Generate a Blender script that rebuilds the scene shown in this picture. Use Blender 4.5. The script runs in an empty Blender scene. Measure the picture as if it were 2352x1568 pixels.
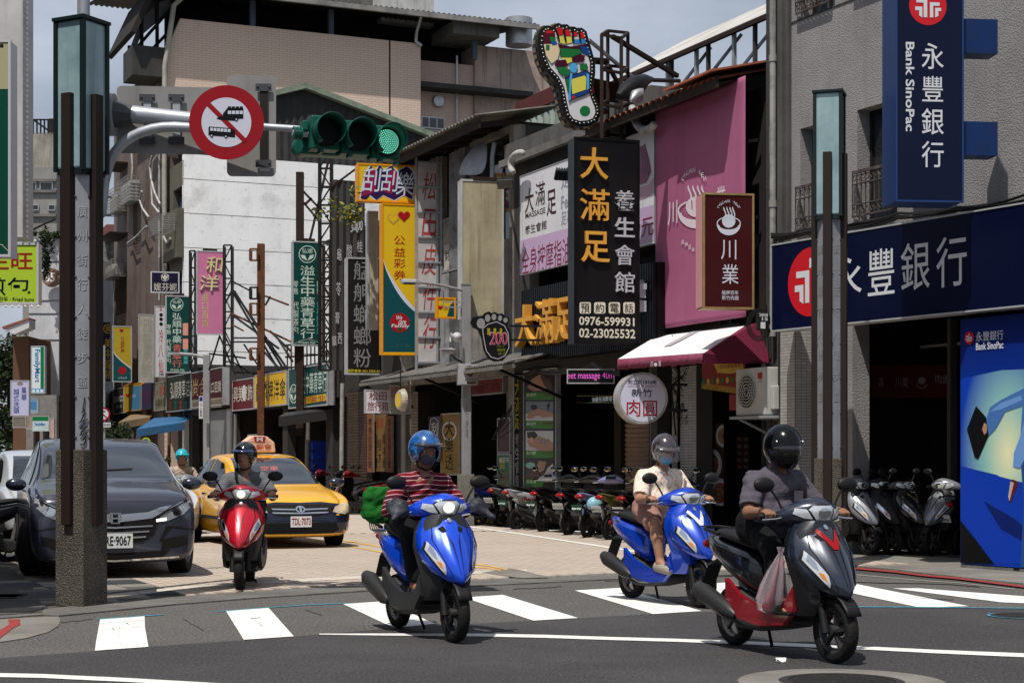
import bpy, math, random
import numpy as np
from math import sin, cos, pi, radians, sqrt, atan2
from mathutils import Vector, Matrix, noise as mnoise, geometry as mgeo
from mathutils.bvhtree import BVHTree
random.seed(7)
SC = bpy.context.scene
COL = SC.collection
# camera, sky, sun, exposure
CAMH = 1.33                                   # eye height of a photographer across the junction
FPX, CX, HY = 3951.4,1176.0,1056.5          # focal length / centre column / horizon row of the photograph
cam = bpy.data.cameras.new('camera'); camo = bpy.data.objects.new('camera', cam); COL.objects.link(camo)
camo.location = (0,0, CAMH); camo.rotation_euler = (radians(90),0,0)
cam.sensor_width = 36; cam.lens = 36*FPX/2352; cam.shift_y = (HY-784)/2352
cam.clip_end = 3000; cam.clip_start = .5
SC.camera = camo
SUN = Vector((-.18,-.40,.90)).normalized()
elev = math.asin(SUN.z); azim = atan2(SUN.x, SUN.y)
W = bpy.data.worlds.new('World'); SC.world = W; W.use_nodes = True
nt = W.node_tree; nt.nodes.clear()
sky = nt.nodes.new('ShaderNodeTexSky'); sky.sky_type = 'NISHITA'; sky.sun_disc = False
sky.sun_elevation = elev; sky.sun_rotation = azim; sky.air_density = 1.0; sky.dust_density = 3.0; sky.ozone_density = 1.2
tc = nt.nodes.new('ShaderNodeTexCoord')
mp = nt.nodes.new('ShaderNodeMapping'); mp.inputs['Scale'].default_value = (2.2,2.2,5.5); mp.inputs['Location'].default_value = (1.3,.4,.2)
nz = nt.nodes.new('ShaderNodeTexNoise'); nz.inputs['Scale'].default_value = 1.6; nz.inputs['Detail'].default_value = 7; nz.inputs['Roughness'].default_value = .55
rp = nt.nodes.new('ShaderNodeValToRGB'); rp.color_ramp.elements[0].position = .36; rp.color_ramp.elements[1].position = .74
rp.color_ramp.elements[0].color = (.3,.3,.3,1); rp.color_ramp.elements[1].color = (1,1,1,1)
mx = nt.nodes.new('ShaderNodeMixRGB'); mx.inputs[2].default_value = (9.2,10.1,11.8,1)
bg = nt.nodes.new('ShaderNodeBackground'); bg.inputs[1].default_value = .066
ou = nt.nodes.new('ShaderNodeOutputWorld')
L = nt.links.new
L(tc.outputs['Generated'], mp.inputs[0]); L(mp.outputs[0], nz.inputs['Vector']); L(nz.outputs[0], rp.inputs[0])
L(rp.outputs[0], mx.inputs[0]); L(sky.outputs[0], mx.inputs[1]); L(mx.outputs[0], bg.inputs[0]); L(bg.outputs[0], ou.inputs[0])
sl = bpy.data.lights.new('sun', 'SUN'); sl.energy = 5.0; sl.angle = radians(.55); sl.color = (1,.955,.89)
so = bpy.data.objects.new('sun', sl); COL.objects.link(so); so.rotation_euler = SUN.to_track_quat('Z', 'Y').to_euler(); so.location = SUN*60
vs = SC.view_settings; vs.view_transform = 'Standard'; vs.look = 'None'; vs.gamma = 1; vs.exposure = 0.0; vs.use_curve_mapping = False
SC.cycles.max_bounces = 6; SC.cycles.transparent_max_bounces = 12; SC.cycles.glossy_bounces = 3; SC.cycles.transmission_bounces = 4
SC.cycles.use_denoising = True
# measuring helpers
UX, UY = -.4066,.9136                        # along the right-hand row of houses, away from the junction
VX, VY = .9136,.4066                         # into the houses
DIR = {'v': (VX, VY), 'u': (-UX, -UY), 'f': (1,0)}
def at(px, py, d): return Vector(((px-CX)/FPX*d, d, CAMH+(HY-py)/FPX*d))
def G(px, py, z=0):
 d = (CAMH-z)*FPX/(py-HY); return Vector(((px-CX)/FPX*d, d, z))
def dU(px, v0=0): return (14.326+v0)/(VX*(px-CX)/FPX+VY)   # distance at which the ray meets the house line moved back by v0
# materials
MC = {}
def M(key, col=(.5,.5,.5), rough=.6, metal=0, dirt=0, dcol=(.05,.045,.04), ns=2.0, streak=0, bump=0, bs=60, emit=0, alpha=1, trans=0, coat=0, var=0, spec=.22):
 if key in MC: return MC[key]
 if not metal and not emit:
  k_ = .38+.62*min(1,(max(col)+sum(col)/3)/.8); col = tuple(x*k_ for x in col); dcol = tuple(x*(.45+.55*min(1, max(dcol)*2)) for x in dcol)
 if coat: spec = .5
 m = bpy.data.materials.new(key); m.use_nodes = True; MC[key] = m
 n = m.node_tree.nodes; l = m.node_tree.links.new
 b = n['Principled BSDF']; b.inputs['Base Color'].default_value = (*col, 1)
 b.inputs['Roughness'].default_value = rough; b.inputs['Metallic'].default_value = metal
 b.inputs['Specular IOR Level'].default_value = spec
 if coat: b.inputs['Coat Weight'].default_value = coat; b.inputs['Coat Roughness'].default_value = .04
 if alpha < 1: b.inputs['Alpha'].default_value = alpha
 if trans: b.inputs['Transmission Weight'].default_value = trans
 if emit: b.inputs['Emission Color'].default_value = (*col, 1); b.inputs['Emission Strength'].default_value = emit
 cur = None
 t = n.new('ShaderNodeTexCoord')
 if var:
  oi = n.new('ShaderNodeObjectInfo'); h = n.new('ShaderNodeHueSaturation'); h.inputs['Color'].default_value = (*col, 1)
  mr = n.new('ShaderNodeMapRange'); mr.inputs[3].default_value = 1-var; mr.inputs[4].default_value = 1+var
  l(oi.outputs['Random'], mr.inputs[0]); l(mr.outputs[0], h.inputs['Value']); cur = h.outputs[0]
 def layer(cur, amount, scale, ns, lo, hi, c):
  mpp = n.new('ShaderNodeMapping'); mpp.inputs['Scale'].default_value = scale
  l(t.outputs['Object'], mpp.inputs[0])
  z = n.new('ShaderNodeTexNoise'); z.inputs['Scale'].default_value = ns; z.inputs['Detail'].default_value = 8; z.inputs['Roughness'].default_value = .65
  l(mpp.outputs[0], z.inputs['Vector'])
  r = n.new('ShaderNodeMapRange'); r.inputs[1].default_value = lo; r.inputs[2].default_value = hi; r.inputs[4].default_value = amount
  l(z.outputs[0], r.inputs[0])
  x = n.new('ShaderNodeMixRGB'); l(r.outputs[0], x.inputs[0])
  if cur is None: x.inputs[1].default_value = (*col, 1)
  else: l(cur, x.inputs[1])
  x.inputs[2].default_value = (*c, 1)
  return x.outputs[0], r.outputs[0]
 if dirt:
  cur, fac = layer(cur, dirt, (1,1,1), ns, .42,.72, dcol)
 if streak:
  cur, fac = layer(cur, streak, (7,7,.35),1.2,.5,.75, dcol)
 if cur is not None:
  l(cur, b.inputs['Base Color'])
  if emit: l(cur, b.inputs['Emission Color'])
 if dirt and rough < .5:
  r2 = n.new('ShaderNodeMapRange'); r2.inputs[3].default_value = rough; r2.inputs[4].default_value = min(1, rough+.35)
  l(fac, r2.inputs[0]); l(r2.outputs[0], b.inputs['Roughness'])
 if bump:
  z = n.new('ShaderNodeTexNoise'); z.inputs['Scale'].default_value = bs; z.inputs['Detail'].default_value = 4
  l(t.outputs['Object'], z.inputs['Vector'])
  bp = n.new('ShaderNodeBump'); bp.inputs['Strength'].default_value = bump; bp.inputs['Distance'].default_value = .02
  l(z.outputs[0], bp.inputs['Height']); l(bp.outputs[0], b.inputs['Normal'])
 return m
def H(hexs, k=1.0):
 """display colour -> base colour"""
 c = [int(hexs[i:i+2],16)/255 for i in (0,2,4)]
 return tuple(k*(x/12.92 if x <= .04045 else ((x+.055)/1.055)**2.4) for x in c)
# mesh builder
class MB:
 def __init__(s, X=None): s.v = []; s.f = []; s.X = X
 def add(s, vs, fs):
  o = len(s.v)
  if s.X is not None: vs = [s.X @ Vector(v) for v in vs]
  s.v.extend(tuple(v) for v in vs); s.f.extend(tuple(i+o for i in f) for f in fs); return s
 def box(s, a, b, R=None):
  x0, y0, z0 = a; x1, y1, z1 = b
  vs = [(x0, y0, z0),(x1, y0, z0),(x1, y1, z0),(x0, y1, z0),(x0, y0, z1),(x1, y0, z1),(x1, y1, z1),(x0, y1, z1)]
  if R is not None: vs = [R @ Vector(v) for v in vs]
  return s.add(vs, [(0,3,2,1),(4,5,6,7),(0,1,5,4),(1,2,6,5),(2,3,7,6),(3,0,4,7)])
 def tube(s, pts, r, n=8, cap=True):
  pts = [Vector(p) for p in pts]; k = len(pts)
  rs = r if isinstance(r, (list, tuple)) else [r]*k
  rings = []; up = None
  for i, p in enumerate(pts):
   t = (pts[min(i+1, k-1)]-pts[max(i-1,0)])
   t = t.normalized() if t.length > 1e-9 else Vector((0,0,1))
   if up is None:
    up = Vector((0,0,1)) if abs(t.z) < .9 else Vector((1,0,0))
   a = t.cross(up); a = a.normalized() if a.length > 1e-6 else t.orthogonal().normalized()
   b = a.cross(t).normalized(); up = b
   rings.append([p+(a*cos(2*pi*j/n)+b*sin(2*pi*j/n))*rs[i] for j in range(n)])
  return s.loft(rings, cap)
 def bar(s, a, b, w=.04, h=None):
  a = Vector(a); b = Vector(b); h = h or w; t = (b-a).normalized()
  x = t.cross(Vector((0,0,1))); x = x.normalized() if x.length > 1e-3 else Vector((1,0,0)); y = x.cross(t).normalized()
  rings = [[p+x*sx*w/2+y*sy*h/2 for sx, sy in ((-1,-1),(1,-1),(1,1),(-1,1))] for p in (a, b)]
  return s.loft(rings)
 def loft(s, rings, cap=True, closed=True):
  n = len(rings[0]); vs = [p for r in rings for p in r]; fs = []
  for i in range(len(rings)-1):
   for j in range(n if closed else n-1):
    k = (j+1) % n; fs.append((i*n+j, i*n+k, (i+1)*n+k, (i+1)*n+j))
  if cap and closed: fs.append(tuple(range(n-1,-1,-1))); o = (len(rings)-1)*n; fs.append(tuple(range(o, o+n)))
  return s.add(vs, fs)
 def lathe(s, prof, c=(0,0,0), axis='z', n=20, arc=2*pi, cap=False):
  """prof: (radius, height) pairs about an axis through c"""
  rings = []
  m = n if arc >= 2*pi-1e-6 else n+1
  for r, h in prof:
   ring = []
   for j in range(m):
    a = arc*j/n; p = (r*cos(a), r*sin(a), h)
    if axis == 'y': p = (p[0], p[2], p[1])
    elif axis == 'x': p = (p[2], p[0], p[1])
    ring.append((p[0]+c[0], p[1]+c[1], p[2]+c[2]))
   rings.append(ring)
  return s.loft(rings, cap, closed=(m == n))
 def prism(s, poly, y0, y1, plane='xz'):
  """poly extruded between y0 and y1 across its plane"""
  def P(a, b, c): return {'xz': (a, c, b), 'xy': (a, b, c), 'yz': (c, a, b)}[plane]
  n = len(poly); vs = [P(a, b, y0) for a, b in poly]+[P(a, b, y1) for a, b in poly]
  fs = [tuple(range(n)), tuple(range(2*n-1, n-1,-1))]+[(i, i+n, (i+1) % n+n, (i+1) % n) for i in range(n)]
  return s.add(vs, fs)
 def sheet(s, poly, y, plane='xz'):
  def P(a, b, c): return {'xz': (a, c, b), 'xy': (a, b, c), 'yz': (c, a, b)}[plane]
  return s.add([P(a, b, y) for a, b in poly],[tuple(range(len(poly)))])
 def ell(s, c, r, n=14, m=9, R=None):
  vs = []; fs = []
  for i in range(m+1):
   th = pi*i/m
   for j in range(n):
    ph = 2*pi*j/n; p = Vector((r[0]*sin(th)*cos(ph), r[1]*sin(th)*sin(ph), r[2]*cos(th)))
    if R is not None: p = R @ p
    vs.append(p+Vector(c))
  for i in range(m):
   for j in range(n):
    k = (j+1) % n; fs.append((i*n+j, (i+1)*n+j, (i+1)*n+k, i*n+k))
  return s.add(vs, fs)
 def mesh(s, name, mat, smooth=None, fix=True):
  me = bpy.data.meshes.new(name); me.from_pydata(s.v, [], s.f)
  if fix and len(s.f) < 60000:
   import bmesh
   bm = bmesh.new(); bm.from_mesh(me); bmesh.ops.remove_doubles(bm, verts=bm.verts, dist=1e-5)
   bmesh.ops.recalc_face_normals(bm, faces=bm.faces); bm.to_mesh(me); bm.free()
  if mat: me.materials.append(mat)
  if smooth is not None:
   me.polygons.foreach_set('use_smooth', [True]*len(me.polygons))
   if smooth < 180: me.set_sharp_from_angle(angle=radians(smooth))
  me.update(); return me
 def build(s, name, mat, parent=None, smooth=None, sub=0, bevel=0, solid=0, fix=True):
  return link(name, s.mesh(name, mat, smooth, fix), parent, sub, bevel, solid)
def link(name, me, parent=None, sub=0, bevel=0, solid=0):
 o = bpy.data.objects.new(name, me); COL.objects.link(o)
 if parent is not None: o.parent = parent
 if solid: m = o.modifiers.new('s', 'SOLIDIFY'); m.thickness = solid; m.offset = 0
 if bevel: m = o.modifiers.new('b', 'BEVEL'); m.width = bevel; m.segments = 2; m.limit_method = 'ANGLE'
 if sub:
  m = o.modifiers.new('u', 'SUBSURF'); m.levels = sub; m.render_levels = sub
 return o
def tag(o, label=None, cat=None, group=None, kind=None):
 for k, v in (('label', label),('category', cat),('group', group),('kind', kind)):
  if v: o[k] = v
 return o
XW = {}
def thing(name, label, cat, X=None, group=None):
 o = bpy.data.objects.new(name, None); COL.objects.link(o); o.empty_display_size = .2
 X = Matrix() if X is None else (X if isinstance(X, Matrix) else Matrix.Translation(X)); o.matrix_world = X; XW[o.name] = X.copy()
 return tag(o, label, cat, group)
def frame(p, d):
 """matrix whose x runs along the ground direction d, y away from the viewer, z up"""
 d = Vector((d[0], d[1],0)).normalized()
 R = Matrix(((d.x, -d.y, 0),(d.y, d.x, 0),(0,0,1))).to_4x4(); R.translation = Vector(p); return R
def wb(mb, name, mat, e, **k):
 o = mb.build(name, mat, e, **k); o.matrix_basis = XW[e.name].inverted(); return o
def cam_pt(px, d): return ((px-CX)/FPX*d, d)
def kids(o): return [c for c in bpy.data.objects if c.parent == o]
def copy_tree(o, parent=None, X=None):
 c = o.copy(); COL.objects.link(c)
 if parent is not None: c.parent = parent
 if X is not None: c.matrix_world = X
 for ch in list(o.children): copy_tree(ch, c)
 return c
# lettering
TC = {}
def text_mesh(s, bold=0, spacing=1.0, ext=0):
 if bold > .004 and len(text_mesh(s, 0, spacing, 0)[0]) > 46*max(1, len(s)): bold = .003
 elif bold > .011: bold = .011 if any(ord(c) > 0x3000 for c in s) else .02
 k = (s, bold, spacing, ext)
 if k in TC: return TC[k]
 cu = bpy.data.curves.new('t', 'FONT'); cu.body = s; cu.size = 1; cu.resolution_u = 3; cu.align_x = 'CENTER'; cu.space_line = spacing
 cu.offset = bold; cu.extrude = ext; cu.fill_mode = 'FRONT' if not ext else 'BOTH'
 ob = bpy.data.objects.new('t', cu)
 me = bpy.data.meshes.new_from_object(ob)
 n = len(me.vertices)
 a = np.empty(n*3, 'f'); me.vertices.foreach_get('co', a); a = a.reshape(-1,3)
 f = [tuple(p.vertices) for p in me.polygons]
 bpy.data.objects.remove(ob); bpy.data.meshes.remove(me); bpy.data.curves.remove(cu)
 TC[k] = (a, f); return TC[k]
def text(s, parent, x0, x1, z0, z1, mat, y=-.004, vert=False, bold=.012, ext=0, depth=0, name='lettering', rot=0, gap=1.06, tilt=0):
 """lettering fitted to a box in the parent's x-z plane, facing -y"""
 if vert:
  n = len(s); parts = []; fs = []; o = 0
  cell = 1/n
  for i, ch in enumerate(s):
   if ch == ' ': continue
   a, f = text_mesh(ch, bold, 1, ext)
   if not len(a): continue
   lo = a.min(0); hi = a.max(0); w = max(hi[0]-lo[0],1e-3); h = max(hi[1]-lo[1],1e-3)
   b = a.copy(); cw = max(.86, w/.95) if h > .3 else 1
   b[:, 0] = (a[:, 0]-(lo[0]+hi[0])/2)/.93+.5
   kk = 1/.93*cell
   b[:, 1] = (a[:, 1]-(lo[1]+hi[1])/2)*kk/gap+1-cell*(i+.5)
   parts.append(b); fs += [tuple(j+o for j in q) for q in f]; o += len(b)
  a = np.concatenate(parts); f = fs
  b = a.copy(); b[:, 0] = x0+a[:, 0]*(x1-x0); b[:, 1] = z0+a[:, 1]*(z1-z0)
 else:
  a, f = text_mesh(s, bold, gap, ext)
  if not len(a): return None
  lo = a.min(0); hi = a.max(0)
  b = a.copy()
  if rot:
   c, sn = cos(rot), sin(rot); b[:, 0] = a[:, 0]*c-a[:, 1]*sn; b[:, 1] = a[:, 0]*sn+a[:, 1]*c; a = b.copy(); lo = a.min(0); hi = a.max(0)
  b[:, 0] = x0+(a[:, 0]-lo[0])/(hi[0]-lo[0])*(x1-x0); b[:, 1] = z0+(a[:, 1]-lo[1])/(hi[1]-lo[1])*(z1-z0)
 zz = b[:, 2].copy()
 if ext: zz = (zz/ext+1)/2*depth          # 0..depth towards the viewer
 if tilt: b[:, 0] += (b[:, 1]-z0)*tilt
 v = np.stack([b[:, 0], y-zz, b[:, 1]],1)
 me = bpy.data.meshes.new(name); me.from_pydata(v.tolist(),[], f); me.materials.append(mat); me.update()
 return link(name, me, parent)
# flat-faced sign boxes measured on the photograph
class Sign:
 def __init__(s, name, label, cat, px0, px1, yt, yb, d, dirn='v', thick=.18, face=None, side=None, fw=.025, group=None, ybr=None, parent=None, rough=.35):
  dx, dy = DIR.get(dirn, dirn) if isinstance(dirn, str) else dirn
  q = sqrt(dx*dx+dy*dy); dx /= q; dy /= q
  s.dx, s.dy, s.d = dx, dy, d; s.X0 = (px0-CX)/FPX*d
  s.z0 = CAMH+(HY-yb)/FPX*d; s.h = (yb-yt)/FPX*d
  s.w = s.lx(px1)
  X = frame((s.X0, d, s.z0),(dx, dy))
  s.X = X; s.e = parent or thing(name, label, cat, X, group); s.off = (XW[parent.name].inverted() @ X) if parent else None
  s.face, s.side = face, side
  if face is not None:
   w, h = s.w, s.h
   if side is not None:
    mb = MB(); mb.box((fw*.3,.012, fw*.3),(w-fw*.3, thick, h-fw*.3)); s.put(mb.build('box', side, s.e))
    if fw:
     mb = MB(); mb.box((0,-.012,0),(fw, .03, h)); mb.box((w-fw, -.012,0),(w, .03, h)); mb.box((fw, -.012,0),(w-fw, .03, fw)); mb.box((fw, -.012, h-fw),(w-fw, .03, h)); s.put(mb.build('frame', side, s.e))
   mb = MB(); mb.box((fw, 0, fw),(w-fw, .01, h-fw)); s.put(mb.build('face', face, s.e))
 def put(s, o):
  if s.off is not None and o is not None: o.matrix_basis = s.off
  return o
 def mb(s, mb, name, mat, **k): return s.put(mb.build(name, mat, s.e, **k))
 def lx(s, px):
  t = (px-CX)/FPX; a = (t*s.d-s.X0)/(s.dx-t*s.dy); return a
 def loc(s, px, py):
  a = s.lx(px); d = s.d+a*s.dy; return a, CAMH+(HY-py)/FPX*d-s.z0
 def t(s, st, px0, py0, px1, py1, mat, **k):
  x0, zt = s.loc(px0, py0); x1, zb = s.loc(px1, py1)
  xm, ztm = s.loc((px0+px1)/2, py0); xm, zbm = s.loc((px0+px1)/2, py1)
  return s.put(text(st, s.e, x0, x1, zbm, ztm, mat, **k))
 def poly(s, pts, mat, y=-.003, name='print', smoothn=0):
  P = [s.loc(*p) for p in pts]; return s.put(MB().sheet(P, y).build(name, mat, s.e))
 def rect(s, x0, y0, x1, y1, mat, y=-.003, name='print'): return s.poly([(x0, y0),(x1, y0),(x1, y1),(x0, y1)], mat, y, name)
 def disc(s, cx, cy, r, mat, y=-.003, ry=None, a0=0, a1=2*pi, name='print', n=36):
  ry = ry or r; return s.poly([(cx+r*cos(a0+(a1-a0)*i/n), cy+ry*sin(a0+(a1-a0)*i/n)) for i in range(n)], mat, y, name)
 def ring(s, cx, cy, r, w, mat, y=-.003, ry=None, name='print', n=36, a0=0, a1=2*pi):
  ry = ry or r; full = a1-a0 > 6.28; k = n if full else n+1
  A = [s.loc(cx+(r)*cos(a0+(a1-a0)*i/n), cy+(ry)*sin(a0+(a1-a0)*i/n)) for i in range(k)]
  B = [s.loc(cx+(r-w)*cos(a0+(a1-a0)*i/n), cy+(ry-w)*sin(a0+(a1-a0)*i/n)) for i in range(k)]
  return s.put(MB().loft([[(a, y, b) for a, b in A],[(a, y, b) for a, b in B]], cap=False, closed=full).build(name, mat, s.e))
 def line(s, pts, w, mat, y=-.004, name='print'):
  """a drawn stroke of pixel width w"""
  P = [Vector(p) for p in pts]; A = []; B = []
  for i, p in enumerate(P):
   t = (P[min(i+1, len(P)-1)]-P[max(i-1,0)]).normalized(); nn = Vector((-t.y, t.x))*(w[i] if isinstance(w, (list, tuple)) else w)/2
   A.append(s.loc(*(p+nn))); B.append(s.loc(*(p-nn)))
  return s.put(MB().loft([[(a, y, b) for a, b in A],[(a, y, b) for a, b in B]], cap=False, closed=False).build(name, mat, s.e))
# distance-field modelling (bodies, clothes, helmets)
def surfnet(D, lo, vx):
 S = D < 0; c = S[:-1, :-1, :-1].astype(np.int8)
 cnt = sum(S[i:S.shape[0]-1+i, j:S.shape[1]-1+j, k:S.shape[2]-1+k].astype(np.int8) for i in (0,1) for j in (0,1) for k in (0,1))
 act = (cnt > 0) & (cnt < 8); I, J, K = np.nonzero(act)
 idx = -np.ones(act.shape, np.int64); idx[I, J, K] = np.arange(len(I))
 P = np.zeros((len(I),3)); Wt = np.zeros(len(I))
 for ax in range(3):
  e = [0,0,0]; e[ax] = 1; o = [a for a in range(3) if a != ax]
  for p in (0,1):
   for q in (0,1):
    s0 = [0,0,0]; s0[o[0]] = p; s0[o[1]] = q
    a = D[I+s0[0], J+s0[1], K+s0[2]]; b = D[I+s0[0]+e[0], J+s0[1]+e[1], K+s0[2]+e[2]]
    cr = (a < 0) != (b < 0); t = np.where(cr, a/np.where(cr, a-b, 1),0)
    for k in range(3): P[:, k] += cr*(s0[k]+(t if k == ax else 0))
    Wt += cr
 P = (P/Wt[:, None]+np.stack([I, J, K],1))*vx+np.array(lo)
 F = []
 for ax in range(3):
  o = [(ax+1) % 3,(ax+2) % 3]
  sl0 = [slice(1,-1)]*3; sl0[ax] = slice(0,-1); sl1 = list(sl0); sl1[ax] = slice(1, None)
  A = S[tuple(sl0)]; B = S[tuple(sl1)]; cr = np.nonzero(A != B); sgn = A[cr]
  base = np.stack(cr, 1); base[:, o[0]] += 1; base[:, o[1]] += 1
  q = []
  for du, dv in ((-1,-1),(0,-1),(0,0),(-1,0)):
   b = base.copy(); b[:, o[0]] += du; b[:, o[1]] += dv; q.append(idx[b[:, 0], b[:, 1], b[:, 2]])
  q = np.stack(q, 1); q[~sgn] = q[~sgn][:, ::-1]; F.append(q)
 F = np.concatenate(F); F = F[(F >= 0).all(1)]
 return P, F
def sdf(prims, vx=.01, k=.03, pad=.03):
 """prims: ('c',a,b,ra,rb) round cone, ('k',a,b,ra,rb) cone cut flat at b, ('e',centre,radii[,euler]) ellipsoid, ('-e'/'-c'...) carve, ('h',point,normal,centre,radius) local half-space cut"""
 pts = []
 for p in prims:
  if p[0] in 'ck': pts += [np.array(p[1])-p[3], np.array(p[1])+p[3], np.array(p[2])-p[4], np.array(p[2])+p[4]]
  elif p[0] == 'e': r = max(p[2]); pts += [np.array(p[1])-r, np.array(p[1])+r]
 lo = np.min(pts, 0)-pad; hi = np.max(pts, 0)+pad
 n = np.ceil((hi-lo)/vx).astype(int)+1
 D = np.full(n, .2, np.float32); ax = [lo[i]+np.arange(n[i])*vx for i in range(3)]
 for p in prims:
  neg = p[0][0] == '-'; kind = p[0][-1]; kk = k
  if kind in 'ck':
   a = np.array(p[1], float); b = np.array(p[2], float); ra, rb = p[3], p[4]
   l0 = np.minimum(a-ra, b-rb); h0 = np.maximum(a+ra, b+rb)
   if len(p) > 5: kk = p[5]
  elif kind == 'e':
   a = np.array(p[1], float); r = np.array(p[2], float); m = r.max(); l0 = a-m; h0 = a+m
   if len(p) > 4: kk = p[4]
  else:
   a = np.array(p[3], float); l0 = a-p[4]; h0 = a+p[4]
  g = kk+.06 if kind != 'h' else 0
  i0 = np.clip(np.floor((l0-g-lo)/vx).astype(int),0, n-1); i1 = np.clip(np.ceil((h0+g-lo)/vx).astype(int)+1,1, n)
  if (i1 <= i0).any(): continue
  sl = tuple(slice(i0[i], i1[i]) for i in range(3))
  X, Y, Z = np.meshgrid(*(ax[i][sl[i]] for i in range(3)), indexing='ij', sparse=True)
  if kind in 'ck':
   ba = b-a; L2 = max((ba**2).sum(),1e-9)
   t = ((X-a[0])*ba[0]+(Y-a[1])*ba[1]+(Z-a[2])*ba[2])/L2; tc_ = np.clip(t, 0,1)
   d = np.sqrt((X-a[0]-tc_*ba[0])**2+(Y-a[1]-tc_*ba[1])**2+(Z-a[2]-tc_*ba[2])**2)-(ra+(rb-ra)*tc_)
   if kind == 'k': d = np.maximum(d, (t-1)*sqrt(L2))
  elif kind == 'e':
   x, y, z = X-a[0], Y-a[1], Z-a[2]
   if len(p) > 3 and p[3] is not None:
    from mathutils import Euler
    R = np.array(Euler(p[3]).to_matrix()).T
    x, y, z = (R[i][0]*x+R[i][1]*y+R[i][2]*z for i in range(3))
   q = np.sqrt((x/r[0])**2+(y/r[1])**2+(z/r[2])**2)
   q2 = np.sqrt((x/r[0]**2)**2+(y/r[1]**2)**2+(z/r[2]**2)**2)+1e-6
   d = q*(q-1)/q2
  else:
   nn = np.array(p[2], float); nn /= np.linalg.norm(nn); pp = np.array(p[1], float)
   hp = (X-pp[0])*nn[0]+(Y-pp[1])*nn[1]+(Z-pp[2])*nn[2]
   dd = np.sqrt((X-a[0])**2+(Y-a[1])**2+(Z-a[2])**2)-p[4]
   D[sl] = np.where(dd < 0, np.maximum(D[sl], hp), D[sl]); continue
  cur = D[sl]
  if neg: D[sl] = np.maximum(cur, -d)
  else:
   h = np.clip(.5+.5*(cur-d)/kk, 0,1); D[sl] = cur*(1-h)+d*h-kk*h*(1-h)
 return surfnet(D, lo, vx)
def sdf_obj(name, mat, parent, prims, vx=.01, k=.03, folds=0, fs=18, seed=0, sm=2):
 P, F = sdf(prims, vx, k)
 if folds:
  rs = np.random.RandomState(seed); me0 = None
  w = np.zeros(len(P))
  for i in range(7):
   dr = rs.randn(3); dr /= np.linalg.norm(dr); f = fs*(.5+rs.rand()*1.4); wob = rs.randn(3)*6
   w += np.abs(np.sin(P@dr*f+np.sin(P@wob)*1.6+rs.rand()*6))*(1/(1+i*.3))-.5
 me = bpy.data.meshes.new(name); me.vertices.add(len(P)); me.vertices.foreach_set('co', P.astype('f').ravel())
 me.loops.add(len(F)*4); me.loops.foreach_set('vertex_index', F.astype('i').ravel())
 me.polygons.add(len(F)); me.polygons.foreach_set('loop_start', np.arange(0, len(F)*4,4, dtype='i'))
 me.update(calc_edges=True); me.validate()
 E = np.empty(len(me.edges)*2, 'i'); me.edges.foreach_get('vertices', E); E = E.reshape(-1,2)
 for it in range(sm):
  A = np.zeros_like(P); c = np.zeros(len(P))
  for j in range(3):
   A[:, j] = np.bincount(E[:, 0], P[E[:, 1], j], len(P))+np.bincount(E[:, 1], P[E[:, 0], j], len(P))
  c = np.bincount(E[:, 0], minlength=len(P))+np.bincount(E[:, 1], minlength=len(P))
  P = P*.5+A/np.maximum(c, 1)[:, None]*.5
 me.vertices.foreach_set('co', P.astype('f').ravel()); me.update()
 if folds:
  N = np.empty(len(P)*3, 'f'); me.vertices.foreach_get('normal', N); N = N.reshape(-1,3)
  P = P+N*(w*folds)[:, None]; me.vertices.foreach_set('co', P.astype('f').ravel())
 me.polygons.foreach_set('use_smooth', [True]*len(me.polygons))
 if mat: me.materials.append(mat)
 me.update(); return link(name, me, parent)
def cdt(poly, step):
 """fill a polygon with a fine triangle net: list of 2-D points, triangles"""
 vs = []; n = len(poly)
 for i in range(n):
  a = Vector(poly[i]); b = Vector(poly[(i+1) % n]); k = max(1, int((b-a).length/step))
  for j in range(k): vs.append(a.lerp(b, j/k))
 m = len(vs); es = [(i, (i+1) % m) for i in range(m)]
 x0 = min(p[0] for p in poly); x1 = max(p[0] for p in poly); y0 = min(p[1] for p in poly); y1 = max(p[1] for p in poly)
 def inside(x, y):
  c = False
  for i in range(n):
   (ax, ay),(bx, by) = poly[i], poly[(i+1) % n]
   if (ay > y) != (by > y) and x < (bx-ax)*(y-ay)/(by-ay)+ax: c = not c
  return c
 x = x0+step/2
 while x < x1:
  y = y0+step/2
  while y < y1:
   if inside(x, y): vs.append(Vector((x, y)))
   y += step
  x += step
 r = mgeo.delaunay_2d_cdt(vs, es, [list(range(m))],1,1e-5)
 return r[0], r[2]
def bvh_of(objs):
 """closest-hit tree in the parent's space of a few sibling meshes (modifiers applied)"""
 dg = bpy.context.evaluated_depsgraph_get(); V = []; Fc = []
 for o in objs:
  me = o.evaluated_get(dg).to_mesh(); k = len(V)
  V += [o.matrix_basis @ v.co for v in me.vertices]; Fc += [[i+k for i in p.vertices] for p in me.polygons]
  o.evaluated_get(dg).to_mesh_clear()
 return BVHTree.FromPolygons(V, Fc)
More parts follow.
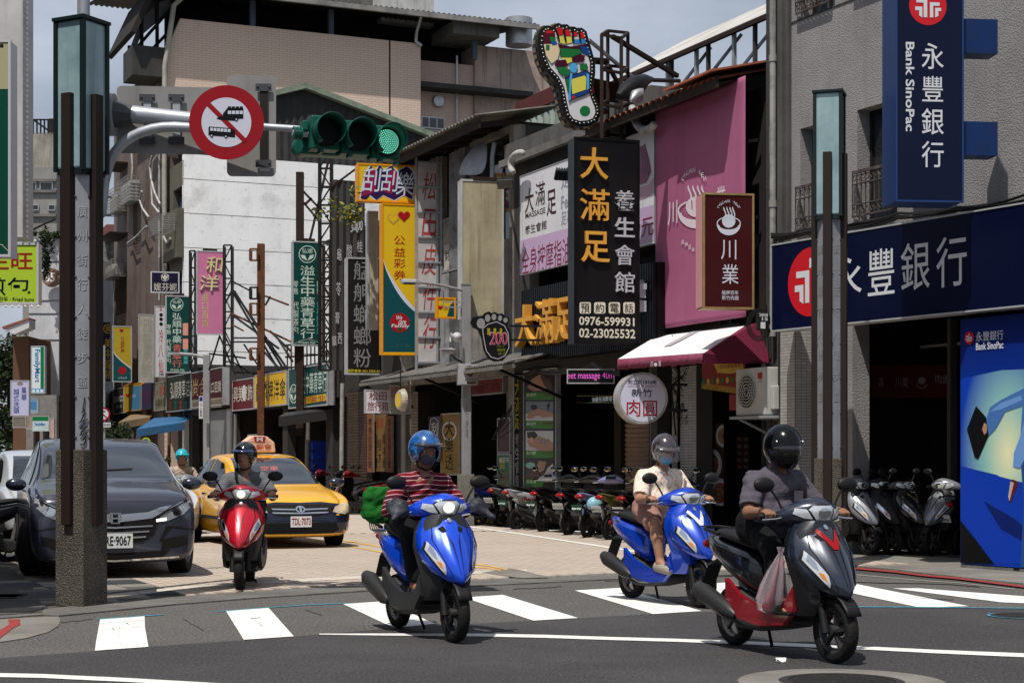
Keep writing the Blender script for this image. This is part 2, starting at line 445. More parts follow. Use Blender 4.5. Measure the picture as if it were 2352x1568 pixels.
def wrap(bvh, poly, name, mat, parent, o, d, up=(0,0,1), off=.004, step=.03, smooth=30, mirror=False, thick=0, side=1):
 """lay a flat outline (a,b) onto a curved surface: o origin, d viewing direction, a along up x d, b along up"""
 d = Vector(d).normalized(); up = Vector(up); a = up.cross(-d).normalized()*side; up = (-d).cross(a).normalized()*side; o = Vector(o)
 vs, fs = cdt(poly, step); P = []; okk = []
 for v in vs:
  p = o+a*v[0]+up*v[1]; h = bvh.ray_cast(p, d)
  okk.append(h[0] is not None)
  P.append((h[0]-d*off) if h[0] is not None else p)
 fs = [tuple(f) for f in fs if all(okk[i] for i in f)]
 if not fs: return None
 mb = MB(); mb.add(P, fs)
 if thick:
  n = len(P); mb.add([Vector(p)+d*thick for p in P],[tuple(reversed(f)) for f in fs])
 return mb.build(name, mat, parent, smooth=smooth)
# ================================================================ GROUND
ORI = Vector((5,24,0)); Uv = Vector((UX, UY, 0)); Vv = Vector((VX, VY, 0))
def ab(p): q = Vector((p[0], p[1],0))-ORI; return q.dot(Uv), q.dot(Vv)
def AB(a, b, z=0): p = ORI+Uv*a+Vv*b; p.z = z; return p
def gpoly(name, pts, z, mat, parent=None, th=.0, **k):
 P = [G(x, y, z) if len(pp := (x, y)) == 2 else None for x, y in pts]
 return gworld(name, P, z, mat, parent, th)
def gworld(name, P, z, mat, parent=None, th=0):
 mb = MB(); mb.prism([(p[0], p[1]) for p in P], z-th, z, 'xy') if th else mb.sheet([(p[0], p[1]) for p in P], z, 'xy')
 return mb.build(name, mat, parent)
def gnoise(m, c2, sc, lo=.35, hi=.65):
 """second coarse tone over a material"""
 n = m.node_tree.nodes; l = m.node_tree.links.new; b = n['Principled BSDF']
 t = n.new('ShaderNodeTexCoord'); z = n.new('ShaderNodeTexNoise'); z.inputs['Scale'].default_value = sc; z.inputs['Detail'].default_value = 10; z.inputs['Roughness'].default_value = .7
 r = n.new('ShaderNodeMapRange'); r.inputs[1].default_value = lo; r.inputs[2].default_value = hi
 x = n.new('ShaderNodeMixRGB'); x.inputs[2].default_value = (*c2,1); l(t.outputs['Object'], z.inputs['Vector']); l(z.outputs[0], r.inputs[0]); l(r.outputs[0], x.inputs[0])
 s = b.inputs['Base Color']
 if s.is_linked: l(s.links[0].from_socket, x.inputs[1])
 else: x.inputs[1].default_value = s.default_value
 l(x.outputs[0], s)
asph_new = M('fresh_asphalt', (.076,.073,.075),.75, dirt=.5, dcol=(.055,.053,.054), ns=.7, bump=.6, bs=90)
gnoise(asph_new, (.05,.048,.048),.55,.45,.62); gnoise(asph_new, (.125,.121,.118),48,.5,.72)
asph_old = M('worn_asphalt', (.14,.133,.127),.85, dirt=.55, dcol=(.09,.086,.084), ns=.9, bump=.8, bs=70)
gnoise(asph_old, (.26,.25,.225),42,.48,.74)
asph_side = M('side_asphalt', (.11,.105,.1),.85, dirt=.6, dcol=(.06,.055,.05), ns=.6, bump=.8, bs=60)
gnoise(asph_side, (.2,.19,.17),70,.5,.8)
concrete = M('concrete_ground', (.25,.235,.21),.85, dirt=.7, dcol=(.12,.105,.09), ns=1.3, bump=.5, bs=40)
whitepaint = M('road_white', (.72,.71,.68),.7, dirt=.35, dcol=(.4,.38,.35), ns=3.5, bump=.25, bs=60)
gnoise(whitepaint, (.34,.33,.31),16,.55,.8)
linepaint = M('line_white', (.66,.65,.62),.7, dirt=.4, dcol=(.4,.38,.35), ns=3, bump=.2)
redpaint = M('kerb_red', (.36,.045,.04),.7, dirt=.4, ns=4, dcol=(.16,.07,.06))
yellowpaint = M('line_yellow', (.58,.33,.06),.7, dirt=.6, ns=5, dcol=(.34,.27,.18))
cyanpaint = M('chalk_cyan', (.04,.3,.42),.8, dirt=.8, ns=14, dcol=(.1,.12,.13))
iron = M('cast_iron', (.05,.048,.047),.55,.5, dirt=.5, dcol=(.03,.028,.025), ns=8, bump=.3)
joint = M('paver_joint', (.13,.115,.1),.95, dirt=.5, dcol=(.06,.05,.045), ns=2)
g = gworld('ground', [(-400,-20),(400,-20),(400,900),(-400,900)],-.012, asph_side); tag(g, kind='structure')
roadedge = [(0,1510),(218,1494),(340,1484),(560,1469),(675,1461),(905,1441),(1225,1424),(1500,1409),(1620,1404),(1800,1399),(1960,1394),(2352,1397)]
P = [G(*p) for p in roadedge]
far = [Vector((60, P[-1].y-1.5,0))]; left = [Vector((-60, P[0].y+2.5,0))]
rd = gworld('road', [(-60,-15,0),(60,-15,0)]+far+P[::-1]+left, .0, asph_new); tag(rd, kind='structure')
stripL = [(-300,1441),(0,1422),(100,1413.5),(135,1416),(237,1406),(407,1389),(611,1373),(846,1358),(1130,1345),(1400,1332),(1600,1324),(1958,1315)]
stripU = [(-300,1430),(100,1402),(148,1396),(237,1387),(370,1375),(611,1358),(846,1343),(1150,1331),(1388,1320),(1600,1313),(1900,1303)]
P2 = [G(*p) for p in stripL]
ro = gworld('road_margin', P+[G(2600,1400), G(2600,1366), G(2352,1352), G(2115,1330), G(1958,1316)]+P2[::-1][1:],.0, asph_old); tag(ro, kind='structure')
ks = gworld('kerb_strip', [G(*p) for p in stripL]+[G(*p) for p in stripU[::-1]],.014, M('kerb_stone', (.2,.19,.175),.85, dirt=.7, dcol=(.1,.09,.085), ns=2.5, bump=.5, bs=50), th=.03); tag(ks, kind='structure')
# paved street
beige = M('paver_beige', (.43,.37,.31),.85, dirt=.45, dcol=(.32,.26,.21), ns=.45, bump=.35, bs=50, var=.07)
UP = [ab(G(*p)) for p in stripU]; lineR = [ab(G(*p)) for p in ((1054,1204),(1418,1258))]; lineL = [ab(G(*p)) for p in ((331,1338),(427,1372))]
def edge_a(b):
 for i in range(len(UP)-1):
  (a0, b0),(a1, b1) = UP[i], UP[i+1]
  if b0 <= b <= b1: return a0+(a1-a0)*(b-b0)/(b1-b0)
 return 99 if b < UP[0][1] else UP[-1][0]
bR = max(lineR[0][1], lineR[1][1])+.02; bL = (lineL[0][1]+lineL[1][1])/2
kerbL = ab(G(72,1345))[1]
pav = gworld('pavement', [AB(edge_a(b), b) for b in np.linspace(kerbL-.6, bR, 40)]+[AB(150, bR), AB(150, kerbL-.6)],.004, joint); tag(pav, kind='structure')
# far part of the street: too small to tell the pavers apart
aF = 9.5
fp = gworld('street_surface', [AB(aF, bL), AB(aF, bR), AB(160, bR), AB(160, bL)],.019, beige, pav); tag(fp, kind='stuff')
PW, PL = .11,.3
unit = MB(); w, l_ = PW/2-.0035, PL/2-.005
unit.add([(-w, -l_, 0),(w, -l_, 0),(w, l_, 0),(-w, l_, 0),(-w+.004,-l_+.004,.015),(w-.004,-l_+.004,.015),(w-.004, l_-.004,.015),(-w+.004, l_-.004,.015)],
         [(4,5,6,7),(0,1,5,4),(1,2,6,5),(2,3,7,6),(3,0,4,7)])
unit_me = unit.mesh('paver', beige)
cells = []
i = 0; b = bL+PW/2
while b < bR-PW/2:
 a0 = edge_a(b)+PL/2+.01+(PL/2 if i % 2 else 0); a = a0
 while a < aF-PL/2: cells.append((a, b)); a += PL
 i += 1; b += PW
def dist(c): p = AB(*c); return p.y
vis = [c for c in cells if 0 < CX+AB(*c).x/AB(*c).y*FPX < 2352]
vis.sort(key=lambda c: abs(c[0]*1.0+0)+0 if False else dist(c))
Rm = frame((0,0,0),(VX, VY)).to_3x3()
pick = set(vis[:300]); rest = [c for c in cells if c not in pick]
rnd = random.Random(3)
for c in vis[:300]:
 o = bpy.data.objects.new('paver', unit_me); COL.objects.link(o); o.parent = pav
 o.matrix_world = Matrix.Translation(AB(c[0], c[1],.004+rnd.uniform(-.001,.002))) @ Rm.to_4x4()
rest_v = []; rest_f = []
for c in rest:
 if c[0] > 40: continue
 p = AB(*c); k = len(rest_v); zz = .004+rnd.uniform(-.001,.0015)
 for v in unit.v: q = Rm @ Vector(v); rest_v.append((q.x+p.x, q.y+p.y, q.z+zz))
 rest_f += [tuple(j+k for j in f) for f in unit.f]
me = bpy.data.meshes.new('pavers'); me.from_pydata(rest_v, [], rest_f); me.materials.append(beige)
# per-paver tone through noise in the material
gnoise(beige, (.38,.31,.25),3.1,.4,.75)
tag(link('paver_field', me, pav), kind='stuff')
# dark and pale slabs beside the left pillar
slabm = [M('slab_charcoal', (.085,.09,.1),.8, dirt=.4, ns=1.5, bump=.4, var=.15), M('slab_cream', (.27,.25,.215),.85, dirt=.4, dcol=(.15,.14,.12), ns=1.5, bump=.4, var=.12), M('slab_grey', (.15,.145,.14),.8, dirt=.4, ns=1.5, bump=.4, var=.12)]
sl = .36; nS = 0; slme = []
for m in slabm:
 q = MB(); h = sl/2-.005; q.add([(-h, -h, 0),(h, -h, 0),(h, h, 0),(-h, h, 0),(-h+.004,-h+.004,.013),(h-.004,-h+.004,.013),(h-.004, h-.004,.013),(-h+.004, h-.004,.013)],[(4,5,6,7),(0,1,5,4),(1,2,6,5),(2,3,7,6),(3,0,4,7)]); slme.append(q.mesh('slab', m))
b = bL-sl/2-.004; j = 0
while b > kerbL-.5:
 a = math.ceil((edge_a(b)+sl/2)/sl)*sl;
 while a < 14 and nS < 290:
  i = int(round(a/sl)); k = 0 if (i % 4 in (0,1)) and j % 3 != 2 else (1 if (i+j) % 3 else 2)
  o = bpy.data.objects.new('slab', slme[k]); COL.objects.link(o); o.parent = pav; o.matrix_world = Matrix.Translation(AB(a, b, .005+rnd.uniform(0,.003))) @ Rm.to_4x4(); nS += 1
  a += sl
 b -= sl; j += 1
# left pavement, gutter, gratings, red kerb
aprL = [(0,1421),(60,1417),(135,1415),(139,1424),(134,1436),(111,1450),(60,1464),(0,1473),(-200,1478),(-200,1428)]
ap = gpoly('concrete_apron', aprL, .008, concrete, th=.01); tag(ap, kind='structure')
lw = gworld('sidewalk', [G(-300,1426), G(0,1416), G(96,1410), G(98,1396), G(72,1346), G(30,1310), AB(30, kerbL-.55), AB(30, kerbL-8), G(-400,1400)],.02, M('old_paving', (.13,.125,.115),.9, dirt=.6, ns=1.2, bump=.5, bs=40), th=.03); tag(lw, kind='structure')
gpoly('red_kerb_line', [(18,1421),(46,1420.5),(46,1433),(30,1441),(0,1464),(-60,1480),(-60,1466),(0,1446),(22,1432)],.013, redpaint, ap)
for x0, x1, y0, y1 in ((-30,32,1370,1379),(-30,74,1402,1411)):
 gr = thing('drain_grating', 'dark ribbed drain grating in the left pavement '+('nearer the road' if y0 > 1390 else 'farther from the road'), 'grating', G((x0+x1)/2,(y0+y1)/2,.02), 'drain gratings')
 a = G(x0, y1); c = G(x1, y1); e = G(x0, y0); n = 22; wdt = (c-a).length; dep = e.y-a.y
 cx = gr.location
 MB().box((a.x-cx.x, a.y-cx.y, .002),(c.x-cx.x, a.y-cx.y+.025,.012)).build('rim', iron, gr); mb = MB(); mb.box((a.x-cx.x, e.y-cx.y-.025,.002),(c.x-cx.x, e.y-cx.y, .012)); mb.build('rim', iron, gr)
 for i in range(n):
  x = a.x-cx.x+wdt*(i+.5)/n; MB().box((x-.012, a.y-cx.y+.027,.001),(x+.012, e.y-cx.y-.027,.01)).build('grate_bar', iron, gr)
# painted markings
mk = [[(230,1421),(332,1413),(333,1440),(341,1484),(218,1493),(221,1470)],[(519,1402),(616,1394),(675,1460),(560,1468)],[(788,1386),(880,1380),(1000,1431),(905,1441)],
      [(1065,1371),(1155,1365),(1328,1418),(1225,1424)],[(1320,1355),(1425,1349),(1612,1402),(1500,1409)],[(1570,1343),(1665,1337),(1910,1392),(1790,1399)],[(1830,1334),(1930,1333),(2225,1391),(2112,1394)],[(2050,1350),(2110,1350),(2400,1372),(2400,1386),(2300,1382)]]
for q in mk:
 o = gpoly('crosswalk_bar', q, .005, whitepaint, ro)
def gline(name, pts, wpx, z, mat, parent):
 A = []; B = []
 for i, (x, y) in enumerate(pts):
  wi = wpx[i] if isinstance(wpx, (list, tuple)) else wpx
  A.append(G(x, y-wi/2, z)); B.append(G(x, y+wi/2, z))
 mb = MB().loft([[tuple(p) for p in A],[tuple(p) for p in B]], cap=False, closed=False); return mb.build(name, mat, parent)
for a_, b_ in (((276,1432),(272,1462)),((258,1440),(262,1446)),((290,1430),(297,1433)),((575,1420),(600,1417)),((590,1425),(604,1440))): gline('paint_crack', [(a_[0]+(b_[0]-a_[0])*i/8+random.uniform(-1.2,1.2), a_[1]+(b_[1]-a_[1])*i/8) for i in range(9)],1.3,.0056, M('tar', (.02,.02,.02),.7), ro)
for y0 in (1446,1431): gline('paint_crack', [(220+i*14, y0-i*1.0+random.uniform(-.5,.5)) for i in range(9)],.5,.0056, M('crack_grey', (.3,.29,.27),.8), ro)
gline('stop_line', [(733,1455),(900,1456),(1100,1457),(1250,1460),(1400,1465),(1550,1469),(1700,1474.5),(1850,1481),(2000,1487.5),(2150,1495),(2352,1503.5),(2480,1509)],[2,5,6.5,7,7,7,7,7.5,7.5,8,9,9],.005, linepaint, rd)
gline('edge_line', [(-60,1546),(0,1549),(100,1551),(180,1555),(290,1560),(430,1568),(600,1578)],9,.005, linepaint, rd)
gline('parking_line', [(930,1190),(1054,1205),(1200,1226),(1418,1259),(1520,1275),(1700,1300)],[2,2.2,2.6,3.4,4,4.5],.024, linepaint, pav)
for pts in (((1180,1214),(1340,1220),(1460,1224)),((1240,1233),(1440,1243),(1560,1246))):
 gline('bay_line', pts, 1.8,.006, linepaint, pav)
for pts, w_ in ((((360,1355),(423,1349),(611,1337),(700,1331),(846,1324),(960,1319)),6),(((1000,1317),(1120,1313),(1210,1309)),6)):
 gline('stone_band', pts, w_, .023, M('band_stone', (.5,.46,.39),.8, dirt=.4, dcol=(.3,.27,.22), ns=2, bump=.3), pav)
for pts in (((700,1236),(760,1245),(850,1262),(905,1273)),((722,1228),(790,1240),(870,1254),(915,1262)),((1085,1301),(1120,1303),(1150,1308)),((1085,1294),(1120,1298),(1165,1307))):
 gline('yellow_line', pts, 2.6,.024, yellowpaint, pav)
gpoly('grey_patch', [(1105,1314),(1170,1304),(1200,1309),(1262,1325),(1200,1327)],.0235, concrete, pav)
for pts in (((222,1421),(300,1415.5),(345,1412),(375,1410.5)),((500,1403),(610,1394.5),(700,1388),(800,1384)),((1960,1392.5),(2100,1393),(2250,1394.5),(2352,1395.5))):
 gline('survey_line', pts, 1.3,.0065, cyanpaint, ro)
gline('red_line', [(1955,1303),(2056,1312),(2120,1320),(2200,1327),(2352,1346),(2500,1364)],3.6,.006, redpaint, ro)
gline('gutter_joint', [(1388,1331),(1600,1322),(1960,1311)],1.4,.0175, M('dark_gap', (.02,.018,.017),.9), ks)
# faint tyre and chalk scuffs on the road
scf = M('chalk_scuff', (.24,.24,.235),.9, dirt=.8, dcol=(.12,.12,.12), ns=6)
for cx_, cy_, rx, ry in ():
 gline('scuff', [(cx_+rx*cos(t), cy_+ry*sin(t)) for t in np.linspace(.4,5.4,22)],.9,.005, scf, rd)
for x0, y0, x1, y1 in ((140,1428,215,1421),(700,1400,742,1412),(1180,1352,1290,1346),(1650,1352,1700,1362),(2100,1372,2190,1376),(420,1420,470,1448)): gline('tar_crack', [(x0+(x1-x0)*i/9+random.uniform(-2,2), y0+(y1-y0)*i/9+random.uniform(-1,1)) for i in range(10)],.9,.0052, M('tar', (.02,.02,.02),.7), ro)
# right-hand pavement in front of the bank
rs = gworld('bank_sidewalk', [G(1958,1294), G(1958,1300), G(2060,1309), G(2120,1317), G(2352,1341), G(2600,1372), Vector((30,14.5,0)), Vector((30,40,0)), AB(6,3), AB(3.2,-.8)],.012, concrete, th=.03); tag(rs, kind='structure')
gline('gutter_seam', [(1958,1318),(2115,1332),(2200,1337),(2330,1352)],1.6,.0055, M('pale_seam', (.28,.27,.24),.9), ro)
gline('tar_crack', [(1960,1336),(2040,1338),(2120,1339),(2180,1341),(2250,1347)],1.2,.005, M('tar', (.02,.02,.02),.7), ro)
# manholes
def manhole(label, cx_, dc, r, ro_, cyan=False, conc=True):
 c = Vector(((cx_-CX)/FPX*dc, dc, 0)); t = thing('manhole', label, 'manhole cover', c)
 if conc: MB().lathe([(r+.015,.006),(ro_-.01,.0065),(ro_, .001)], n=64).build('concrete_ring', concrete, t, smooth=40)
 if cyan: MB().lathe([(r+.012,.007),(r+.035,.007)], n=48).build('painted_ring', cyanpaint, t)
 MB().lathe([(r-.04,.0085),(r+.01,.0095),(r+.014,.003)], n=48).build('rim', iron, t, smooth=40)
 MB().lathe([(0,.006),(r-.045,.006)], n=48).build('cover', M('cover_iron', (.035,.034,.034),.6,.4, dirt=.5, ns=9, bump=.5), t)
 k = 0
 for i in range(-6,7):
  y = i*(r-.06)/6.6; hw = sqrt(max((r-.06)**2-y*y, 0))
  if hw > .05: MB().box((-hw, y-.009,.0062),(hw, y+.009,.0105)).build('tread_rib', iron, t)
 return t
manhole('large iron manhole cover in a pale concrete ring at the bottom of the picture', 1933,10.33,.36,.62)
manhole('iron manhole cover ringed in cyan paint by the right crosswalk bars', 2352,14.68,.27,.31, True, False)
# litter
mb = MB(); rr = random.Random(5)
pts = [(rr.uniform(-.04,.04), rr.uniform(-.03,.03), rr.uniform(0,.035)) for _ in range(14)]
mb.add(pts, [tuple(rr.sample(range(14),3)) for _ in range(22)])
o = mb.build('litter', M('tissue', (.75,.75,.75),.8), None, solid=.001); o.location = G(1793,1521); tag(o, 'crumpled white scrap of paper on the dark asphalt', 'litter')
# ================================================================ BUILDINGS
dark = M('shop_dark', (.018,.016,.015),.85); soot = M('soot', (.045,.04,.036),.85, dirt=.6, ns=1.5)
black = M('black_steel', (.016,.016,.018),.45, dirt=.3, dcol=(.05,.035,.025), ns=6)
rust = M('rusty_steel', (.055,.03,.02),.8, dirt=.7, dcol=(.02,.014,.012), ns=8)
rusto = M('orange_rust', (.2,.075,.03),.85, dirt=.85, dcol=(.06,.03,.02), ns=5, streak=.5)
galv = M('galvanised', (.33,.35,.37),.5,.35, dirt=.6, dcol=(.16,.17,.18), ns=5)
glassd = M('window_glass', (.03,.04,.05),.06, spec=.8)
alu = M('aluminium', (.45,.46,.47),.35,.7, dirt=.3, ns=5)
cable = M('cable_black', (.012,.012,.012),.55)
pvc = M('grey_pipe', (.33,.33,.31),.5, dirt=.6, ns=4, streak=.5)
stucco = M('bank_stucco', (.3,.292,.288),.92, dirt=.55, dcol=(.18,.172,.17), ns=.9, streak=.45, bump=.8, bs=42)
gnoise(stucco, (.26,.25,.245),38,.5,.72)
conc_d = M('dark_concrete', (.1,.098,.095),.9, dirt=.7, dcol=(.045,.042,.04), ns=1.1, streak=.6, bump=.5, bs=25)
conc_l = M('pale_concrete', (.23,.22,.205),.9, dirt=.7, dcol=(.09,.085,.08), ns=.9, streak=.6, bump=.5, bs=25)
plaster = M('worn_plaster', (.3,.28,.25),.9, dirt=.85, dcol=(.09,.08,.07), ns=1.4, streak=.7, bump=.5, bs=20)
def building(name, label, px0, px1, d, H, dirn='u', cat='building', group=None):
 b = Sign(name, label, cat, px0, px1,0,0, d, dirn, group=group)
 b.z0 = 0; b.H = H; X = b.X.copy(); X.translation = (b.X0, d, 0); b.e.matrix_world = X; b.X = X; XW[b.e.name] = X; return b
def wallgrid(w, h, holes, t=.25, z0=0, x0=0):
 """front skin of a wall with real openings and reveals"""
 xs = sorted({x0, w}|{min(max(v, x0), w) for r in holes for v in (r[0], r[1])}); zs = sorted({z0, h}|{min(max(v, z0), h) for r in holes for v in (r[2], r[3])})
 mb = MB()
 def hole(x, z): return any(r[0] < x < r[1] and r[2] < z < r[3] for r in holes)
 for i in range(len(xs)-1):
  for j in range(len(zs)-1):
   if not hole((xs[i]+xs[i+1])/2,(zs[j]+zs[j+1])/2): mb.add([(xs[i],0, zs[j]),(xs[i+1],0, zs[j]),(xs[i+1],0, zs[j+1]),(xs[i],0, zs[j+1])],[(0,1,2,3)])
 for a, b, c, d in holes:
  a, b = max(a, x0), min(b, w); c, d = max(c, z0), min(d, h)
  mb.add([(a, 0, c),(b, 0, c),(b, 0, d),(a, 0, d),(a, t, c),(b, t, c),(b, t, d),(a, t, d)],[(0,4,5,1),(1,5,6,2),(2,6,7,3),(3,7,4,0)])
 mb.add([(x0,0, z0),(x0, t, z0),(x0, t, h),(x0,0, h)],[(0,1,2,3)]); mb.add([(w, 0, z0),(w, t, z0),(w, t, h),(w, 0, h)],[(3,2,1,0)]); mb.add([(x0,0, h),(w, 0, h),(w, t, h),(x0, t, h)],[(0,1,2,3)])
 return mb
def window(e, r, t=.18, cols=2, rows=1, fm=None, gm=None, put=None, bars=0):
 x0, x1, z0, z1 = r; fm = fm or alu; mb = MB(); f = .05
 mb.box((x0, t-.06, z0),(x0+f, t, z1)); mb.box((x1-f, t-.06, z0),(x1, t, z1)); mb.box((x0+f, t-.06, z0),(x1-f, t, z0+f)); mb.box((x0+f, t-.06, z1-f),(x1-f, t, z1))
 for i in range(1, cols): x = x0+(x1-x0)*i/cols; mb.box((x-.02, t-.055, z0+f),(x+.02, t-.005, z1-f))
 for i in range(1, rows): z = z0+(z1-z0)*i/rows; mb.box((x0+f, t-.05, z-.02),(x1-f, t-.01, z+.02))
 o = mb.build('window', fm, e)
 MB().box((x0+f, t-.03, z0+f),(x1-f, t-.02, z1-f)).build('pane', gm or glassd, o)
 if bars:
  q = MB();
  for i in range(bars): x = x0+(x1-x0)*(i+.5)/bars; q.box((x-.008,.02, z0),(x+.008,.036, z1))
  tag(q.build('window_bars', black, o), kind='stuff')
 if put: put(o)
 return o
def corr(w, h, pitch=.09, amp=.02, flat=False, x0=0, z0=0, y=0, seg=4):
 """vertical corrugated sheet in the x-z plane"""
 n = int(w/pitch*seg); A = []; B = []
 for i in range(n+1):
  x = x0+w*i/n; yy = y+amp*sin(2*pi*i/seg)
  A.append((x, yy, z0)); B.append((x, yy, z0+h))
 return MB().loft([A, B], cap=False, closed=False)
# the bank on the corner
bk = building('bank_building', 'grey rough-stucco corner bank building with barred windows above its blue sign', 1757,2440,26.35,13,(.5,-1))
def R(b, x0, x1, yt, yb):
 a0, zt = b.loc(x0, yt); a1, _ = b.loc(x1, yt); am, zt = b.loc((x0+x1)/2, yt); _, zb = b.loc((x0+x1)/2, yb); return (a0, a1, zb, zt)
hl = [R(bk, 1838,1932,283,530), R(bk, 1969,2061,240,500), R(bk, 2106,2205,190,470), R(bk, 1838,1918,-200,28), R(bk, 1969,2061,-230,-30)]
a_open = bk.lx(1958)
hl.append((a_open, bk.lx(2440),0,3.75))
xL = bk.lx(1818)
bk.mb(wallgrid(bk.w, 13, hl, .3, x0=xL), 'wall', stucco)
for r in hl[:5]:
 wo = window(bk.e, r, .28,2,2, M('dark_frame', (.035,.03,.028),.5))
 rl = MB(); z0 = r[2]+.06; z1 = z0+ (.62 if r[2] > 4.5 else .62)
 for z, th in ((z1,.022),(z1-.17,.008),(z0+.16,.008),(z0,.012)): rl.box((r[0],-.10, z-th),(r[1],-.10+.03, z+th))
 n = 9
 for i in range(n+1):
  x = r[0]+(r[1]-r[0])*i/n; rl.box((x-.007,-.09, z0),(x+.007,-.076, z1))
  if i < n:
   xc = x+(r[1]-r[0])/n/2
   for zc in (z1-.085, z0+.08): rl.tube([(xc+.048*(1-k/14*.75)*cos(k*.75),-.083, zc+.048*(1-k/14*.75)*sin(k*.75)) for k in range(12)],.007,4)
 rl.build('railing', M('railing_iron', (.09,.055,.045),.7, dirt=.8, dcol=(.2,.2,.2), ns=9), bk.e)
# pilaster mouldings, pier and downspout
pm = MB();
for a, b, y in ((1791,1800,-.05),(1800,1809,-.1),(1809,1818,-.05)): pm.box((bk.lx(a), y, 0),(bk.lx(b),.3,13))
pm.build('pilaster', M('stucco_smooth', (.15,.146,.145),.9, dirt=.6, ns=1.2, streak=.5, bump=.6, bs=60), bk.e)
MB().box((bk.lx(1757),.02,0),(bk.lx(1791),.5,13)).build('pier', conc_d, bk.e)
MB().box((bk.lx(1770),-.03,6.0),(bk.lx(1782),.02,6.4)).build('patch_or_shadow', conc_l, bk.e)
dp = MB().tube([(bk.lx(1786.5),-.09, z) for z in (3.2,13)],.05,12);
for z in (5.2,7.4,9.4): dp.lathe([(.062, z-.05),(.062, z+.05)],(bk.lx(1786.5),-.09,0), n=12)
dp.build('downpipe', pvc, bk.e, smooth=60)
zj = bk.loc(1800,60)[1]; MB().box((xL, -.012, zj-.015),(bk.lx(2440),-.002, zj+.005)).build('string_course', conc_d, bk.e)
# projecting bay on the right with conduits
MB().box((bk.lx(2298),-.22,3.75),(bk.w+.5,-.001,13)).build('bay', stucco, bk.e)
cd = MB()
for q, rr_ in ((2276,.015),(2281,.02),(2285,.012)): cd.tube([(bk.lx(q),-.03,3.8),(bk.lx(q)+.02,-.03,7),(bk.lx(q-1),-.03,13)], rr_, 6)
cd.build('conduit', pvc, bk.e, smooth=60)
# body, arcade ceiling, room inside
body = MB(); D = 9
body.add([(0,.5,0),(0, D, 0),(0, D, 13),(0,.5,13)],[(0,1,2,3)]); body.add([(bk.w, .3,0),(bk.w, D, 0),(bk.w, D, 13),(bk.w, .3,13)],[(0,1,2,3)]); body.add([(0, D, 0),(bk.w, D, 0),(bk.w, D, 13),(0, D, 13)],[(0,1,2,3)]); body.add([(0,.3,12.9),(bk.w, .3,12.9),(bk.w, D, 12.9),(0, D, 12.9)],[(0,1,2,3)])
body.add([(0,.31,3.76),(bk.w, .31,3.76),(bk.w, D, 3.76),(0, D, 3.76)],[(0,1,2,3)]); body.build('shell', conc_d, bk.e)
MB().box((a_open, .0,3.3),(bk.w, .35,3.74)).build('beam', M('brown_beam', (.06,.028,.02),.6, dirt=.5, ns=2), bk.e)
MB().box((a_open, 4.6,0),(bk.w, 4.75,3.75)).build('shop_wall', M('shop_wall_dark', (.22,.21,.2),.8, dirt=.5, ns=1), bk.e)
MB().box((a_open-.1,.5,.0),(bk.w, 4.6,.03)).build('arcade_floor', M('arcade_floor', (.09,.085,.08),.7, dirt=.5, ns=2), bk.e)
bm_ = MB().box((a_open+.02,1.2,2.95),(bk.w, 1.24,2.99)); bm_.build('rail', alu, bk.e)
# counter, shelves and boards in the dark room
for (x0, x1, y0, y1, z0, z1, nm, mt) in ((.25,4.4,3.2,3.9,.03,.95, 'counter', M('counter', (.2,.17,.15),.4)),(.3,4.3,3.15,3.95,.95,1.0, 'counter_top', M('counter_top', (.4,.38,.35),.3)),
 (.1,.65,4.5,4.58,.9,2.3, 'notice_board', M('notice', (.6,.58,.5),.8, dirt=.5, ns=9)),(1.35,1.75,4.5,4.58,1.2,2.5, 'menu_scroll', dark),(1.95,2.5,4.5,4.57,1.5,2.4, 'menu_sheet', M('menu_sheet', (.4,.42,.45),.6)),(2.6,3.5,4.5,4.57,1.6,2.5, 'poster_blue', M('poster_blue', (.2,.35,.5),.6)),(.95,1.02,.9,1.02,.03,3.3, 'inner_post', M('inner_post', (.1,.09,.085),.7))):
 MB().box((a_open+x0, y0, z0),(a_open+x1, y1, z1)).build(nm, mt, bk.e)
# tiled pier of the arcade
tp = Sign('tiled_pillar', 'white-tiled arcade pillar between the red awning shop and the bank', 'pillar', 1827,1950,765,1277,24.7, 'v', group=None)
z_top = CAMH+(HY-752)/FPX*25; tp.z0 = 0; X = tp.X.copy(); X.translation = (tp.X0,24.7,0); tp.e.matrix_world = X; tp.X = X; XW[tp.e.name] = X
tw = tp.w; dl = .46
MB().box((0,.004,0),(tw, dl, z_top)).build('core', M('grout', (.05,.048,.045),.9, dirt=.5, ns=4), tp.e)
tm = M('white_tile', (.36,.35,.335),.35, dirt=.55, dcol=(.17,.16,.15), ns=1.6, var=.1)
tu = MB().box((0,0,0),(.088,.008,.0395)).mesh('tile', tm); tl = MB().box((0,0,0),(.008,.088,.0395)).mesh('tile', tm)
nt_ = 0; rest = MB(); z = .03
rows = []
while z < z_top-.05: rows.append(z); z += .0445
rows.reverse()
for z in rows:
 for k in range(int(tw/.094)):
  if nt_ < 230: o = link('tile', tu, tp.e); o.location = (.004+k*.094,-.004, z); nt_ += 1
  else: rest.box((.004+k*.094,-.004, z),(.092+k*.094,.004, z+.0395))
 for k in range(int(dl/.094)):
  if nt_ < 290: o = link('tile', tl, tp.e); o.location = (-.008,.01+k*.094, z); nt_ += 1
  else: rest.box((-.008,.01+k*.094, z),(0,.098+k*.094, z+.0395))
tag(rest.build('tiles', tm, tp.e, fix=False), kind='stuff')
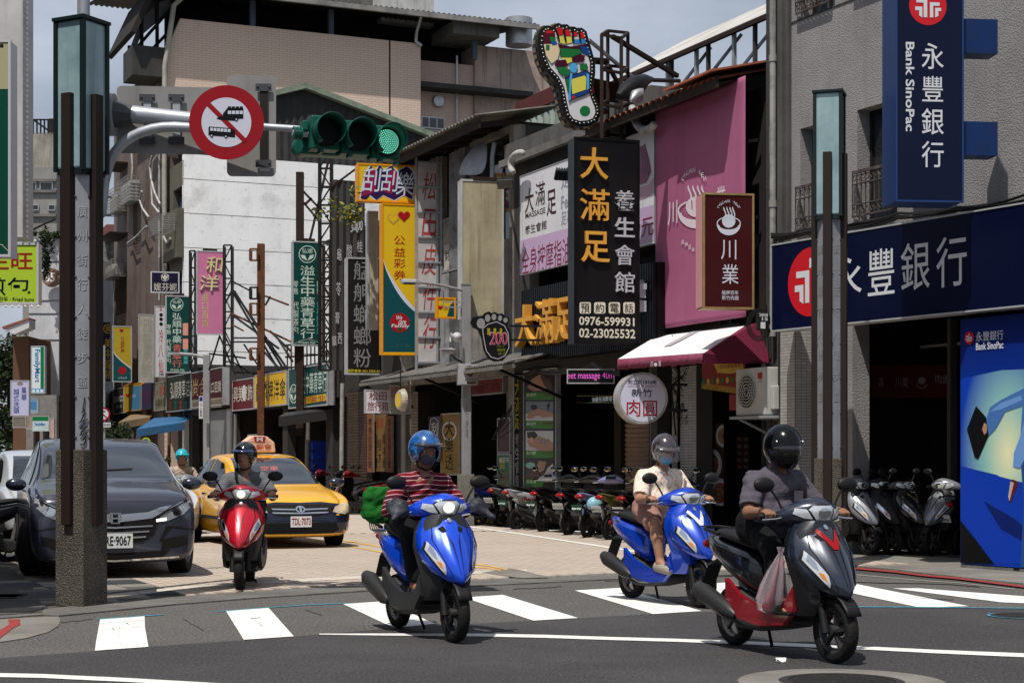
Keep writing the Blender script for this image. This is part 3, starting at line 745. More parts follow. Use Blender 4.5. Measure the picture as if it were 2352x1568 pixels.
# red-awning dumpling shop
cy = building('shop_building', 'two-storey shop with a rust-red tiled eave above the pink banner', 1509,1757, dU(1509,.15),7.3)
w = cy.w; cy.mb(wallgrid(w, 7.15,[(.25, w-.1,.0,3.1),(.5, w-.5,3.9,6.6)],.2, ), 'wall', soot)
for x in (0, w-.1): MB().box((x, .2,0),(x+.1,7,7)).build('party_wall', soot, cy.e)
MB().box((0,6.9,0),(w, 7,7)).build('rear_wall', soot, cy.e); MB().box((.1,.2,3.15),(w-.1,6.9,3.3)).build('upper_floor', soot, cy.e)
MB().box((.1,2.6,0),(w-.1,2.7,3.1)).build('shopfront', M('shopfront_grey', (.05,.05,.052),.7, dirt=.4, ns=2), cy.e)
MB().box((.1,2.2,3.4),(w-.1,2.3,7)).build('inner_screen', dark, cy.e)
# tiled lean-to eave: fascia, rafters and separate tile rows
ev = MB(); ev.box((-.9,-.95,7.02),(w+.12,-.9,7.2)); ev.build('fascia', M('fascia_dark', (.05,.04,.035),.85, dirt=.7, dcol=(.13,.08,.06), ns=5), cy.e)
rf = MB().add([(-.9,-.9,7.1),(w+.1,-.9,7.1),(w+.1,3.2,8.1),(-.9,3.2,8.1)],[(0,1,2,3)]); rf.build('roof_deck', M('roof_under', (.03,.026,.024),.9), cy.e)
tile = M('roof_tile_red', (.3,.085,.05),.75, dirt=.8, dcol=(.1,.045,.035), ns=2.5, var=.15)
rt = MB(); n = 22; rt_me = None
for i in range(n):
 x = -.88+(w+.98)*i/n; pw = (w+.98)/n
 if rt_me is None:
  rt_me = MB().loft([[(pw*.5-pw*.48*cos(k*pi/6), y, .055*sin(k*pi/6)+z) for k in range(7)] for y, z in ((-1.0,0),(.9,.465))], cap=False, closed=False).mesh('roof_tile', tile, 60)
 o = link('roof_tile', rt_me, cy.e); o.location = (x, 0,7.13)
sh = MB(); sh.box((w-1.35,-1.12,7.22),(w+.2,.5,7.25), Matrix.Rotation(radians(0),3, 'X'));
sh = MB().add([(w-1.3,-1.08,7.22),(w+.18,-1.08,7.24),(w+.18,.7,7.66),(w-1.3,.7,7.63),(w-1.3,-1.08,7.25),(w+.18,-1.08,7.27),(w+.18,.7,7.69),(w-1.3,.7,7.66)],[(0,3,2,1),(4,5,6,7),(0,1,5,4),(1,2,6,5),(2,3,7,6),(3,0,4,7)])
sh.build('metal_flashing', M('orange_sheet', (.42,.13,.07),.55, dirt=.5, dcol=(.2,.06,.04), ns=3), cy.e)
# steel framing and duct in the open upper bay at the right
fr = MB()
for z in (3.5,5.1,6.3,6.95): fr.bar((w-.62,-.4, z),(w-.02,-.1, z),.05)
for x in (w-.62, w-.3): fr.bar((x, -.42,3.3),(x, -.42,7),.05)
fr.bar((-.05,-.42,3.42),(w-.02,-.42,3.42),.06); fr.bar((-.05,-.42,3.55),(w-.02,-.42,3.55),.03)
fr.build('steel_frame', black, cy.e)
MB().tube([(w-.45,0,4.75),(w-.1,.2,4.8),(w+.0,1,4.8)],.16,12).build('duct', M('duct', (.06,.06,.062),.4,.6), cy.e, smooth=60)
# food photographs beside the door, menu board
def food(px0, px1, yt, yb, d, name, label):
 s = Sign(name, label, 'poster', px0, px1, yt, yb, d, 'u', .04, M('food_dark', (.07,.045,.035),.5, dirt=.4, ns=6), dark, .01)
 bowl = M('bowl_white', (.45,.46,.48),.5); rim = M('bowl_blue', (.06,.12,.3),.5)
 cols = [(.3,.13,.05),(.22,.06,.03),(.33,.2,.1),(.08,.14,.05),(.28,.1,.06)]
 for (cx_, cy_, r, fc) in ((.15,.84,.30,(.3,.2,.12)),(.95,.84,.28,(.36,.24,.12)),(.5,.5,.4,(.26,.12,.07)),(.0,.2,.3,(.1,.16,.06)),(.85,.16,.36,(.33,.1,.06))):
  W_, H_ = s.w, s.h; cx_ *= W_; cy_ *= H_; r *= W_
  for k, (rr_, mt) in enumerate(((r, bowl),(r*.93, rim),(r*.9, bowl),(r*.72, M('food%d' % int(fc[0]*1000), fc, .6, dirt=.8, dcol=(.08,.03,.02), ns=22)))):
   q = [(min(max(cx_+rr_*cos(a),.012), W_-.012), min(max(cy_+rr_*.8*sin(a),.012), H_-.012)) for a in np.linspace(0,2*pi, 28)[:-1]]
   if k < 4: MB().sheet(q, -.002-.001*k-.0005*cx_).build('print', mt, s.e)
  for k in range(14):
   a = random.uniform(0,6.28); q = random.uniform(0, r*.55); x, z = cx_+q*cos(a), cy_+q*.7*sin(a); g_ = r*random.uniform(.08,.16)
   P_ = [(min(max(x+g_*cos(t)*random.uniform(.6,1.2),.012), W_-.012), min(max(z+g_*sin(t),.012), H_-.012)) for t in np.linspace(0,6,7)]
   MB().sheet(P_, -.0075-.0002*k).build('print', M('bit%d' % (k % 5), cols[k % 5],.5), s.e)
 return s
food(1606,1664,972,1160, dU(1606,.35), 'food_poster', 'tall photo panel of food bowls beside the shop under the red awning')
mb_ = Sign('menu_board', 'dark red menu board inside the shop under the air conditioner', 'menu board', 1690,1722,998,1085, dU(1690,1.2), 'u', .04, M('menu_red', (.1,.015,.012),.6), dark, .02)
for i in range(5):
 for j in range(2): mb_.t('肉圓湯麵'[i % 4]*2+'45', 1694+j*15,1004+i*16,1704+j*15,1013+i*16, M('menu_txt', (.35,.3,.26),.6), bold=0)
# white tiled jamb, pipes left of it
jb = Sign('shop_jamb', 'narrow white-tiled wall end with pipes left of the food photographs', 'wall', 1563,1600,840,1230, dU(1563,-.02), 'u', .3, M('grout_dark', (.07,.068,.065),.9), M('jamb_core', (.12,.12,.12),.9),0)
jt = None
for i in range(62):
 for j in range(4):
  if jt is None: jt = MB().box((0,-.004,0),(jb.w/4-.008,.003,.042)).mesh('tile', tm)
  o = link('tile', jt, jb.e); o.location = (.003+j*jb.w/4,-.002,.01+i*.0478);
  if .01+i*.0478 > jb.h-.05: bpy.data.objects.remove(o)
pp = MB();
for x in (-.06,-.14): pp.tube([(x, -.05,-.1),(x, -.05,3.1)],.03,8)
pp.build('pipe', pvc, jb.e, smooth=60)
# massage building
ms = building('shop_building', 'grey shop building behind the white massage billboard and ribbed black fascia', 1181,1509, dU(1181,0),7.4)
w = ms.w; ms.mb(wallgrid(w, 7.35,[(.9, w-.3,0,3.0),(1.2, w-1.2,4,6.4)],.25), 'wall', conc_d)
MB().box((-.1,-.18,7.35),(w+.1,.35,7.75)).build('parapet', M('parapet_grey', (.17,.165,.16),.9, dirt=.8, dcol=(.07,.065,.06), ns=1.5, streak=.6, bump=.4), ms.e)
MB().box((-.1,-.3,7.28),(w+.1,-.18,7.42)).build('gutter', conc_l, ms.e)
for x in (0, w-.12): MB().box((x, .25,0),(x+.12,8,7.35)).build('party_wall', soot, ms.e)
MB().box((0,7.9,0),(w, 8,7.35)).build('rear_wall', soot, ms.e); MB().box((.1,.25,7.2),(w-.1,7.9,7.32)).build('roof', conc_d, ms.e)
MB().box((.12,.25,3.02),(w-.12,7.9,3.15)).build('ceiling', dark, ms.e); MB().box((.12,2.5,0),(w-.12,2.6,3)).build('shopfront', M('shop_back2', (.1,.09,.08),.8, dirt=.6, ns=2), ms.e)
# roll-up shutter with real slats
sm_ = M('shutter_brown', (.4,.28,.19),.5,.3, dirt=.5, ns=2); x0, x1 = ms.lx(1345)+.1, ms.lx(1489)-.05
sme = MB().add([(x0,.8,0),(x1,.8,0),(x1,.77,.045),(x0,.77,.045),(x1,.8,.085),(x0,.8,.085)],[(0,1,2,3),(3,2,4,5)]).mesh('shutter_slat', sm_)
for i in range(27): o = link('shutter_slat', sme, ms.e); o.location = (0,0,.05+i*.09)
MB().box((x0-.3,.7,0),(x0-.03,.84,2.7)).build('door_jamb', M('jamb_brown', (.06,.04,.02),.6), ms.e)
MB().box((.1,.2,0),(w-.1,2.5,.02)).build('floor', M('shop_floor', (.07,.065,.06),.6), ms.e)
# metal attic behind: red cap over mint corrugated cladding
at_ = building('metal_attic', 'pale mint corrugated rooftop shed with a red band behind the foot sign', 1188,1330, dU(1188,1.1),10)
zb_ = 7.3; zt_ = at_.loc(1197,268)[1]; zr = at_.loc(1188,238)[1]
tag(corr(at_.w, zt_-zb_, .3,.03, z0=zb_, seg=6).build('cladding', M('mint_sheet', (.36,.43,.38),.6, dirt=.6, dcol=(.12,.11,.08), ns=1.3, streak=.5), at_.e, smooth=40), kind='stuff')
MB().box((-.1,-.05, zt_),(at_.w, .15, zr)).build('red_band', M('red_band', (.17,.03,.028),.7, dirt=.6, ns=2), at_.e)
MB().box((-.12,-.08, zb_),(.05,.1, zr)).build('corner_strip', M('red_peel', (.16,.05,.045),.8, dirt=.9, dcol=(.2,.18,.16), ns=6), at_.e)
MB().add([(-.1,0, zr),(at_.w, 0, zr),(at_.w, 5, zr-.5),(-.1,5, zr-.5)],[(0,1,2,3)]).build('roof', M('roof_red', (.2,.05,.04),.7, dirt=.6, ns=2), at_.e)
MB().box((-.05,.15, zb_-.2),(0,5, zr-.6)).build('side_wall', plaster, at_.e)
# weathered house under the corrugated eave
wh = building('old_house', 'weathered house under a long corrugated eave behind the cream blank sign', 921,1181, dU(921,0),8.3)
w = wh.w; hol = [R(wh, 1080,1170,320,560), R(wh, 1012,1043,330,500),(.3, w-.3,0,3.1),(.4,2.1,3.9,7.3)]
wh.mb(wallgrid(w, 8.2, hol, .25), 'wall', plaster)
for r in (hol[0], hol[1], hol[3]): window(wh.e, r, .22,3,2, rust)
for x in (0, w-.12): MB().box((x, .25,0),(x+.12,8,8.2)).build('party_wall', conc_d, wh.e)
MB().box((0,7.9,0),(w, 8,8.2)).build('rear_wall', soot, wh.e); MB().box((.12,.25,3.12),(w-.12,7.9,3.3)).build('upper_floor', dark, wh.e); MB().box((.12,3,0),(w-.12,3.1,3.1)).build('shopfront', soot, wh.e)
# corrugated eave (waves run down the slope)
MB().box((-.2,.3,8.2),(w-.3,8,8.32)).build('roof', conc_d, wh.e); n = int((w+.5)/.045); A = [[],[]]
for i in range(n+1):
 x = -.3+(w+.5)*i/n; z = .03*sin(i*pi/2)
 A[0].append((x, -.95,8.25+z)); A[1].append((x, .9,8.6+z))
tag(MB().loft(A, cap=False, closed=False).build('corrugated_roof', M('asbestos_roof', (.2,.185,.165),.9, dirt=.8, dcol=(.07,.06,.05), ns=2), wh.e, smooth=50, solid=.012), kind='stuff')
bmq = MB(); bmq.box((-.25,-.85,8.02),(w+.15,-.8,8.17))
for i in range(9): x = i*w/8; bmq.bar((x, -.8,8.1),(x, .1,8.25),.06,.1)
bmq.build('eave_beam', rust, wh.e)
# peeling pier and hanging grey tarpaulin
pr = R(wh, 1043,1079,308,412); MB().box((pr[0],-.12,3.2),(pr[1],.0,8.1)).build('pier', M('peeled_paint', (.22,.23,.24),.85, dirt=.9, dcol=(.07,.06,.055), ns=4, streak=.5), wh.e)
r0 = wh.loc(1092,410); r1 = wh.loc(1156,410); tp0 = wh.loc(1128,315); tm2 = wh.loc(1110,352); tm3 = wh.loc(1155,350)
tarp = []
for (x, z, y) in ((tp0[0], tp0[1],-.1),(tm3[0], tm3[1],-.35),(tm2[0], tm2[1],-.4),(r0[0], r0[1],-.45),((r0[0]+r1[0])/2, r0[1]-.05,-.55),(r1[0], r1[1],-.4)): tarp.append((x, y, z))
MB().add(tarp, [(0,2,1),(2,3,4),(2,4,1),(1,4,5)]).build('tarpaulin', M('tarp', (.33,.34,.37),.5, dirt=.4, ns=4), wh.e, sub=2)
wp = MB().tube([(wh.lx(1151),-.15,7.9),(wh.lx(1151),-.2,7.6),(wh.lx(1152),-.2,3.2)],.05,10); wp.build('downpipe', M('white_pipe', (.42,.44,.46),.5, dirt=.5, ns=3), wh.e, smooth=60)
# paper notice
s = Sign('paper_notice', 'torn pale paper lettered in black on the old house left of the cream sign', 'notice', 1020,1049,564,622, dU(1020,-.1), 'u', .01, M('old_paper', (.42,.4,.36),.9, dirt=.5, ns=5), None, 0)
s.t('財源', 1022,573,1046,597, M('ink', (.05,.04,.035),.8), bold=.01)
wn = Sign('white_shutter', 'stained white panel on the old house beneath the paper notice', 'panel', 1014,1058,626,838, dU(1014,-.12), 'u', .05, M('stained_white', (.32,.33,.34),.8, dirt=.9, dcol=(.1,.09,.08), ns=3, streak=.6), M('stained_white2', (.3,.3,.3),.8),.02)
# corrugated canopy over the pavement
cn = building('street_canopy', 'low corrugated canopy over the pavement below the lottery signs', 827,1180, dU(827,-1.3),3.2)
w = cn.w; zc = cn.loc(827,877)[1]; n = int(w/.03); A = [[],[]]
for i in range(n+1): x = w*i/n; z = .018*sin(i*pi/2); A[0].append((x, 0, zc+z)); A[1].append((x, 1.3, zc+.35+z))
tag(MB().loft(A, cap=False, closed=False).build('corrugated_sheet', M('canopy_sheet', (.19,.18,.17),.75, dirt=.7, ns=2), cn.e, smooth=50, solid=.01), kind='stuff')
MB().box((0,-.02, zc-.1),(w, .03, zc-.03)).build('edge_beam', conc_l, cn.e)
for i in range(3): MB().bar((w*(.02+i*.45),.02, zc-.1),(w*(.02+i*.45),1.3, zc-.6),.05).build('bracket', black, cn.e)
# black-boarded noodle shop
ns_ = building('shop_building', 'narrow dark shop between the corrugated billboard and the brown tiled piers', 755,921, dU(755,0),7.2)
w = ns_.w; ns_.mb(wallgrid(w, 7.1,[(.35, w*.42,0,3),(w*.5, w-.3,0,3),(.6,1.6,4,6)],.25), 'wall', M('dark_wall', (.06,.055,.05),.9, dirt=.6, ns=1.3))
for x in (0, w-.12): MB().box((x, .25,0),(x+.12,8,7.1)).build('party_wall', conc_l, ns_.e)
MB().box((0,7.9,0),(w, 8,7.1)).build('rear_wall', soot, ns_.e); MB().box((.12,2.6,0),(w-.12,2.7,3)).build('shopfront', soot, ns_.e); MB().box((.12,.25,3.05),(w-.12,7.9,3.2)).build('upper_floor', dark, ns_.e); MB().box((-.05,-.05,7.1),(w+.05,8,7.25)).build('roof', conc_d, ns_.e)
window(ns_.e, (.6,1.6,4,6),.22,2,1, rust)
br = M('brown_tile', (.105,.062,.042),.6, dirt=.4, ns=3, var=.2)
def brickpier(px0, px1, yt, v0, label, tmat=None, rows_=None):
 s = Sign('tiled_pier', label, 'pillar', px0, px1, yt, 1200, dU(px0, v0), 'u'); s.z0 = 0
 X = s.X.copy(); X.translation = (s.X0, s.d, 0); s.e.matrix_world = X; XW[s.e.name] = X
 h = CAMH+(HY-yt)/FPX*s.d; w = s.w
 MB().box((0,.006,0),(w, .35, h)).build('core', M('grout_brown', (.045,.035,.03),.9), s.e)
 nx = max(2, int(round(w/.24))); nz_ = int(h/.075); me = MB().box((0,-.006,0),(w/nx-.012,.006,.062)).mesh('brick', tmat or br)
 for j in range(nz_):
  for i in range(nx): o = link('brick', me, s.e); o.location = (.004+i*w/nx, 0,.01+j*.075)
 return s
brickpier(797,842,898,-.05, 'brown brick-tiled pier left of the orange banners')
brickpier(944,960,900,-.05, 'slim brown brick-tiled pier right of the bottle-cap sign', M('tan_tile', (.24,.19,.13),.6, var=.15))
# low herb shops, with their own fascia signs
lowmat = [M('low_wall%d' % i, c, .9, dirt=.7, ns=1.2, streak=.5) for i, c in enumerate(((.06,.055,.05),(.11,.105,.1),(.075,.06,.05)))]
low = [(655,755,3.9,0, 'low dark shop under the green herb-shop fascia sign'),(530,655,3.8,2, 'low shop under the red and yellow fascia signs'),(438,530,4.2,1, 'low shop with a grey shutter under the maroon fascia sign'),
       (352,438,4.6,0, 'low shop with a blue awning under the dark green fascia sign'),(282,352,4.6,2, 'low shop with a tan awning beyond the blue awning'),(236,282,4.2,1, 'farthest low shop of the row, beside the bush')]
for px0, px1, H_, mi, lab in low:
 b = building('low_shop', lab, px0, px1, dU(px0,0), H_, group='low shops with fascia signs'); w = b.w
 b.mb(wallgrid(w, H_, [(.25, w-.25,0,2.9)],.25), 'wall', lowmat[mi])
 for x in (0, w-.12): MB().box((x, .25,0),(x+.12,8, H_)).build('party_wall', lowmat[mi], b.e)
 MB().box((-.02,.1, H_),(w+.02,8, H_+.12)).build('roof', conc_d, b.e); MB().box((0,7.9,0),(w, 8, H_)).build('rear_wall', soot, b.e)
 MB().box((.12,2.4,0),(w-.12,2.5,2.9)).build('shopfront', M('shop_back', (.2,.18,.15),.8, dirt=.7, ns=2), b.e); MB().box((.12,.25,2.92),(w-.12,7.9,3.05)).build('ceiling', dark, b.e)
 k = random.Random(px0)
 for i in range(5):
  x = .4+k.random()*(w-1.2); z = .3+k.random()*1.6; c = [(.12,.08,.04),(.08,.1,.07),(.2,.18,.15),(.12,.03,.03),(.05,.07,.12)][i]
  MB().box((x, 2.2-.2*i*.4, z),(x+.5,2.35-.2*i*.4, z+.5)).build('goods', M('goods%d' % i, c, .7), b.e)
# grey shutter wall
gs = Sign('shutter_wall', 'plain grey shop shutter beside the street lamp left of the taxi', 'shutter', 479,530,944,1085, dU(479,-.1), 'u', .06, M('shutter_grey', (.23,.235,.24),.7, dirt=.4, ns=1), M('shutter_side', (.2,.2,.2),.7),.03)
# corner drainpipes and posts of the low shops
for px, yt, v0, r_, mt, lab in ((785,880,-.25,.06, pvc, 'pale drainpipe left of the brown tiled pier'),(706,950,-.2,.07, conc_l, 'stained concrete post in front of the herb shop'),(540,950,-.2,.06, conc_l, 'pale post left of the rusty pole'),(388,950,-.3,.06, M('wood_post', (.17,.11,.08),.8, dirt=.5, ns=3), 'thin brown post under the blue awning')):
 d = dU(px, v0); h = CAMH+(HY-yt)/FPX*d
 o = MB().tube([(0,0,0),(0,0, h*.5),(.02,0, h)], r_, 10).build('post', mt, None, smooth=60); o.location = (*cam_pt(px, d),0); tag(o, lab, 'post')
# four-storey block: white party wall facing us, brown street face
ww = building('apartment_block', 'four-storey block with a stained white party wall behind the steel sign frames', 423,990, dU(423,0),12.2, 'v')
wallW = M('white_party_wall', (.86,.86,.85),.85, dirt=.5, dcol=(.66,.66,.65), ns=.35, streak=.35, bump=.25, bs=15)
gnoise(wallW, (.5,.49,.48),.8,.52,.75); gnoise(wallW, (.3,.29,.28),5,.58,.74)
ys = [CAMH+(HY-y)/FPX*61.6 for y in (352,410,489,568,647,726,805,884)]
zs = [0]+sorted(ys)
for a, b in zip(zs[:-1], zs[1:]): MB().box((0,0, a+.012),(ww.w, .3, b-.012)).build('wall_panel', wallW, ww.e)
MB().box((.01,.015,0),(ww.w-.01,.28, zs[-1]-.02)).build('wall_core', soot, ww.e)
# brown street face: piers, recessed bays, windows
L_ = 10.8; zt = 16.2
brown_t = M('brown_mosaic', (.21,.16,.14),.75, dirt=.55, dcol=(.07,.055,.048), ns=.8, streak=.5)
olive = M('olive_render', (.17,.16,.12),.85, dirt=.6, dcol=(.08,.07,.055), ns=1, streak=.5)
Xs = ww.X.copy(); sf = thing('apartment_building', 'brown mosaic-tiled street front with recessed bays, caged balconies and hanging pipes', 'building', frame((ww.X0, ww.d, 0),(-UX, -UY)) @ Matrix.Translation((-L_, 0,0)))
XW[sf.name] = frame((ww.X0, ww.d, 0),(-UX, -UY)) @ Matrix.Translation((-L_, 0,0))
sfs = Sign.__new__(Sign)
def fx(px): d = dU(px, 0); return L_-(AB(0,0)-Vector((0,0,0))).dot(Vector((0,0,0))) if False else L_-((Vector(((px-CX)/FPX*d, d, 0))-Vector((ww.X0, ww.d, 0))).dot(Uv))
def fz(px, py): return CAMH+(HY-py)/FPX*dU(px, 0)
def FR(x0, x1, yt, yb): return (fx(x0), fx(x1), fz((x0+x1)/2, yb), fz((x0+x1)/2, yt))
holes = [FR(398,422,455,510), FR(398,422,635,690)]
MB().loft([[(0,.45,0),(L_-.01,.45,0)],[(0,.45, zt),(L_-.01,.45,12)]], cap=False, closed=False).build('back_wall', M('grey_render', (.11,.1,.092),.9, dirt=.7, ns=1, streak=.6), sf)
for x0, x1 in ((300,314),(333,343),(371,384)): MB().box((fx(x0),-.15,2.9),(fx(x1),.5,12.6 if x0 > 330 else 15.8)).build('tiled_pier', brown_t, sf)
q = wallgrid(L_-.01,12.1,[FR(398,421,432,505), FR(398,421,625,700), FR(398,421,760,830)],.3, z0=3.2, x0=fx(390)); q.build('corner_bay_wall', olive, sf)
for r in (FR(398,421,452,505), FR(398,421,645,700)): window(sf, r, .25,3,1, M('blue_frame', (.05,.08,.12),.5), M('sky_glass', (.12,.17,.22),.08))
MB().box((fx(390),-.001-.25,8.6),(L_-.02,-.002,10.35)).build('spandrel', olive, sf); MB().box((fx(390),-.25,4.9),(L_-.02,-.002,6.6)).build('spandrel', olive, sf)
for (x0, x1, yt, yb) in ((320,330,378,418),(343,352,370,410),(349,361,547,600),(318,326,566,612),(320,331,500,545),(349,362,435,480),(320,330,650,700),(349,362,650,700),(320,330,240,300),(346,360,220,300),(286,296,330,400),(286,297,600,650)):
 r = FR(x0, x1, yt, yb); wo = window(sf, (r[0], r[1], r[2], r[3]),.42,2,1, alu)
def cage(px0, px1, yt, yb, ac=True, m=None):
 a, b, c, d = FR(px0, px1, yt, yb); mb = MB(); m = m or M('cage_bar', (.28,.27,.26),.6,.2, dirt=.6, ns=8); dp_ = .7
 for z in np.linspace(c, d, 8): mb.bar((a, -dp_, z),(b, -dp_, z),.018); mb.bar((b, -dp_, z),(b, -.15, z),.018); mb.bar((a, -dp_, z),(a, -.15, z),.018)
 for x in np.linspace(a, b, 9): mb.bar((x, -dp_, c),(x, -dp_, d),.016); mb.bar((x, -dp_, c),(x, -.15, c),.016)
 for y in np.linspace(-dp_, -.15,4): mb.bar((b, y, c),(b, y, d),.016); mb.bar((a, y, c),(a, y, d),.016)
 o = mb.build('balcony_cage', m, sf)
 if ac: MB().box((a+.15,-.55, c+.05),(b-.1,-.2, d-.15)).build('air_conditioner', M('ac_old', (.38,.38,.36),.7, dirt=.5, ns=4), o)
cage(281,302,440,492); cage(307,333,415,470); cage(384,421,502,538, False); cage(271,296,603,640);
for (x0, x1, y) in ((276,303,380),(270,302,540)):
 a, b, c, d = FR(x0, x1, y, y+6); MB().box((a, -.9, c),(b, 0, c+.05)).build('window_hood', rust, sf)
wp_ = M('hanging_pipe', (.42,.42,.41),.6, dirt=.5, ns=4)
for pts in (((367,360),(362,385),(365,410),(372,440),(386,470)),((384,352),(370,372),(366,430),(368,470),(384,490)),((343,440),(338,460),(345,480),(360,500)),((320,355),(322,385),(320,420)),((310,560),(330,545),(355,520)),((395,545),(402,560),(410,548))):
 MB().tube([(fx(x),-.3, fz(x, y)) for x, y in pts],.04,8).build('hanging_pipe', wp_, sf, smooth=60)
o = MB().tube([(fx(378),-.2, fz(378,690)),(fx(378),-.2, fz(378,330))],.03,6).build('riser_pipe', wp_, sf)
# gable shed on the roof
gb = building('rooftop_shed', 'corrugated grey rooftop shed with a green gable roof above the white wall', 423,985,62.3,14, 'v')
zl = gb.loc(423,298)[1]; pk = gb.loc(698,206); zr2 = gb.loc(980,296)[1]; z0 = 11.9; zl = zr2 = (zl+zr2)/2
n = int(gb.w/.07); A = [[],[]]
for i in range(n+1):
 x = gb.w*i/n; zt2 = zl+(pk[1]-zl)*(x/pk[0]) if x < pk[0] else zr2+(pk[1]-zr2)*(gb.w-x)/(gb.w-pk[0]); y = .025*sin(i*pi/2)
 A[0].append((x, y, z0)); A[1].append((x, y, zt2))
tag(MB().loft(A, cap=False, closed=False).build('cladding', M('dark_cladding', (.075,.075,.075),.8, dirt=.6, dcol=(.03,.03,.03), ns=2, streak=.5), gb.e), kind='stuff')
gr_ = M('green_edge', (.25,.31,.23),.7, dirt=.5, ns=3)
for (xa, za),(xb, zb2) in (((-.35, zl-.08), pk),(pk, (gb.w+.5, zr2-.1))):
 MB().add([(xa, -.3, za),(xb, -.3, zb2),(xb, 5, zb2),(xa, 5, za),(xa, -.3, za+.2),(xb, -.3, zb2+.2),(xb, 5, zb2+.2),(xa, 5, za+.2)],[(0,1,2,3),(7,6,5,4),(0,4,5,1),(3,2,6,7),(0,3,7,4),(1,5,6,2)]).build('roof_slope', gr_, gb.e)
MB().tube([(gb.w+.4,-.3, zr2-.1),(gb.w-.6,-.2, zr2-.35),(gb.w-.65,-.2, zr2-2.5)],.06,8).build('gutter_pipe', M('white_pipe', (.4,.4,.4),.5), gb.e)
# tall tiled block behind
tb = building('tiled_block', 'tall beige-tiled block with a dark open rooftop storey', 382,966, dU(382,0),18, 'v')
tilem = M('beige_strip_tile', (.64,.49,.41),.8, dirt=.4, dcol=(.5,.385,.32), ns=.25, streak=.3)
nd = tilem.node_tree; bw = nd.nodes.new('ShaderNodeTexBrick'); tcn = nd.nodes.new('ShaderNodeTexCoord'); mpn = nd.nodes.new('ShaderNodeMapping'); mpn.inputs['Rotation'].default_value = (radians(90),0,0)
for k_, v_ in (('Scale', 1),('Mortar Size', .012),('Brick Width', .3),('Row Height', .09),('Mortar Smooth', .2)): bw.inputs[k_].default_value = v_
bw.inputs['Color1'].default_value = (1,1,1,1); bw.inputs['Color2'].default_value = (.94,.93,.92,1); bw.inputs['Mortar'].default_value = (.74,.7,.67,1)
mm = nd.nodes.new('ShaderNodeMixRGB'); mm.blend_type = 'MULTIPLY'; mm.inputs[0].default_value = 1
src = nd.nodes['Principled BSDF'].inputs['Base Color'].links[0].from_socket
nd.links.new(tcn.outputs['Object'], mpn.inputs[0]); nd.links.new(mpn.outputs[0], bw.inputs['Vector']); nd.links.new(src, mm.inputs[1]); nd.links.new(bw.outputs[0], mm.inputs[2]); nd.links.new(mm.outputs[0], nd.nodes['Principled BSDF'].inputs['Base Color'])
ztop = tb.loc(966,101)[1]; zd = tb.loc(382,119)[1]; xk = tb.lx(414)
pol = [(0,0),(tb.w, 0),(tb.w, ztop),(xk, ztop),(0, zd)]
MB().prism(pol, 0,.3).build('front_wall', tilem, tb.e)
jx = tb.lx(895); MB().box((jx-.03,-.012,8),(jx+.03,-.002, ztop)).build('wall_joint', soot, tb.e)
MB().box((0,.3,0),(.3,10, zd-.3)).build('side_wall', brown_t, tb.e)
# recessed middle part and right mass
d2 = tb.w; x2 = tb.lx(1103); x3 = tb.lx(1232); rc = 1.2
zz = tb.loc(1000,125)[1]
MB().box((d2, rc, 0),(x2+.2, rc+.3, zz)).build('recessed_wall', tilem, tb.e); MB().box((d2-.3,.3,0),(d2-.01, rc, ztop)).build('return_wall', tilem, tb.e)
MB().box((x2+.2, rc-.15,0),(x3+1.0, rc+4, tb.loc(1165,96)[1])).build('right_wall', M('beige_stained', (.5,.39,.33),.85, dirt=.75, dcol=(.07,.06,.055), ns=.35, streak=.7), tb.e)
r = (tb.lx(975)+.3, tb.lx(1030)+.3, tb.loc(1000,283)[1], tb.loc(1000,255)[1]);
MB().box((r[0], rc-.02, r[2]),(r[1], rc+.02, r[3])).build('window_opening', dark, tb.e)
wo = window(tb.e, (r[0], r[1], r[2], r[3]), rc, 3,1, alu)
rl = MB();
for i in range(16): x = r[0]-.3+(r[1]-r[0]+.9)*i/15; rl.box((x-.012, rc-.6, r[2]-1.5),(x+.012, rc-.57, r[2]-.2))
rl.box((r[0]-.3, rc-.61, r[2]-.22),(r[1]+.6, rc-.55, r[2]-.17)); rl.box((r[0]-.3, rc-.6, r[2]-1.55),(r[1]+.6, rc, r[2]-1.5)); rl.build('balcony_rail', galv, tb.e)
MB().tube([(tb.lx(1072), rc-.15, tb.loc(1072,116)[1]),(tb.lx(1072), rc-.15,6)],.05,8).build('vent_pipe', alu, tb.e)
v = tb.loc(1019,220); MB().lathe([(0,-.1),(.22,-.1),(.25,.02),(.15,.03),(.14,-.05)],(v[0]+.2, rc-.1, v[1]), 'y', 16).build('vent_cap', alu, tb.e, smooth=40)
# dark rooftop storey with canopy, posts, gutter
zc = ztop; zcan = tb.loc(767,18)[1]
MB().box((xk, 2.5, zc-1.5),(x2+1,2.7, zcan+.9)).build('inner_wall', dark, tb.e); MB().box((0,.3, zc-1.6),(x3,9, zc-1.4)).build('roof_slab', conc_d, tb.e)
can_r = tb.lx(1216); A = [[],[]]; n = 300
for i in range(n+1): x = -1.5+(can_r+1.5)*i/n; z = .035*sin(i*pi/2); A[0].append((x, -.9, zcan+z)); A[1].append((x, 8, zcan+1.2+z))
tag(MB().loft(A, cap=False, closed=False).build('canopy_sheet', M('canopy_grey', (.15,.14,.13),.85, dirt=.7, ns=1), tb.e, solid=.02), kind='stuff')
MB().box((-1.5,-1.0, zcan-.22),(can_r, -.86, zcan-.03)).build('gutter', M('gutter_pale', (.3,.29,.27),.7, dirt=.6, ns=2), tb.e)
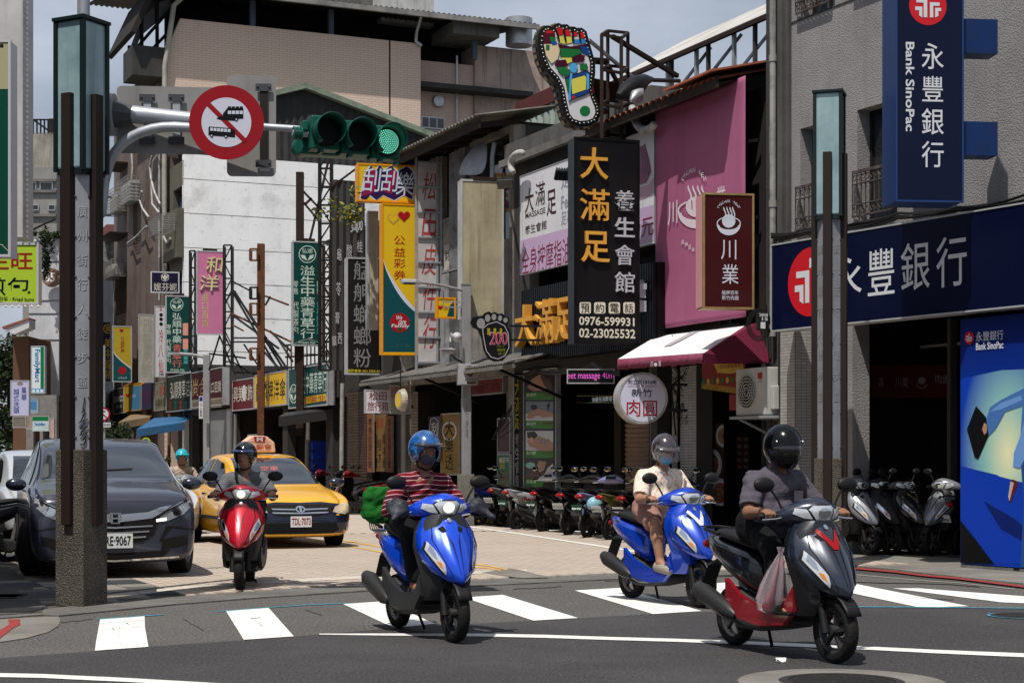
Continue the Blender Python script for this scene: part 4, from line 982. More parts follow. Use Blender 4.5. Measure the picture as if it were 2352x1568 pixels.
for px in (586,767,1098): x = tb.lx(px); MB().box((x-.1,.3, zc-.3),(x+.1,.5, zcan)).build('post', M('blue_post', (.13,.17,.23),.6, dirt=.4, ns=2), tb.e)
MB().tube([(tb.lx(953),-.75, zcan-.1),(tb.lx(953),-.2, zc+.4),(tb.lx(953),-.1, zc+.05),(tb.lx(966),-.1, zc-.1)],.07,8).build('downpipe', alu, tb.e, smooth=60)
bl = tb.loc(1070,85); MB().box((bl[0]-.7,-.4, bl[1]),(bl[0]+1.3,2, bl[1]+.5)).build('concrete_ledge', conc_l, tb.e)
MB().tube([(tb.lx(382)-.1,-.2,8),(tb.lx(382)-.1,-.2, zd-.6),(xk-.3,-.25, ztop+.4),(xk+.15,-.5, zcan-.2)],.1,10).build('downpipe', M('cream_pipe', (.36,.35,.31),.5, dirt=.4, ns=2), tb.e, smooth=60)
# lean-to at the rooftop's left end
lt = [tb.loc(px, py) for px, py in ((293,78),(330,-60),(440,-60),(414,50),(378,112),(316,160))]
fr = MB()
for (x0, y0, x1, y1) in ((316,85,316,165),(345,10,345,130),(381,-20,381,95),(416,-30,416,50),(316,110,420,-10),(316,150,420,40),(318,165,385,75)):
 a = tb.loc(x0, y0); b = tb.loc(x1, y1); fr.bar((a[0],1.5, a[1]),(b[0],1.5, b[1]),.12)
fr.build('leanto_frame', M('frame_dark', (.05,.055,.065),.7), tb.e)
P_ = [tb.loc(*p) for p in ((318,92),(345,20),(414,-40),(416,0),(345,60),(318,125))]; MB().prism(P_, 1.6,1.65).build('leanto_panel', M('panel_grey', (.33,.34,.36),.6, dirt=.5, ns=1), tb.e)
P_ = [tb.loc(*p) for p in ((293,80),(345,-30),(470,-60),(470,-40),(350,-10),(305,84))]; MB().prism(P_, -.6,4).build('leanto_roof', M('roof_rust', (.05,.045,.04),.9, dirt=.5, ns=2), tb.e)
a, z = tb.loc(345,165); MB().box((a-.7,-.2, z-.2),(a+.5,1.5, z+.9)).build('roof_box', conc_d, tb.e)
# upper white plant-room at the very top
P_ = tb.loc(985,18); MB().box((P_[0]-1.3,2, P_[1]-.2),(P_[0]+1.0,4, P_[1]+3)).build('plant_room', M('white_sheet', (.5,.5,.48),.7, dirt=.4, ns=2, streak=.4), tb.e)
P_ = tb.loc(900,8); MB().box((P_[0]-5,3, P_[1]-.1),(P_[0]+.8,5, P_[1]+3)).build('roof_store', conc_l, tb.e)
P_ = tb.loc(1192,86); MB().lathe([(.55,0),(.55,1.1)],(P_[0],0, P_[1]-.35), n=20, cap=True).build('water_tank', alu, tb.e, smooth=60)
# distant blocks
def block(label, px0, px1, yt, d, depth, mat, wins=(), name='distant_building', dirn='f'):
 b = building(name, label, px0, px1, d, CAMH+(HY-yt)/FPX*d, dirn)
 b.mb(MB().box((0,0,0),(b.w, depth, b.H)), 'wall', mat)
 for (x0, x1, y0, y1) in wins:
  r = R(b, x0, x1, y0, y1); mb = MB(); f = .08
  mb.box((r[0],-.12, r[2]),(r[1],-.02, r[2]+f)); mb.box((r[0],-.12, r[3]-f),(r[1],-.02, r[3])); mb.box((r[0],-.12, r[2]+f),(r[0]+f, -.02, r[3]-f)); mb.box((r[1]-f, -.12, r[2]+f),(r[1],-.02, r[3]-f))
  o = mb.build('window', alu, b.e); MB().box((r[0]+f, -.05, r[2]+f),(r[1]-f, -.03, r[3]-f)).build('pane', glassd, o)
 return b
gmat = M('far_grey', (.3,.3,.28),.9, dirt=.6, dcol=(.15,.145,.135), ns=.4, streak=.5)
b1 = block('grey apartment block far behind the left pillar with a water tower on its roof', 52,130,384,150,12, gmat, [(58,90,470,484),(111,128,470,484),(60,80,523,536),(62,84,418,440),(92,122,418,440)])
for y in (415,440,495): r = R(b1,52,130, y-3, y+3); MB().box((r[0]-.2,-.25, r[2]),(r[1],0, r[3])).build('ledge', conc_l, b1.e)
r = R(b1,69,118,300,384); MB().box((r[0],1, r[2]),(r[1],7, r[3])).build('stair_tower', M('tower_cream', (.36,.34,.29),.9, dirt=.6, ns=.5, streak=.5), b1.e)
r = R(b1,69,112,270,300); mb = MB()
for x in np.linspace(r[0], r[1],6): mb.bar((x, 1, r[2]),(x, 1, r[3]),.12); mb.bar((x, 6, r[2]),(x, 6, r[3]),.12)
mb.bar((r[0],1, r[3]),(r[1],1, r[3]),.12); mb.bar((r[0],6, r[3]),(r[1],6, r[3]),.12); mb.bar((r[0],1, r[3]),(r[0],6, r[3]),.12); mb.build('roof_rail', black, b1.e)
r = R(b1,98,118,262,300); MB().box((r[0],2, r[2]),(r[1],4, r[3])).build('water_tower', soot, b1.e)
wb_ = block('white-painted building with hanging plants and a round brown number plate left of the pillar', 66,135,548,66,9, M('white_block', (.5,.51,.53),.85, dirt=.5, dcol=(.2,.19,.18), ns=.6, streak=.4))
for y in (600,690,720,780): r = R(wb_, 66,135, y-.6, y+.6); MB().box((0,-.03, r[2]),(wb_.w, -.002, r[3])).build('joint_strip', conc_d, wb_.e)
dk = Sign('number_plate', 'round brown plate reading 85 on the white building left of the pillar', 'sign', 98,140,617,659,65.7, 'f')
MB().lathe([(0,0),(.36,0),(.36,.1)],(.36,-.1,.35), 'y', 32).build('disc', M('brown_disc', (.28,.16,.11),.6), dk.e)
dk.t('85', 104,626,128,648, M('white_num', (.8,.8,.8),.5), y=-.105)
eb = Sign('red_eave', 'white cornice with a red-tiled top on the left-hand corner house', 'cornice', 8,67,733,768,62, 'f', .8)
MB().prism([(0, eb.h*.35),(eb.w, eb.h*1.0),(eb.w, eb.h*.45),(eb.w*.4,0),(.3, eb.h*.2)],0,.8).build('cornice', M('cornice_white', (.5,.5,.5),.8), eb.e)
MB().prism([(0, eb.h*.35),(eb.w, eb.h*1.0),(eb.w, eb.h*1.1),(-.05, eb.h*.5)],-.05,.85).build('tile_cap', tile, eb.e)
block('brown and grey gabled wall of the corner house under the red eave', 30,66,772,63,5, M('brown_panel', (.2,.1,.06),.8, dirt=.4, ns=1),[])
block('grey mouldy rear wall beyond the street between pillar and brown block', 221,292,540,130,6, M('peeling_wall', (.12,.12,.115),.9, dirt=.95, dcol=(.5,.5,.48), ns=.35))
rt_ = Sign('tiled_roof', 'small dark red tiled roof above the mouldy grey wall', 'roof', 221,285,515,545,128, 'f')
n = 14; mb = MB()
for i in range(n): x = rt_.w*i/n; mb.tube([(x+.12,-.3,0),(x+.12,3, rt_.h*1.3)],.13,6)
tag(mb.build('roof_tiles', M('far_tiles', (.12,.035,.03),.8), rt_.e), kind='stuff')
block('low green shed with a pale roof behind the far bush', 240,300,900,88,4, M('green_shed', (.12,.16,.12),.8, dirt=.4, ns=1))
block('pale grey block peeping between the beige tower and the foot sign', 1245,1320,172,75,6, M('pale_block', (.33,.33,.33),.9, dirt=.5, ns=.5, streak=.5),[(1262,1276,200,216)])
block('white-sided house with a dark sloping edge beside the rooftop canopy', 1205,1232,88,82,5, M('white_side', (.4,.4,.4),.8))
# lean-to canopy running behind the parapets
lc = building('roof_canopy', 'long pale lean-to canopy on steel posts behind the shop roofs', 1374,1765, dU(1374,3),9.7)
w = lc.w; zf = 9.62
MB().add([(0,0, zf),(w+3,0, zf),(w+3,2.2, zf+1.25),(0,2.2, zf+1.25)],[(0,1,2,3)]).build('canopy_sheet', M('canopy_white', (.45,.43,.4),.7, dirt=.4, ns=1), lc.e, solid=.03)
mb = MB(); mb.bar((0,0, zf-.06),(w+3,0, zf-.06),.08); mb.bar((0,2.2, zf+1.18),(w+3,2.2, zf+1.18),.08)
for i in range(9): x = (w+2)*i/8; mb.bar((x, 0, zf-.05),(x, 2.2, zf+1.2),.05)
mb.build('rafter', rust, lc.e)
for i, px in enumerate((1438,1524,1533,1590,1617,1676,1724)):
 x = lc.lx(px); MB().bar((x, .1,7),(x, .1, zf),.07).build('post', galv if i % 2 else conc_d, lc.e)
 if i % 2: MB().bar((x, .1, zf-.9),(x+.9,.6, zf+.1),.05).build('brace', galv, lc.e)
# corner building beyond the left edge: it carries the big signs and shades the left pavement
lb = thing('corner_building', 'grey corner building at the left edge that carries the tall green and white signs', 'building', frame(AB(-6, kerbL-2.6),(UX, UY)))
hs_ = [(1.2+i*4.2,4.4+i*4.2, z, z+1.5) for i in range(8) for z in (4.6,)]
wallgrid(36,8.2, hs_+[(.6+i*4.2,4.2+i*4.2,0,3.1) for i in range(8)],.4).build('wall', conc_d, lb)
for r in hs_: window(lb, r, .3,2,1)
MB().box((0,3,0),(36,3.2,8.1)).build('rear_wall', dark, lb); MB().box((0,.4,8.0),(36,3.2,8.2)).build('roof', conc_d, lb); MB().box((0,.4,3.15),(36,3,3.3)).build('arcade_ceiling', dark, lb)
# shop curtain hanging deep in the bank arcade
cbn = Sign('shop_curtain', 'dark red shop curtain with a bowl emblem hanging inside the arcade beside the bank', 'curtain', 2003,2190,838,913,26.2, 'f', .02, M('curtain_red', (.2,.02,.02),.8), None, 0)
cwt = M('curtain_white', (.42,.3,.28),.8); cbn.t('川業', 2056,866,2086,890, cwt, bold=.01); cbn.t('肉圓', 2148,860,2182,880, cwt, bold=.01); cbn.disc(2117,874,9, cwt, -.004, ry=8); cbn.ring(2117,882,13,2, cwt, -.004, ry=10, a0=0, a1=pi); cbn.t('老店', 2018,866,2030,888, cwt, vert=True)
rq = random.Random(8)
for i in range(26):
 x = a_open+.3+rq.random()*3.8; z = (1.0,1.75,2.1)[i % 3]; c = [(.5,.45,.4),(.35,.1,.06),(.1,.25,.4),(.6,.6,.55),(.4,.3,.1)][i % 5]; r_ = .05+rq.random()*.06
 MB().lathe([(0,0),(r_, 0),(r_*1.1,.12+rq.random()*.15),(r_*.6,.28),(0,.29)],(x, 3.5 if z == 1.0 else 4.35, z), n=10).build('jar', M('goods_%d' % (i % 5), c, .5), bk.e, smooth=50)
for z in (1.72,2.07): MB().box((a_open+.3,4.2, z-.03),(a_open+4.3,4.58, z)).build('shelf', M('shelf_wood', (.3,.22,.15),.6), bk.e)
for i in range(9): MB().box((ms.lx(1290)+i*.12,1.1,.1+(i % 4)*.5),(ms.lx(1290)+.1+i*.12,1.25,.45+(i % 4)*.5)).build('display_item', M('goods_%d' % (i % 5),(.5,.4,.3),.5), ms.e)
# ================================================================ SIGNS
def C(name, h, k=.9, **kw): kw.setdefault('rough', .4); return M(name, H(h, k), **kw)
wht = C('sign_white', 'd8dade', .8); blk = C('sign_black', '101012', rough=.35, dirt=.3, dcol=(.03,.03,.03)); gold = M('gold_letter', (.66,.33,.05),.4,.1, dirt=.3, dcol=(.3,.14,.03), ns=14)
silv = M('silver_letter', (.5,.52,.55),.35,.2, dirt=.5, dcol=(.2,.21,.22), ns=60); red_ = C('sign_red', 'b02024'); dred = C('sign_darkred', '8a1a2c'); navy = C('sign_navy', '0a1440', 1.0, rough=.3, dirt=.25, dcol=(.006,.012,.05), ns=.8)
blue_side = C('blue_side', '2a4f8f', .8, rough=.5, dirt=.5, dcol=(.02,.05,.13), ns=2); grn = C('herb_green', '0d5a52', .85, dirt=.35, dcol=(.01,.07,.06)); alus = M('sign_alu', (.42,.43,.44),.5,.3, dirt=.5, dcol=(.2,.2,.2), ns=3)
yel = C('lottery_yellow', 'e0b81c', .85, dirt=.2, dcol=(.45,.3,.03)); ora = C('lottery_orange', 'e89a10', .8); teal = C('lottery_teal', '14636b', .85); hred = C('heart_red', 'b01622'); bone = C('bone', 'cfcabb', .8)
flor = M('faded_cloth', (.37,.35,.3),.9, dirt=.7, dcol=(.2,.18,.15), ns=2, streak=.5)
P_ = 'shop_sign'
def PS(label, px0, px1, yt, yb, face, side=alus, d=None, thick=.28, dirn=(1,.28), fw=.04, name=P_, cat='sign', group=None):
 return Sign(name, label, cat, px0, px1, yt, yb, d or dU(px1,-.05)-.3, dirn, thick, face, side, fw, group)
def FS(label, px0, px1, yt, yb, face, side=alus, v0=-.25, thick=.22, fw=.05, name=P_, cat='sign'):
 return Sign(name, label, cat, px0, px1, yt, yb, dU(px0, v0), 'u', thick, face, side, fw)
# bank
def bank_logo(s, cx_, cz, r, y=-.004):
 s.put(MB().sheet([(cx_+r*cos(a), cz+r*sin(a)) for a in np.linspace(0,2*pi, 49)[:-1]], y).build('logo_disc', C('bank_red', 'c8202a', .9, rough=.3), s.e))
 for pl in ([(-.68,-.06),(-.3,-.06),(-.3,-.62),(-.47,-.52),(-.47,-.25),(-.68,-.25)],[(-.62,.34),(-.04,.34),(-.04,-.6),(-.23,-.6),(-.23,.15),(-.62,.15)],[(-.04,.68),(.14,.68),(.14,.4),(-.04,.4)],
               [(.1,.18),(.62,.18),(.62,0),(.28,0),(.28,-.6),(.1,-.6)],[(.38,-.1),(.7,-.1),(.7,-.27),(.55,-.27),(.55,-.52),(.38,-.6)]):
  s.put(MB().sheet([(cx_+a*r, cz+b*r) for a, b in pl], y-.004).build('logo_mark', wht, s.e))
bs = Sign(P_, 'long dark blue bank fascia sign with big white characters over the arcade', 'sign', 1771,2420,562,762,24.1,(.595,-1),.3, navy, M('sign_rim', (.42,.43,.44),.5,.3),.02)
cxl, czl = bs.loc(1862,647); bank_logo(bs, cxl, czl, .47)
for st, x0, y0, x1, y1 in (('永', 1903,585,1980,682),('豐', 1994,571,2055,677),('銀', 2070,556,2136,666),('行', 2151,542,2221,658)): bs.t(st, x0, y0, x1, y1, wht, bold=.02)
vb = Sign(P_, 'tall dark blue projecting bank sign with a red logo on top', 'sign', 2057,2213,-95,463,20.3,(1,.1),.52, navy, blue_side, .02)
c_ = vb.loc(2131,14); bank_logo(vb, c_[0], c_[1],44.5/FPX*20.3)
vb.t('永豐銀行', 2117,92,2167,392, wht, vert=True, bold=.02, gap=1.25); vb.t('Bank SinoPac', 2080,97,2100,302, wht, rot=-pi/2, bold=.012)
for y0, y1 in ((37,118),(274,353)):
 a = vb.loc(2214, y0); b = vb.loc(2278, y1); vb.put(MB().box((a[0],.12, b[1]),(b[0]+.12,.42, a[1])).build('bracket', C('bracket_blue', '123a78', .9, dirt=.6, dcol=(.01,.02,.06), ns=3), vb.e))
po = Sign('poster', 'big blue bank poster with a figure in a light blue suit holding a black folder', 'poster', 2206,2420,733,1293,21.2,(.6,-1),.12, None, None)
w, h = po.w, po.h
pb = C('poster_blue_deep', '0a2a8c', 1.0, rough=.35); nodes = pb.node_tree.nodes; ln = pb.node_tree.links.new   # printed gradient
tcc = nodes.new('ShaderNodeTexCoord'); sx = nodes.new('ShaderNodeSeparateXYZ'); rr_ = nodes.new('ShaderNodeValToRGB'); mr = nodes.new('ShaderNodeMapRange'); mr.inputs[2].default_value = h
ln(tcc.outputs['Object'], sx.inputs[0]); ln(sx.outputs[2], mr.inputs[0]); ln(mr.outputs[0], rr_.inputs[0]); ln(rr_.outputs[0], nodes['Principled BSDF'].inputs['Base Color'])
cr = rr_.color_ramp; cr.elements[0].color = (*H('0a3fb4'),1); cr.elements[1].color = (*H('081a55'),1); e_ = cr.elements.new(.45); e_.color = (*H('0c3aa8'),1)
po.put(MB().box((0,0,0),(w, .12, h)).build('panel', pb, po.e))
def PP(pts, m, y, n='print'): return po.poly(pts, m, y, n)
glow = M('print_glow', H('9fc4b0'),.4); nd = glow.node_tree.nodes; ln = glow.node_tree.links.new
t_ = nd.new('ShaderNodeTexCoord'); mp_ = nd.new('ShaderNodeMapping'); c0 = po.loc(2315,1040); mp_.inputs['Location'].default_value = (-c0[0],0,-c0[1]*.55); mp_.inputs['Scale'].default_value = (1,0,.55)
g_ = nd.new('ShaderNodeVectorMath'); g_.operation = 'LENGTH'; r_ = nd.new('ShaderNodeValToRGB'); ln(t_.outputs['Object'], mp_.inputs[0]); ln(mp_.outputs[0], g_.inputs[0]); ln(g_.outputs['Value'], r_.inputs[0]); ln(r_.outputs[0], nd['Principled BSDF'].inputs['Base Color'])
r_.color_ramp.elements[0].color = (*H('e2dfb0'),1); r_.color_ramp.elements[1].color = (*H('0b38a4'),1); r_.color_ramp.elements[1].position = .78; e_ = r_.color_ramp.elements.new(.35); e_.color = (*H('86b8ae'),1)
PP([(2207,870),(2300,850),(2419,845),(2419,1140),(2352,1128),(2290,1090),(2207,1070)], glow, -.002)
PP([(2207,1072),(2290,1092),(2352,1108),(2419,1135),(2419,1300),(2282,1294),(2207,1190)], C('print_blue', '0d3fb8'),-.004)
PP([(2207,1195),(2285,1295),(2207,1292)], C('print_black', '14161c'),-.006)
PP([(2260,1150),(2330,1190),(2400,1250),(2400,1270),(2300,1215)], C('print_navyshade', '0b2a80'),-.0055)
suit = C('print_suit', '4a78b8'); suit2 = C('print_suit_dark', '2f5a9c'); suit3 = C('print_suit_light', '6a96d0')
PP([(2262,975),(2275,935),(2300,918),(2352,892),(2419,885),(2419,950),(2352,930),(2310,945),(2288,985),(2270,1003)], suit, -.008); PP([(2275,945),(2300,925),(2345,908),(2350,918),(2300,940)], suit3,-.009)
PP([(2352,895),(2419,885),(2419,1120),(2360,1060),(2345,1000)], suit, -.0085)
PP([(2345,1000),(2360,940),(2370,1020),(2344,1075),(2328,1070),(2330,1040)], suit3,-.0095)
PP([(2345,1055),(2419,1060),(2419,1305),(2345,1302),(2352,1150)], suit2,-.0075)
PP([(2262,970),(2268,975),(2268,992),(2262,998),(2257,985)], C('print_skin', 'b98a6c'),-.010)
PP([(2243,932),(2266,958),(2272,1000),(2248,1054),(2240,1050),(2222,985)], C('print_folder', '15181f'),-.009)
PP([(2326,1100),(2335,1103),(2340,1110),(2328,1140),(2322,1154),(2318,1148),(2318,1125)], C('print_shoe', '7b2a2a'),-.009)
PP([(2322,1105),(2330,1108),(2320,1150),(2317,1140)], C('print_heel', 'b9a8a0'),-.0095)
c_ = po.loc(2227.5,776); bank_logo(po, c_[0], c_[1],.078,-.011); po.t('永豐銀行', 2243,760,2306,782, wht, y=-.011, bold=.01); po.t('Bank SinoPac', 2243,785,2306,802, wht, y=-.011, bold=.02)
bt = Sign('plinth', 'low broken tiled plinth under the blue poster', 'plinth', 2206,2420,1294,1312,21.2,(.6,-1),.3, None, None)
k = 0; tme = MB().box((0,0,0),(.086,.02,.055)).mesh('tile', M('plinth_tile', (.2,.2,.19),.5, dirt=.7, ns=4, var=.2))
bt.put(MB().box((0,.014,-.06),(bt.w, .3, bt.h)).build('core', M('plinth_core', (.07,.07,.065),.9), bt.e))
for i in range(int(bt.w/.095)):
 for j in (0,1):
  if (i*7+j*3) % 11 == 0: continue
  o = link('tile', tme, bt.e); o.location = (i*.095,0,-.03+j*.062)
# dumpling shop
bn = Sign('banner', 'huge pink cloth banner with a steaming bowl hung on the upper floor', 'banner', 1505,1713,254,757, dU(1505,-.4), 'u', .03, None, None)
x1, _ = bn.loc(1712,300);
pk_ = M('pink_cloth', H('b4688c', .85),.75, dirt=.35, dcol=H('8d3d60'), ns=.7, streak=.25); nd = pk_.node_tree.nodes
A = []; nx, nz_ = 26,40
for j in range(nz_+1):
 row = []
 for i in range(nx+1):
  u_, v_ = i/nx, j/nz_; z = v_*bn.h; x = u_*bn.w
  z += 0
  row.append((x, .03*sin(u_*9+v_*3)*.3-.03*(1-abs(2*u_-1))*sin(v_*pi), z))
 A.append(row)
bn.put(MB().loft(A, cap=False, closed=False).build('cloth', pk_, bn.e, smooth=180, solid=.004))
pw = C('banner_white', 'e6d8e0', .8)
def bowl(s, cx_, cy_, k, m, y, bg=None):
 """steaming bowl emblem"""
 s.disc(cx_, cy_-8*k, 15*k, m, y); s.poly([(cx_-27*k, cy_-2*k)]+[(cx_+27*k*cos(a), cy_-2*k+26*k*sin(a)) for a in np.linspace(pi, 0,17)]+[(cx_+22*k, cy_+2*k)]+[(cx_+21*k*cos(a), cy_+2*k+9*k*sin(a)) for a in np.linspace(0, pi, 13)], m, y-.001)
 s.ring(cx_, cy_-3*k, 27*k, 2.2*k, m, y-.0012, ry=15*k, a0=pi*.8, a1=pi*2.2)
 for q in (-9,-2,5,11): s.line([(cx_+q*k+sin(t*5)*2.4*k, cy_-14*k-26*k*t) for t in np.linspace(-.15,1,9)],[2.6*k]*8+[.6*k], m if bg is None else m, y-.002)
 if bg is not None:
  for q in (-9,-2,5): s.line([(cx_+(q+3)*k, cy_-18*k),(cx_+(q+3.4)*k, cy_-4*k)],1.5*k, bg, y-.003)
bowl(bn, 1604,488,1.55, pw, -.045, pk_)
ar = 'CHUAN YEH'
for i, ch in enumerate(ar):
 if ch == ' ': continue
 a = -pi/2+(i-4)*.21; x, y = 1600+42*cos(a)*.82,447+60*sin(a)*.92; bn.t(ch, x-3.1, y-5.5, x+3.1, y+5.5, pw, y=-.05, bold=.004, tilt=-.12*(i-4)*.6)
bn.t('川', 1540,463,1562,516, pw, y=-.05, bold=.008); bn.t('業', 1652,428,1673,480, pw, y=-.05, bold=.008)
for i, ch in enumerate('艋舺百年'): bn.t(ch, 1571+i*8,551+i*6,1578+i*8,561+i*6, pw, y=-.05)
cs = Sign(P_, 'dark red vertical sign with a gold edge and a steaming bowl beside the pink banner', 'sign', 1614,1732,442,709,24.4,(1,.16),.34, M('maroon_sign', H('5a1418', .9),.35, dirt=.2, ns=2), M('gold_frame', (.36,.24,.1),.5,.4, dirt=.5, ns=4),.03)
cs.put(MB().box((-.012,.035,.03),(-.002,.33, cs.h-.03)).build('side_panel', M('pink_side', H('c58a92'),.5), cs.e))
cw = C('sign_silverwhite', 'c9ccd6'); bowl(cs, 1673.5,516,1.02, cw, -.006)
for i, ch in enumerate(ar):
 if ch != ' ': a = -pi/2+(i-4)*.21; x, y = 1673.5+38*cos(a)*.86,500+38*sin(a); cs.t(ch, x-2.6, y-3.2, x+2.6, y+3.2, cw, bold=.004, tilt=-.1*(i-4))
cs.t('川', 1656,551,1691,596, cw, bold=.0); cs.t('業', 1658,607,1696,652, cw, bold=.0); cs.t('艋舺百年', 1658,667,1696,677, cw, bold=.004); cs.t('新竹肉圓', 1658,679,1696,689, cw, bold=.004)
# awning
def Pv(px, py, v0): return at(px, py, dU(px, v0))
A_, B_, B2, C_, D_ = Pv(1511,771,-.3), Pv(1712,748,-.3), Pv(1737,742,-.1), Pv(1617,811,-1.9), Pv(1420,825,-1.9)
C2, D2 = C_-Vector((0,0,.15)), D_-Vector((0,0,.17)); W_ = Pv(1773,834,-.1)
aw = thing('awning', 'maroon awning with a sun-bleached white top and scalloped valance', 'awning', C_)
sh = MB().add([A_, B_, C_, D_, ],[(0,3,2,1)]); wb(sh, 'top_cloth', M('bleached_cloth', (.72,.68,.68),.85, dirt=.6, dcol=(.5,.42,.44), ns=1.2), aw, solid=.012)
wb(MB().add([B_, B2, W_, C2, C_],[(0,1,2,3,4)]), 'side_cloth', M('maroon_cloth', H('8c2448', .9),.8, dirt=.3, ns=2), aw, solid=.01)
nvl = 60; A = [[],[]]
for i in range(nvl+1):
 t = i/nvl; p = D_.lerp(C_, t); q = D2.lerp(C2, t); off = Vector((-VX, -VY, 0))*(.012*sin(t*90)+.01); A[0].append(p+off); A[1].append(q+off*1.4+Vector((0,0,.012*abs(sin(t*pi*9)))))
wb(MB().loft(A, cap=False, closed=False), 'valance', M('valance_cloth', H('a2506c', .8),.8, dirt=.8, dcol=H('7d2442'), ns=3, streak=.6), aw, smooth=180, solid=.008)
shadow_stripe = MB().add([A_.lerp(B_, .42)+Vector((0,0,.016)), A_.lerp(B_, .52)+Vector((0,0,.016)), A_.lerp(D_, .62).lerp(B_.lerp(C_, .62),.44)+Vector((0,0,.016)), A_.lerp(D_, .62).lerp(B_.lerp(C_, .62),.36)+Vector((0,0,.016))],[(0,3,2,1)]); wb(shadow_stripe, 'patch_or_shadow', M('shadow_stripe_grey', (.34,.33,.35),.8), aw)  # grey sheet painting a shadow stripe across the awning top
vl = Sign('x', '', '', 1420,1617,825,846, D_.y, tuple((C_-D_).xy), parent=aw); vl.t('川', 1500,829,1506,842, cw, y=-.05); vl.t('業', 1519,828,1525,841, cw, y=-.05); vl.disc(1512.5,837,4, cw, -.05)
for a, b in ((A_, D_),(B_, C_),(A_.lerp(B_, .5), D_.lerp(C_, .5))): wb(MB().tube([a-Vector((0,0,.03)), b-Vector((0,0,.03))],.015,6), 'arm', black, aw)
# temple cloth and lantern under the awning
tcx = Sign('temple_cloth', 'red and gold festival cloth hanging under the awning', 'cloth', 1612,1712,833,905, dU(1612,-.5), 'u', .02, None, None)
rc_ = M('festival_red', (.32,.03,.025),.7, dirt=.7, dcol=(.1,.09,.05), ns=14); P2 = [(0,1),(.02,.5),(.12,.35),(.3,.2),(.5,.15),(.7,.12),(.85,.1),(1,.05),(1,1)]
tcx.put(MB().sheet([(a*tcx.w, b*tcx.h) for a, b in P2],0).build('cloth', rc_, tcx.e, solid=.01)); yc = M('festival_gold', (.5,.33,.05),.6, dirt=.6, dcol=(.3,.1,.03), ns=18)
tcx.poly([(1640,834),(1708,834),(1708,852),(1680,858),(1650,856)], yc, -.012); tcx.t('平安福祿壽喜', 1654,836,1704,845, M('festival_ink', (.3,.04,.03),.6), y=-.016)
for i in range(9): x = (i+.5)/9*tcx.w; tcx.put(MB().sheet([(x+.05*cos(t), tcx.h*.38+.05*sin(t)) for t in np.linspace(0,6,9)],-.012).build('medallion', yc if i % 2 else M('festival_green', (.05,.18,.06),.6), tcx.e))
for i in range(40): x = (i+.5)/40*tcx.w; z = tcx.h*(.36-.3*i/40); MB().box((x-.006,-.008, z-.09),(x+.006,0, z)).build('tassel', yc, tcx.e).matrix_basis = Matrix()
tcx.rect(1676,905,1693,942, rc_, -.01, 'pendant')
# round sign
rs_ = Sign(P_, 'round white sign with red and black characters hanging at the corner of the awning', 'sign', 1419,1534,854,973,26.4,(1,.22),.28, None, None)
rad = rs_.h/2; cc = (rs_.w/2, rs_.h/2)
o = MB().lathe([(0,.0),(rad-.03,0),(rad-.03,-.012),(rad, -.012),(rad, .28),(0,.28)],(cc[0],0, cc[1]), 'y', 48).build('drum', M('drum_alu', (.42,.41,.4),.45,.4, dirt=.6, ns=3), rs_.e, smooth=40)
MB().lathe([(0,-.004),(rad-.035,-.004)],(cc[0],0, cc[1]), 'y', 48).build('face', C('round_face', 'c5c5d8', .9), rs_.e)
rs_.t('創立於1910年', 1442,872,1508,883, navy, y=-.008, bold=.02); rs_.line([(1441,887),(1468,887)],1, red_, -.008); rs_.line([(1482,887),(1509,887)],1, red_, -.008); rs_.t('*', 1472,883,1478,890, red_, y=-.008)
rs_.t('新竹', 1450,893,1499,911, blk, y=-.008, bold=.02); rs_.t('肉圓', 1439,918,1509,956, C('round_red', 'b01020'), y=-.008, bold=.045)
for z in (.25,.75): MB().box((rs_.w-.03,.1, rs_.h*z),(rs_.w+.35,.14, rs_.h*z+.04)).build('bracket', black, rs_.e)
# massage signs
mw = FS('wide white massage billboard with dark characters and a lavender band', 1195,1504,405,633, C('billboard_white', 'dcdce0', .85, dirt=.15, ns=1), alus, -.35,.1,.01)
lav = C('lavender', 'c3a8c8', .85); mw.poly([(1196,553),(1310,523),(1503,470),(1503,553),(1310,605),(1196,631)], lav, -.003)
ink = C('ink_maroon', '4a1c28'); mar = C('maroon_txt', '8c1c44'); gry = C('grey_txt', '9a9aa6')
mw.t('大', 1206,432,1226,488, ink, bold=.03); mw.t('滿', 1230,418,1252,472, ink, bold=.03); mw.t('足', 1256,436,1278,494, ink, bold=.03); mw.t('MASSAGE', 1207,483,1253,496, ink, bold=.008); mw.t('養生會館', 1206,512,1256,533, ink, bold=.01)
mw.t('全身按摩指油壓', 1199,555,1330,618, mar, bold=.03); mw.t('足', 1289,400,1309,432, gry); mw.t('Feet', 1289,447,1320,476, gry, bold=.01); mw.t('足裏', 1289,483,1315,515, gry); mw.t('9元', 1458,502,1502,545, mar, bold=.03)
for i in range(7): x = 1200+i*46; mw.line([(x, 415-(x-1196)*.26),(x+1,600-(x-1196)*.2)],.5, gry, -.002)
ski = C('print_purple_skin', '9a6080', .9); mw.poly([(1469,340),(1482,330),(1490,360),(1497,395),(1485,420),(1469,425)], ski, -.004); mw.poly([(1469,430),(1490,425),(1503,405),(1503,440),(1485,455),(1469,460)], C('print_pale_skin', 'c8a4b4'),-.004)
for i in range(4): mw.line([(1471+i*5,335+i*4),(1478+i*5,365+i*4),(1475+i*5,395+i*3)],1.2, C('print_line', '6a3050'),-.005)
